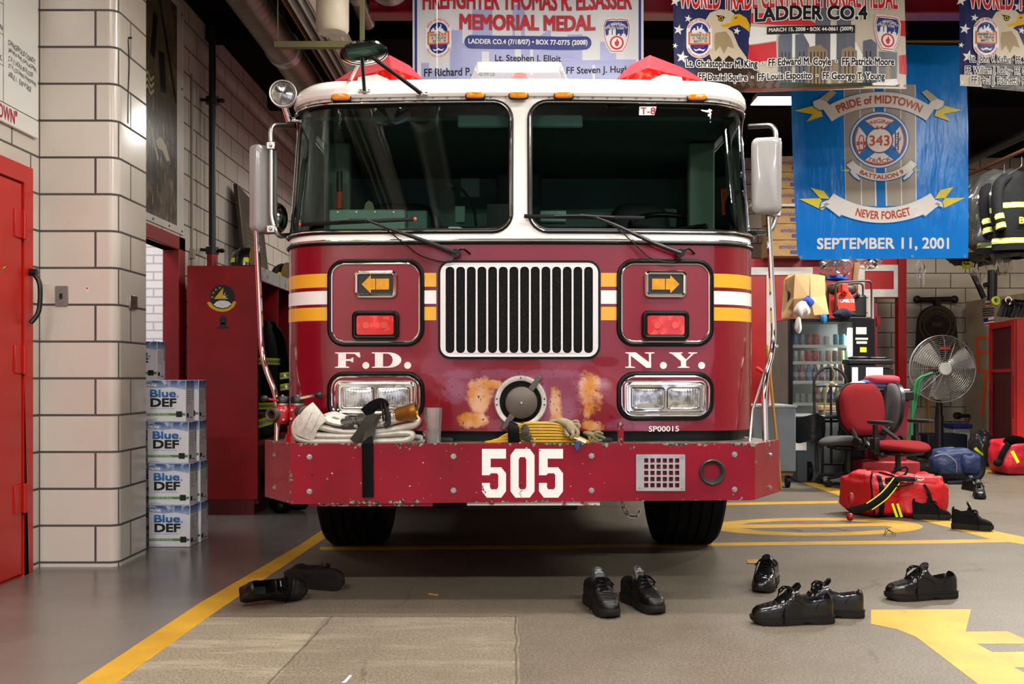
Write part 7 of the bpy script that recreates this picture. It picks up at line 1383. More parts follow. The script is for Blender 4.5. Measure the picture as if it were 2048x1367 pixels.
# fan
FC = V((X_(1885, 12.1), 12.1, Z_(737, 12.1))); t = thing('pedestal_fan', 'large pedestal fan with a wire guard and black pole by the tile wall', 'fan', (FC.x, 12.1, 0)); R0 = .405
m = MB()
for s_ in (-1, 1):
    for i in range(14): r_ = .09+(R0-.09)*i/13; dz = .085*math.sqrt(max(0, 1-(r_/R0)**2.5)); m.tube([FC+V((r_*cos(a), s_*dz, r_*sin(a))) for a in [2*pi*k/40 for k in range(40)]], .0028, 4, closed=True)
    for i in range(16): a = 2*pi*i/16; m.tube([FC+V((r_*cos(a), s_*.085*math.sqrt(max(0, 1-(r_/R0)**2.5)), r_*sin(a))) for r_ in [.07+(R0-.07)*k/6 for k in range(7)]], .0028, 4)
m.tube([FC+V((R0*cos(a), 0, R0*sin(a))) for a in [2*pi*k/48 for k in range(48)]], .009, 6, closed=True); ob('fan_guard', m, mat('wire_grey', '#a7a49e', .4, .7), t)
m = MB(); m.lathe([(0, .1), (.072, .095), (.078, .08), (.078, .06)], FC, (0, -1, 0), 28); ob('guard_badge', m, M_wht, t)
for i in range(3):
    a = 2*pi*i/3+.4; m = MB(); m.grid(lambda u, v: FC+V(((.07+.30*v)*cos(a+(u-.5)*(1.0-.25*v)), -.03+.07*(u-.5), (.07+.30*v)*sin(a+(u-.5)*(1.0-.25*v)))), 6, 6); ob('fan_blade', m, mat('blade_alu', '#b4b1ac', .35, .7), t)
m = MB(); m.cyl(FC, FC+V((0, .22, 0)), .075); ob('fan_motor', m, M_blk, t); m = MB(); m.cyl(FC+V((.02, .14, -.05)), (FC.x+.02, 12.24, .04), .038); m.cyl((FC.x+.02, 12.24, .6), (FC.x+.02, 12.24, .05), .05); ob('fan_pole', m, M_blk, t)
m = MB(); m.lathe([(0, .05), (.1, .05), (.26, .03), (.28, 0), (0, 0)], (FC.x+.02, 12.24, 0), (0, 0, 1), 32); ob('fan_base', m, M_blk, t); m = MB(); m.cyl((FC.x+.02, 12.24, .80), (FC.x+.02, 12.24, .85), .052); ob('caution_tape', m, MATS['fluorescent_yellow'], t); m = MB(); m.txt('FAN', lambda u, v, d: FC+V((u, -.09, v)), -.055, .22, .055, .26, bold=.03) if False else m.prism([(-.06, .235), (.06, .235), (.06, .265), (-.06, .265)], lambda u, v, d: FC+V((u, -.075-d, v)), 0, .003); ob('guard_label', m, MATS['red_ink'], t)
# tools and clutter by the wall
t = thing('green_hand_truck', 'green tube hand truck standing behind the maroon bin', 'hand truck', (X_(1838, 11.5), 11.5, 0))
for o in (0, .22):
    m = MB(); m.tube(fil([P(1862, 745, 11.5+o)+V((.02, 0, 0)), P(1832+o*40, 757, 11.5+o), P(1826+o*30, 800, 11.5+o), V((X_(1820, 11.5)+o*.1, 11.5+o, .1))], .08), .018, 10); ob('side_tube', m, mat('hand_truck_green', '#1d6a3c', .4), t)
m = MB(); m.tube([P(1826, 788, 11.5), P(1832, 787, 11.72)], .014); m.bb(X_(1810, 11.5), X_(1845, 11.5), 11.45, 11.8, .02, .04); ob('cross_bar', m, MATS['hand_truck_green'], t)
for o in (-.04, .28): m = MB(); m.cyl((X_(1815, 11.5), 11.5+o, .1), (X_(1815, 11.5), 11.54+o, .1), .1); ob('truck_wheel', m, M_rub, t)
t = thing('shovel', 'aluminium scoop shovel with a wooden handle leaning behind the fan', 'shovel', (X_(1858, 13.2), 13.2, 0)); m = MB(); m.grid(lambda u, v: V((X_(1845+25*u-4*v, 13.6), 13.6+.05*cos(pi*u), Z_(742+48*v, 13.6))), 6, 6); ob('shovel_blade', m, mat('scoop_alu', '#b6b4b0', .35, .8), t)
m = MB(); m.cyl(P(1857, 790, 13.55), V((X_(1862, 13.4), 13.4, .02)), .016); ob('shovel_handle', m, mat('handle_wood', '#a3762f', .6), t)
m = MB(); m.cyl(P(1852, 790, 13.7), V((X_(1853, 13.5), 13.5, .0)), .015); t = ob('broom_handle', m, mat('handle_wood2', '#b98a3c', .6)); tag(t, 'bare wooden handle leaning beside the scoop shovel', 'handle')
m = MB(); pbox(m, 1856, 1936, 868, 926, 12.9, .4); t = ob('storage_case', m, mat('navy_case', '#161827', .6), bevel=.02); t.location.z = 0; tag(t, 'low dark navy storage case on the floor behind the fan pole', 'case')
for v in t.data.vertices:
    if v.co.z < .3: v.co.z = .003
m = MB(); pbox(m, 1908, 1946, 848, 856, 13.2, .35); t = ob('folded_mat', m, mat('blue_mat', '#1d2a7a', .7), bevel=.01); tag(t, 'folded blue mat on a ledge by the tan locker', 'mat'); m = MB(); pbox(m, 1908, 1940, 856, 926, 13.25, .3); t = ob('ledge_box', m, M_wht, bevel=.006); tag(t, 'pale box under the folded blue mat', 'box')
for v in t.data.vertices:
    if v.co.z < .1: v.co.z = .001
m = MB(); c = P(1915, 831, 13.6); m.cyl(c, c+V((.16, 0, 0)), .026); m.lathe([(.03, -.03), (.05, -.03), (.05, .03), (.03, .03)], c, (0, 1, 0), 16); t = ob('pipe_wrench', m, M_blk); tag(t, 'short black wrench shaped tool hung on the tile wall by the fan', 'wrench')
# maroon bin and what is on it
M_mar = mat('maroon_plastic', '#7d2230', .45); D = 10.75
D = 9.85; t = thing('rolling_bin', 'maroon wheeled bin with a black lid behind the red office chair', 'bin', (X_(1786, D), D, 0))
m = MB(); x0_, x1_ = X_(1752, D), X_(1821, D); z1_ = Z_(800, D); m.hexa([V((x, y, z)) for z, k in ((.1, .03), (z1_, 0)) for y in (D+k, D+.42-k) for x in (x0_+k, x1_-k)]); ob('bin_body', m, M_mar, t, bevel=.02)
m = MB(); m.bb(x0_-.02, x1_+.03, D-.03, D+.45, z1_, z1_+.09); ob('bin_lid', m, M_blk, t, bevel=.015); m = MB(); m.bb(X_(1722, D)-.02, X_(1832, D), D-.1, D+.2, .08, .24); ob('bin_skirt', m, mat('red_plastic', '#a3262c', .45), t, bevel=.01)
m = MB(); m.lathe([(0, .05), (.06, .05), (.1, .04), (.1, 0), (0, 0)], (X_(1843, D), D, .105), (0, -1, 0), 24); ob('bin_wheel', m, M_rub, t); m = MB(); m.lathe([(0, .054), (.03, .054), (.05, .045)], (X_(1843, D), D, .105), (0, -1, 0), 16); ob('wheel_hub', m, M_gry, t)
for xx in (x0_+.05,): m = MB(); m.cyl((xx, D, .06), (xx, D+.05, .06), .06); ob('bin_wheel', m, M_rub, t)
t = thing('cloth_bundle', 'folded white, red and blue cloth lying on the maroon bin', 'cloth', (X_(1757, D), D+.1, z1_+.09)); c = V((X_(1762, D), D+.12, z1_+.16))
for i, (mt, dz, w_) in enumerate(((M_rag, -.02, .24), (mat('cloth_blue', '#4a6aa0', .8), .0, .17), (mat('cloth_red', '#a8353f', .8), .04, .16))): m = MB(); m.ell(c+V((.03*i-.03, -.03*i, dz)), w_, .14, .05, 20, 10, .6); ob('cloth_fold', m, mt, t)
m = MB(); m.bb(X_(1802, D), X_(1820, D), D+.0, D+.25, z1_+.092, z1_+.11); t = ob('paper_stack', m, M_wht, bevel=.004); tag(t, 'flat pile of papers on the maroon bin lid', 'papers')
D = 10.37; t = thing('coffee_machine', 'black machine with white papers taped on it in front of the vending machine', 'machine', (X_(1740, D), D, 0)); zt2 = Z_(712, D); zb2 = Z_(768, D)
m = MB(); m.bb(X_(1696, D), X_(1788, D), D, D+.2, Z_(728, D), Z_(718, D)); m.bb(X_(1700, D), X_(1752, D), D+.01, D+.2, zb2, Z_(728, D)); m.bb(X_(1752, D), X_(1790, D), D+.03, D+.2, zb2, Z_(735, D)); m.bb(X_(1706, D), X_(1738, D), D+.02, D+.18, Z_(718, D), zt2); m.bb(X_(1742, D), X_(1776, D), D+.02, D+.18, Z_(718, D), zt2-.005); ob('machine_body', m, M_blk, t, bevel=.012)
m = MB(); pbox(m, 1704, 1716, 734, 768, D+.006, .004); pbox(m, 1732, 1766, 734, 756, D+.004, .004); ob('taped_paper', m, M_pap, t); m = MB(); m.bb(X_(1698, D), X_(1788, D), D+.02, D+.22, 0, zb2); ob('machine_stand', m, mat('stand_grey', '#35363a', .5), t, bevel=.01)
# grey things at the truck's flank
D = 9.6; t = thing('tool_chest', 'grey steel chest on casters beside the bumper end', 'chest', (X_(1550, D), D, 0)); x0_, x1_ = X_(1505, D), X_(1592, D); M_gch = mat('chest_grey', '#6b7378', .5, noise=(7, '#575f63', .5))
m = MB(); m.bb(x0_, x1_, D, D+.6, .16, .78); ob('chest_body', m, M_gch, t, bevel=.01); m = MB(); m.bb(x0_-.01, x1_+.01, D-.01, D+.61, .78, .80); ob('chest_top', m, mat('speckled_top', '#9a9c9b', .5, noise=(40, '#70716f', .7)), t); m = MB(); m.bb(x0_+.02, x1_-.02, D+.03, D+.57, .12, .16); ob('wood_base', m, MATS['old_wood'], t)
for x in (x0_+.06, x1_-.06): m = MB(); m.cyl((x-.015, D+.08, .06), (x+.015, D+.08, .06), .06); ob('caster', m, M_rub, t)
D = 10.14; t = thing('waste_bin', 'grey waste bin with a black liner between the steel chest and the hand truck', 'bin', (X_(1612, D), D, 0)); m = MB(); m.hexa([V((x, y, z)) for z, k in ((0, .02), (.62, 0)) for y in (D+k, D+.42-k) for x in (X_(1591, D)+k, X_(1648, D)-k)]); ob('bin_body', m, mat('bin_grey', '#4d5459', .55), t, bevel=.015)
m = MB(); c = V((X_(1618, D), D+.1, .60)); m.grid(lambda u, v: c+V((.17*cos(2*pi*u)*(1+.1*sin(14*u+3*v)), .22*sin(2*pi*u)*(1+.1*sin(16*u)), .08-.26*v+.02*sin(18*u))), 40, 10, cu=True); ob('bin_liner', m, mat('liner_black', '#0e0e10', .3, bump=(12, .7)), t, smooth=70); m = MB(); m.bb(X_(1590, D)-.01, X_(1650, D), D-.02, D+.44, .66, .685); ob('bin_lid', m, M_gry, t, bevel=.008); m = MB(); pbox(m, 1590, 1613, 884, 900, D+.0, .004); ob('bin_label', m, M_pap, t)
m = MB(); m.cyl(P(1538, 728, 9.45), V((P(1562, 868, 9.45).x, 9.45, .004)), .014); m.cyl(P(1538, 728, 9.45), P(1533, 690, 9.5), .018); t = ob('wooden_pole', m, MATS['handle_wood']); tag(t, 'wooden pole leaning against the grey steel chest by the grab rod', 'pole')
m = MB(); m.tube(bez([P(1512, 735, 9.3), P(1526, 745, 9.3), P(1534, 765, 9.4), V((P(1534, 800, 9.65).x, 9.65, .80))]), .018, 8); t = ob('red_cable', m, MATS['red_ink']); tag(t, 'curved red cable showing behind the truck corner', 'cable')
D = 10.3; m = MB(); m.bb(X_(1652, D), X_(1702, D), D+.1, D+.27, 0, Z_(822, D)); t = ob('grey_crate', m, mat('crate_grey', '#5f625f', .6), bevel=.012); tag(t, 'grey crate standing behind the black hand truck', 'crate'); m = MB(); m.bb(X_(1650, D), X_(1700, D), D+.12, D+.26, Z_(821, D), Z_(812, D)); t = ob('folded_card', m, M_kraft2, bevel=.005); tag(t, 'flattened brown card on the grey crate', 'card')
D = 10.2; t = thing('hand_truck', 'black tube hand truck with tied rope in front of the vending machine', 'hand truck', (X_(1660, D), D, 0)); hx0, hx1 = X_(1629, D), X_(1694, D); hm_ = (hx0+hx1)/2; hr = (hx1-hx0)/2; zt3 = Z_(734, D)
pts = [V((hx0, D-.1, .12)), V((hx0, D, .6))]+[V((hm_-hr*cos(a), D+.02, zt3-hr+hr*sin(a))) for a in [pi*i/14 for i in range(15)]]+[V((hx1, D, .6)), V((hx1, D-.1, .12))]
m = MB(); m.tube(pts, .014, 8); ob('truck_frame', m, mat('frame_black', '#1a1817', .45), t)
for z in (.18, .62, .98): m = MB(); m.tube([(hx0, D-.02, z), (hx1, D-.02, z)], .012); ob('cross_bar', m, MATS['frame_black'], t)
m = MB(); m.tube([(hm_, D, zt3), (hm_, D-.02, .18)], .013); ob('center_strut', m, MATS['frame_black'], t); m = MB(); m.bb(hx0, hx1, D-.34, D-.1, .05, .07); m.bb(hx0-.02, hx1+.02, D-.36, D-.33, .05, .09); ob('toe_plate', m, M_steel, t)
for x in (hx0-.06, hx1+.02): m = MB(); m.lathe([(0, .02), (.09, .02), (.11, .01), (.11, -.03), (0, -.03)], (x, D, .112), (1, 0, 0), 24); ob('truck_wheel', m, M_rub, t)
m = MB(); c = V((hm_, D-.03, 1.0)); m.ell(c, .035, .03, .03); m.tube(bez([c, c+V((-.06, -.02, -.05)), c+V((-.09, -.01, -.4)), c+V((-.1, 0, -.5))], 5), .009, 6); m.tube(bez([c, c+V((.03, 0, .1)), c+V((-.02, 0, .2))], 5), .008, 6); ob('rope', m, mat('jute_rope', '#8a7a5c', .9), t)
# office chairs
M_chr2 = mat('chair_red_fabric', '#7c1a1f', .85, noise=(90, '#64141a', .6), spec=.15); M_cgr = mat('chair_grey_fabric', '#4c4a4a', .9)
def chair(loc, rz, label, fab, sc=1.0):
    t = thing('office_chair', label, 'chair', loc, rz, 'office chairs'); L_ = dict(local=True)
    m = MB(); m.grid(lambda u, v: V((.27*cos(2*pi*u)*sin(pi*v)**.45, .26*sin(2*pi*u)*sin(pi*v)**.45-.02, .445-.045*cos(pi*v)-.03*max(0, -sin(2*pi*u))**3*sin(pi*v))), 32, 12, cu=True); ob('seat', m, fab, t, **L_, smooth=70)
    m = MB(); m.bb(-.17, .17, -.17, .15, .36, .405); m.cyl((-.17, .0, .37), (-.26, .0, .37), .03); ob('seat_mechanism', m, M_blk, t, **L_, bevel=.02)
    bk = lambda u, z, d: V((u, .25+.12*(z-.5)-.09*(1-(u/.26)**2)*-1*0-.35*(.06-u*u*.8)+.12-d*.95, z))
    out = rrect(-.31, .52, .31, 1.01, .20, 8); n_ = len(out)
    cen = (0, .76)
    rings = []
    for k, d_ in ((1.0, 0), (1.0, .03), (.93, .052), (.7, .058), (.35, .06)): rings.append([bk(x*k, cen[1]+(z-cen[1])*k, d_) for x, z in out])
    m = MB(); m.add([p for r_ in rings for p in r_]+[bk(0, .76, .06)], [(i*n_+j, i*n_+(j+1) % n_, (i+1)*n_+(j+1) % n_, (i+1)*n_+j) for i in range(4) for j in range(n_)]+[(4*n_+j, 4*n_+(j+1) % n_, 5*n_) for j in range(n_)]); ob('backrest', m, fab, t, **L_, smooth=70)
    m = MB(); rb = [[bk(x*k, cen[1]+(z-cen[1])*k, d_) for x, z in out] for k, d_ in ((1.03, .005), (1.03, -.03), (.8, -.05))]; m.add([p for r_ in rb for p in r_]+[bk(0, .76, -.05)], [(i*n_+j, i*n_+(j+1) % n_, (i+1)*n_+(j+1) % n_, (i+1)*n_+j) for i in range(2) for j in range(n_)]+[(2*n_+j, 2*n_+(j+1) % n_, 3*n_) for j in range(n_)]); ob('back_shell', m, M_blk, t, **L_, smooth=50)
    m = MB(); m.tube(bez([(0, .1, .38), (0, .30, .42), (0, .40, .6), (0, .38, .75)]), .03, 10, flat=.5); ob('back_stem', m, M_blk, t, **L_)
    for s_ in (-1, 1):
        m = MB(); m.tube(fil([(s_*.12, .0, .38), (s_*.30, .02, .38), (s_*.30, .02, .64)], .05), .024, 10); a_ = ob('armrest', m, M_blk, t, **L_); m = MB(); m.bb(s_*.30-.033, s_*.30+.033, -.01, .06, .40, .53); ob('arm_sleeve', m, M_blk, a_, **L_, bevel=.012)
        m = MB(); m.ell((s_*.295, -.03, .665), .045, .135, .02, 18, 8, .6); ob('arm_pad', m, mat('arm_pad_black', '#1c2020', .4), a_, **L_)
        m = MB(); m.cyl((s_*.30, .20, .47), (s_*.34, .20, .47), .045); m.tube([(s_*.30, .2, .47), (s_*.2, .38, .62)], .02); ob('tilt_pivot', m, M_blk, t, **L_)
    m = MB(); m.cyl((0, 0, .1), (0, 0, .37), .025); m.cyl((0, 0, .1), (0, 0, .24), .036); ob('gas_lift', m, M_blk, t, **L_)
    for i in range(5):
        a = 2*pi*i/5+.3; m = MB(); m.tube([(.02*cos(a), .02*sin(a), .115), (.29*cos(a), .29*sin(a), .085)], [.032, .02], 8, flat=.7); sp_ = ob('base_spoke', m, M_blk, t, **L_); m = MB(); m.cyl((.29*cos(a)-.025*sin(a), .29*sin(a)+.025*cos(a), .032), (.29*cos(a)+.025*sin(a), .29*sin(a)-.025*cos(a), .032), .032, n=16); m.cyl((.29*cos(a), .29*sin(a), .03), (.29*cos(a), .29*sin(a), .09), .012); ob('caster', m, M_blk, sp_, **L_)
    return t
chair((X_(1796, 9.15), 9.15, 0), math.radians(33), 'red fabric office chair with black arms behind the red bags', M_chr2)
chair((X_(1696, 9.85), 9.85, 0), math.radians(-92), 'grey office chair half hidden behind the red office chair', M_cgr)
# ---------------------------------------------------------------- shoes and bags on the floor
M_leath = mat('black_leather', '#0b0b0c', .28, coat=.35, bump=(22, .12, .01)); M_leathm = mat('worn_leather', '#0b0a0a', .4, spec=.35, bump=(18, .25, .01)); M_nub = mat('black_nubuck', '#0c0c0e', .8, spec=.15, bump=(60, .25, .004)); M_sole = mat('rubber_sole', '#1c1a18', .65, spec=.2, bump=(50, .2, .003)); M_lace = mat('black_lace', '#060607', .8, spec=.1); M_lin = mat('shoe_lining', '#040404', .95, spec=.05); M_tag = mat('white_shoe_tag', '#b9b8bc', .6); M_eye = mat('eyelet', '#a9a9ab', .25, 1)
def lerpt(T, t):
    for i in range(len(T)-1):
        if t <= T[i+1][0]:
            a, b = T[i], T[i+1]; k = (t-a[0])/(b[0]-a[0]); k = k*k*(3-2*k) if len(T) < 4 else k; return a[1]+(b[1]-a[1])*k
    return T[-1][1]
WT = [(0, .026), (.03, .032), (.1, .036), (.25, .035), (.4, .0345), (.55, .041), (.7, .047), (.82, .046), (.92, .038), (.97, .027), (1, .010)]
KIND = {
 'oxford': dict(H=[(0, .102), (.04, .112), (.12, .110), (.28, .102), (.36, .110), (.44, .134), (.50, .130), (.60, .106), (.70, .084), (.82, .074), (.92, .066), (.98, .052), (1, .036)], cav=(.05, .43), sole=.031, heel=.012, mt=0),
 'sneaker': dict(H=[(0, .102), (.04, .112), (.12, .110), (.26, .102), (.36, .110), (.44, .134), (.50, .132), (.60, .112), (.70, .092), (.82, .080), (.92, .070), (.98, .056), (1, .042)], cav=(.05, .43), sole=.038, heel=.0, mt=1),
 'high': dict(H=[(0, .140), (.04, .150), (.10, .146), (.2, .134), (.30, .138), (.38, .148), (.44, .142), (.52, .120), (.62, .096), (.72, .080), (.84, .072), (.93, .062), (.98, .050), (1, .036)], cav=(.05, .38), sole=.040, heel=.0, mt=2),
}
def shoe(kind, name, label, loc, rz, L, group, tilt=(0, 0), flop=0, seed=0, mt=None, insole=False):
    k = KIND[kind]; t = thing(name, label, 'shoe', loc, rz, group)
    t.rotation_euler = (tilt[0], tilt[1], rz); A = dict(local=True); R_ = random.Random(seed)
    mt = mt or (M_leath, M_leathm, M_nub)[k['mt']]; s = k['sole']; sc = L/.31; c0, c1 = k['cav']
    Y = lambda q: (.5-q)*.31*sc
    W = lambda q: lerpt(WT, q)*sc*1.02; Hh = lambda q: lerpt(k['H'], q)*sc
    def up(u, v):
        q = u; w_, h = W(q), Hh(q); a = pi*v; base = s*.75*sc
        x = -w_*math.copysign(abs(cos(a))**.55, cos(a)); z = base+(h-base)*abs(sin(a))**.34
        x *= 1-.22*(abs(sin(a))**3)*(1 if q < .5 else .35)
        if c0 < q < c1 and .2 < v < .8:
            e = min((v-.2)/.06, (.8-v)/.06, 1); f = min((q-c0)/.03, (c1-q)/.03, 1); z -= (h-.030*sc)*e*f*.93; x *= 1-.25*e*f
        wr = .0016*sc*sin(q*90+3*sin(7*v)+seed)*(1 if .5 < q < .72 else .25)
        return V((x+.004*sc*sin(pi*q), Y(q), z+wr))
    m = MB(); m.grid(up, 66, 40); m.add([up(0, j/40) for j in range(41)]+[V((0, Y(0), s*.7*sc))], [(j, j+1, 41) for j in range(40)]); m.add([up(1, j/40) for j in range(41)]+[V((0, Y(1), s*.7*sc))], [(j+1, j, 41) for j in range(40)]); ob('upper', m, mt, t, smooth=55, merge=True, **A)
    ol = [(W(q)+.004*sc+.0, Y(q)+(.004*sc if q == 0 else (-.004*sc if q == 1 else 0))) for q in [i/24 for i in range(25)]]; loop = [(x+.004*sc*sin(pi*i/24), y) for i, (x, y) in enumerate(ol)]+[(-x+.004*sc*sin(pi*i/24), y) for i, (x, y) in reversed(list(enumerate(ol)))]
    def lift(v):      # hollow in front of the heel, and toe spring
        q = .5-v/(.31*sc); a = max(0, 1-abs(q-.35)/.07)**.5 if kind == 'oxford' else .6*max(0, 1-abs(q-.36)/.12)
        return sc*(.010*a+.012*max(0, (q-.8)/.2)**2)
    m = MB(); mp_ = lambda u, v, d: V((u, v, d+(lift(v) if d < .010*sc else 0))); n_ = len(loop)
    lv = [(.965, .0), (1, .006*sc), (1, s*sc*.86), (.985, s*sc)]; rings = [[mp_(u*f, v*f if abs(v) > .0 else v, z) for u, v in loop] for f, z in lv]
    m.add([p for r_ in rings for p in r_], [(i*n_+j, i*n_+(j+1) % n_, (i+1)*n_+(j+1) % n_, (i+1)*n_+j) for i in range(3) for j in range(n_)]); m.prism([(u*.965, v*.965) for u, v in loop], mp_, .0, .001); m.prism([(u*.985, v*.985) for u, v in loop], mp_, s*sc-.001, s*sc)
    so = ob('sole', m, M_sole, t, smooth=40, **A)
    m = MB()
    for i in range(13):
        for sx in (-1, 1): q = .06+.07*i; m.box((sx*(W(q)-.008*sc)+.004*sc*sin(pi*q), Y(q), .002*sc), (.020*sc, .010*sc, .006*sc))
    m.box((0, Y(.62), .001), (.05*sc, .07*sc, .004*sc)); ob('tread', m, M_sole, so, **A)
    if kind == 'oxford':
        m = MB(); m.tube([V((u*1.005, v*1.005, s*sc)) for u, v in loop], .0022*sc, 5, closed=True); ob('welt', m, M_sole, so, **A)
    m = MB(); ln_ = .022 if kind == 'oxford' else .036; tall = {'oxford': .026, 'sneaker': .045, 'high': .06}[kind]*sc
    m.grid(lambda u, v: V(((u-.5)*.058*sc*(1-.2*v), Y(.5)+(ln_*sc)*v-.003*cos(2*pi*u), Hh(.48)-.004*sc+tall*v-.010*sc*(2*u-1)**2)), 8, 6); m.grid(lambda u, v: V(((u-.5)*.058*sc*(1-.2*v), Y(.5)+(ln_*sc)*v+.008*sc, Hh(.48)-.004*sc+tall*v-.010*sc*(2*u-1)**2)), 8, 6); tg = ob('tongue', m, mt if kind != 'sneaker' else M_leathm, t, smooth=60, **A)
    if kind != 'oxford':
        m = MB(); m.grid(lambda u, v: V(((u-.5)*.026*sc, Y(.5)+ln_*sc*(.62+.28*v)-.0045, Hh(.48)-.004*sc+tall*(.62+.28*v)-.0005)), 3, 2)
        if kind == 'high': ob('tongue_tag', m, M_tag, tg, **A)
        else:
            m = MB(); f = lambda u, v, d: V((u*.034*sc-.017*sc, Y(.5)+ln_*sc*(.55+.3*v)-.0035, Hh(.48)-.004*sc+tall*(.55+.3*v)-.0103*sc*(2*((u-.5)*.6))**2)); m.txt('AIR', f, .25, .55, .75, .95); m.txt('MONARCH', f, 0, .0, 1, .42); ob('tongue_lettering', m, M_tag, tg, smooth=0, **A)
    for i in range(4):
        q = .50+.052*i; z = Hh(q)*.985; w_ = W(q)*.52
        m = MB(); m.tube(bez([V((-w_-.003, Y(q), z-.012*sc)), V((-w_*.3, Y(q+.02), z+.004*sc)), V((w_, Y(q+.03), z-.009*sc))], 4), .0028*sc, 6); m.tube(bez([V((w_+.003, Y(q), z-.012*sc)), V((w_*.3, Y(q+.02), z+.004*sc)), V((-w_, Y(q+.03), z-.009*sc))], 4), .0028*sc, 6); ob('lace', m, M_lace, t, **A)
        if kind == 'oxford':
            for sx in (-1, 1): m = MB(); c = V((sx*(w_+.004*sc), Y(q)+.002, z-.011*sc)); m.lathe([(.0022*sc, 0), (.0045*sc, .001), (.0045*sc, .002), (.0022*sc, .0022)], c, (sx*.8, -.1, .6), 10); ob('lace_eyelet', m, M_eye, t, **A)
    for a_, b_ in ((0, 1), (1, -1)):
        sd = lambda q, v: up(q, a_+b_*v)
        m = MB(); m.tube(bez([sd(.36, .05), sd(.47, .08), sd(.57, .16), sd(.59, .26), sd(.55, .34)], 6), .0013*sc, 5); m.tube(bez([sd(.24, .03), sd(.20, .10), sd(.13, .17), sd(.08, .19)], 6), .0013*sc, 5); ob('seam', m, M_lace, t, **A)
    z = Hh(.5); y = Y(.5)
    for sx in (-1, 1):
        m = MB(); e = flop*sx if flop else 1
        m.tube(bez([V((0, y, z+.004*sc)), V((sx*.022*sc, y-.012*sc, z+.004*sc)), V((sx*.048*sc, y-.03*sc, z-.024*sc)), V((sx*.030*sc, y-.035*sc, z-.005*sc)), V((0, y-.004, z+.004*sc))], 5), .0027*sc, 6)
        m.tube(bez([V((0, y, z+.004*sc)), V((sx*.03*sc, y-.03*sc, z)), V((sx*.050*sc, y-.045*sc, .055*sc)), V((sx*(.056+.01*R_.random())*sc, y-.05*sc, .012*sc))], 5), .0025*sc, 6); ob('lace_bow', m, M_lace, t, **A)
    m = MB(); m.prism([(x*.82, y_) for x, y_ in [( W(q_), Y(q_)) for q_ in [c0+.02+(c1-c0)*i/8 for i in range(9)]]+[(-W(q_), Y(q_)) for q_ in [c0+.02+(c1-c0)*i/8 for i in range(8, -1, -1)]]], lambda u, v, d: V((u, v, d)), .036*sc, .0365*sc); ob('insole', m, M_lin, t, **A)
    if insole: m = MB(); m.grid(lambda u, v: V(((.024)*sc, Y(.34)+.02*sc*u, (.062+.018*v)*sc)), 2, 2); ob('inner_tag', m, M_tag, t, **A)
    return t
fl = lambda px, py, z=0: F(px, py, z)
GP = 'black shoes on the floor'
p = fl(1620, 1247); shoe('oxford', 'leather_shoe', 'polished black lace up shoe seen from the side, nearest the lens of the shiny pair', (p.x-.075, p.y+.02, 0), math.radians(-86), .355, GP, seed=1)
p = fl(1712, 1240); shoe('oxford', 'leather_shoe', 'polished black shoe pointing away behind the other shiny side-on shoe', (p.x-.12, p.y+.09, 0), math.radians(-98), .345, GP, seed=2, insole=True)
p = fl(1842, 1197); shoe('oxford', 'leather_shoe', 'black lace up shoe standing alone above the large yellow floor letter', (p.x, p.y+.01, 0), math.radians(-80), .355, GP, seed=3)
p = fl(1530, 1178); shoe('oxford', 'leather_shoe', 'scuffed black shoe with a yellow toe mark pointing at the lens', (p.x+.02, p.y+.05, 0), math.radians(-24), .335, GP, seed=4)
m = MB(); q = P(1541, 1168, p.y-.08)
p = fl(1203, 1220); shoe('sneaker', 'sneaker', 'black sneaker with loose laces, the one farther from the wall of the pair under the bumper', (p.x-.005, p.y, 0), math.radians(12), .345, GP, seed=5)
bpy.context.scene.objects['sneaker']['label'] = 'scuffed black sneaker nearest the fluid cartons of the pair in front of the truck'
p = fl(1284, 1214); shoe('sneaker', 'sneaker', 'black sneaker with looped laces beside its mate, on the side towards the oxfords', (p.x, p.y, 0), math.radians(20), .335, GP, seed=6)
p = fl(1868, 1040); shoe('high', 'high_top_shoe', 'black high top shoe standing against the red bag', (p.x, p.y+.04, 0), math.radians(78), .27, GP, seed=7).scale = (1, 1, 1.22)
p = fl(1953, 1062); shoe('high', 'high_top_shoe', 'black high top shoe with a tall tongue standing alone on the yellow diagonal line', (p.x, p.y+.06, 0), math.radians(58), .265, GP, seed=8).scale = (1, 1, 1.25)
p = fl(1940, 982); shoe('sneaker', 'sneaker', 'small black shoe farther away beside the blue backpack, on the bag side of its mate', (p.x+.05, p.y+.05, 0), math.radians(12), .26, GP, seed=9)
p = fl(1966, 997); shoe('sneaker', 'sneaker', 'small black shoe with a dusty toe pointing at the lens by the blue backpack', (p.x, p.y+.08, 0), math.radians(-20), .29, GP, seed=10, mt=M_leathm)
# pair of tipped over boots on the yellow line
p = fl(545, 1217); t = shoe('high', 'work_boot', 'black work boot lying on its side with the opening towards the lens', (p.x-.03, p.y+.13, .048), math.radians(118), .32, GP, tilt=(math.radians(6), math.radians(-66)), seed=11, mt=M_leathm)
p = fl(640, 1194); t = shoe('high', 'work_boot', 'black work boot tipped over with its sole towards the lens', (p.x-.07, p.y+.16, .050), math.radians(72), .32, GP, tilt=(math.radians(0), math.radians(78)), seed=12, mt=M_leathm)
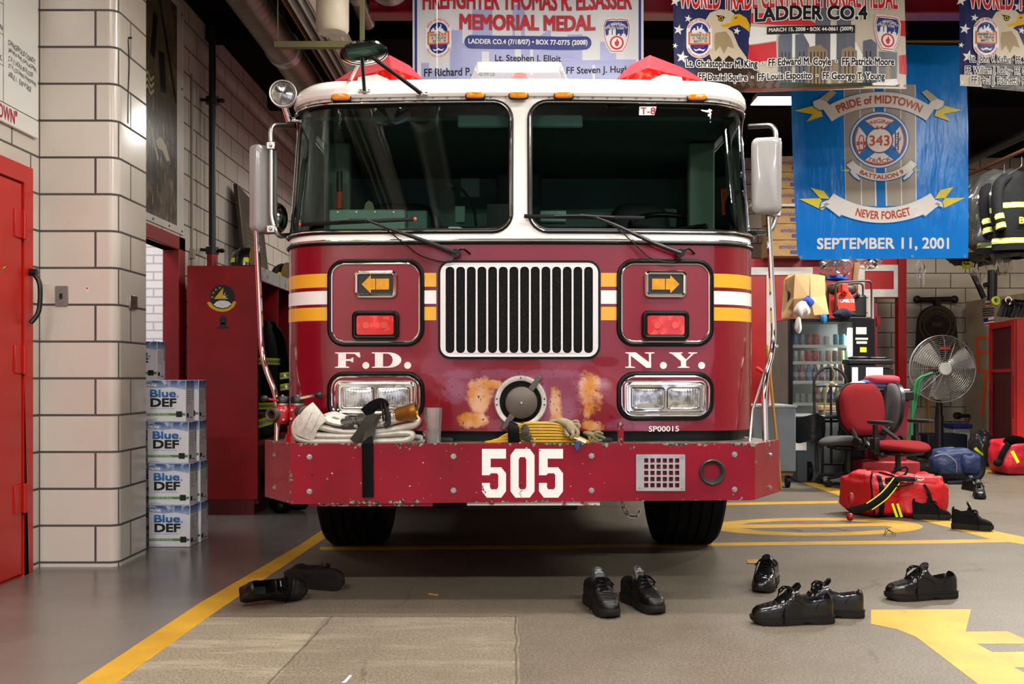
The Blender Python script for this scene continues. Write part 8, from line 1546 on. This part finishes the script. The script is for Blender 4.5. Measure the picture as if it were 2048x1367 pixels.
# duffel bags
M_bagr = mat('red_nylon', '#c4141c', .5, bump=(7, .9, .03), noise=(6, '#a00f17', .6)); M_bagr2 = mat('crimson_nylon', '#b01426', .5, bump=(7, .9, .03)); M_strap = mat('black_strap', '#0b0b0d', .7, spec=.15); M_navy = mat('navy_nylon', '#1b2b52', .6, bump=(8, .9, .03), noise=(8, '#131d3a', .6))
def softbag(m, c, r, rz, seed, e=.5, n=40, mm=26):
    R_ = random.Random(seed); ph = [R_.uniform(0, 6.3) for _ in range(8)]; Rm = Mx.Rotation(rz, 3, 'Z'); pw = lambda a: math.copysign(abs(a)**e, a)
    def f(u, v):
        a = 2*pi*u; b = -pi/2+pi*v; d = V((pw(cos(b))*pw(cos(a)), pw(cos(b))*pw(sin(a)), pw(sin(b))))
        w_ = 1+.05*sin(3*a+ph[0]+2*b)+.04*sin(5*a+ph[1]-3*b)+.035*sin(4*b*2+ph[2]+a)+.02*sin(11*a+ph[3]+5*b)
        q = V((d.x*r[0]*w_, d.y*r[1]*w_, d.z*r[2]*(w_ if d.z > 0 else 1))); return V(c)+Rm @ q
    m.grid(f, n, mm, cu=True); return f
c1_ = V((P(1743, 0, 7.78).x, 7.78, .165)); t = thing('duffel_bag', 'red duffel bag with a black strap and piping, tucked beside the yellow oval', 'bag', (c1_.x, c1_.y, 0), 0, 'red equipment bags')
m = MB(); f = softbag(m, c1_, (.165, .22, .163), .35, 3); ob('bag_body', m, M_bagr, t, smooth=80)
for u0 in (.62, .80): m = MB(); m.tube([f(u0+.02*sin(7*v), v*.96+.02)*1.0+(f(u0, v*.96+.02)-c1_).normalized()*.004 for v in [i/22 for i in range(23)]], .0065, 6); ob('bag_piping', m, M_strap, t)
m = MB(); m.tube([f(.70, v)+(f(.70, v)-c1_).normalized()*.006 for v in [.1+.75*i/16 for i in range(17)]], .02, 8, flat=.25, up=None); ob('bag_strap', m, M_strap, t)
m = MB(); m.tube(bez([P(1700, 1022, 7.42), P(1735, 1012, 7.44), P(1768, 992, 7.48), P(1795, 962, 7.54)], 6), .030, 8, flat=.22, up=(0, -1, 0)); ob('shoulder_strap', m, M_strap, t)
m = MB()
for o in (-5, 6): m.tube(bez([P(1738+o, 1012+o*1.1, 7.425), P(1768+o, 990+o*1.1, 7.46), P(1793+o, 960+o, 7.53)], 6), .004, 6)
ob('strap_edge', m, M_fy, t); m = MB(); m.ell(P(1700, 1033, 7.4)+V((0, 0, 0)), .028, .03, .030); m.ell(P(1702, 1000, 7.5), .03, .035, .06); ob('end_pocket', m, mat('dark_red_nylon', '#8c1018', .4), t)
c2_ = V((P(1834, 0, 7.72).x, 7.72, .160)); t = thing('duffel_bag', 'bright red duffel bag with yellow flashes behind the black high top shoe', 'bag', (c2_.x, c2_.y, 0), 0, 'red equipment bags')
m = MB(); f = softbag(m, c2_, (.182, .20, .158), -.15, 9, .42); ob('bag_body', m, M_bagr, t, smooth=80)
for a, b_ in ((1783, 1793), (1793, 1802)): m = MB(); q = [P(a, 1008, 7.50), P(a+4, 1006, 7.50), P(b_+4, 1033, 7.515), P(b_-1, 1034, 7.515)]; m.add(q+[x+V((0, .012, 0)) for x in q], [(0, 1, 2, 3), (4, 5, 6, 7), (0, 1, 5, 4), (1, 2, 6, 5), (2, 3, 7, 6), (3, 0, 4, 7)]); ob('yellow_flash', m, M_fy, t)
m = MB(); m.tube(bez([P(1770, 960, 7.56), P(1800, 957, 7.52), P(1830, 958, 7.52)], 6), .022, 8, flat=.25, up=(0, -.8, .6)); m.tube(bez([P(1770, 965, 7.56), P(1800, 972, 7.5), P(1830, 964, 7.52)], 6), .006, 6); ob('carry_handle', m, M_strap, t)
m = MB(); m.tube(bez([P(1828, 953, 7.5), P(1834, 952, 7.49), P(1833, 963, 7.49), P(1828, 964, 7.5)], 5), .005, 6); m.tube(bez([P(1833, 958, 7.49), P(1841, 960, 7.49), P(1848, 957, 7.5)], 5), .004, 6); ob('snap_hook', m, M_steel, t)
m = MB(); m.tube(bez([P(1848, 968, 7.53), P(1858, 985, 7.49), P(1862, 1005, 7.49), P(1860, 1030, 7.53)], 6), .012, 8, flat=.3, up=(0, -1, 0)); ob('bag_piping', m, M_strap, t); m = MB(); m.tube(bez([P(1775, 955, 7.7), P(1790, 940, 7.7), P(1812, 934, 7.7), P(1812, 946, 7.68), P(1785, 962, 7.66)], 6), .008, 6); ob('carry_loop', m, M_strap, t)
c3_ = V((P(2026, 0, 11.0).x, 11.0, .19)); t = thing('duffel_bag', 'crimson open duffel bag by the red mesh cabinet at the picture edge', 'bag', (c3_.x, c3_.y, 0), 0, 'red equipment bags')
m = MB(); softbag(m, c3_, (.23, .20, .19), .2, 5); ob('bag_body', m, M_bagr2, t, smooth=80); m = MB(); m.ell(P(2030, 882, 10.86), .13, .05, .06, 18, 10); ob('bag_mouth', m, M_lin, t)
m = MB(); m.tube(bez([P(1998, 925, 10.80), P(2006, 905, 10.79), P(2018, 886, 10.80)], 5), .035, 8, flat=.2, up=(0, -1, 0)); m.ell(P(1996, 925, 10.80), .05, .03, .04); ob('bag_strap', m, M_strap, t); m = MB(); m.tube([P(2024, 902, 10.79), P(2036, 925, 10.79)], .02, 8, flat=.3, up=(0, -1, 0)); ob('yellow_flash', m, M_fy, t)
# backpack
c4_ = V((P(1908, 0, 10.2).x, 10.2, .17)); t = thing('backpack', 'navy blue backpack lying on the floor below the fan', 'backpack', (c4_.x, c4_.y, 0), 0)
m = MB(); softbag(m, c4_, (.235, .15, .168), -.1, 12, .55); ob('pack_body', m, M_navy, t, smooth=80); m = MB(); softbag(m, c4_+V((.10, -.12, .02)), (.10, .07, .10), 0, 14, .6, 26, 16); ob('pack_pocket', m, M_navy, t, smooth=80)
m = MB(); softbag(m, c4_+V((-.06, -.03, -.11)), (.20, .15, .058), 0, 15, .5, 26, 14); ob('pack_base', m, M_strap, t, smooth=80)
m = MB(); m.tube(bez([P(1945, 902, 10.1), P(1962, 915, 10.08), P(1966, 940, 10.05), P(1955, 957, 10.0), P(1930, 964, 9.95), P(1895, 966, 9.95)], 6), .025, 8, flat=.4, up=(0, -.9, .4)); ob('pack_strap', m, M_strap, t)
m = MB(); m.tube(bez([P(1868, 912, 10.06), P(1890, 908, 10.04), P(1912, 925, 10.02), P(1911, 955, 10.05)], 6), .006, 6); ob('pack_zipper', m, M_gry, t)
c = V((P(1962, 0, 12.0).x, 12.0, .21)); t = thing('trash_bag', 'shiny dark plastic sack with a yellow tie between the backpack and the red cabinet', 'sack', (c.x, c.y, 0)); m = MB(); softbag(m, c, (.13, .15, .21), 0, 21, .8); ob('sack_film', m, mat('sack_film', '#2b2c2e', .15, coat=.5, bump=(10, 1, .03)), t, smooth=60); m = MB(); m.tube(bez([P(1950, 895, 11.84), P(1958, 904, 11.83), P(1966, 909, 11.85)], 5), .018, 6, flat=.4, up=(0, -1, 0)); ob('sack_tie', m, M_fy, t)
# litter
m = MB(); m.grid(lambda u, v: fl(1494+34*u, 1127-8*v)+V((0, 0, .004+.006*sin(pi*u)*sin(pi*v))), 6, 4); t = ob('dry_leaf', m, mat('leaf_tan', '#a3814e', .8)); tag(t, 'dry tan leaf on the floor above the scuffed shoe', 'leaf')
m = MB(); q = fl(1780, 1072); m.tube(bez([q+V((-.04, 0, .004)), q+V((-.02, .01, .05)), q+V((.01, .03, .03)), q+V((.04, .01, .02)), q+V((.035, 0, .004))], 6), .003, 5); m.tube(bez([q+V((-.03, .02, .003)), q+V((0, .02, .04)), q+V((.035, .03, .004))], 6), .003, 5); t = ob('twisted_twig', m, mat('twig_brown', '#6b5432', .8)); tag(t, 'small bent brown twig on the yellow oval', 'twig')
m = MB(); m.add([fl(682, 1364, .002), fl(692, 1364, .002), fl(704, 1350, .003), fl(699, 1349, .003), fl(688, 1361, .002)], [(0, 1, 2, 3, 4)]); t = ob('paper_scrap', m, M_pap, smooth=0); tag(t, 'thin white paper scrap on the pale concrete slab', 'paper scrap')
m = MB(); m.tube([fl(857, 1187, .003), fl(876, 1189, .003)], .003, 6); t = ob('wood_sliver', m, MATS['handle_wood2']); tag(t, 'pale sliver of wood on the floor in front of the truck', 'sliver')
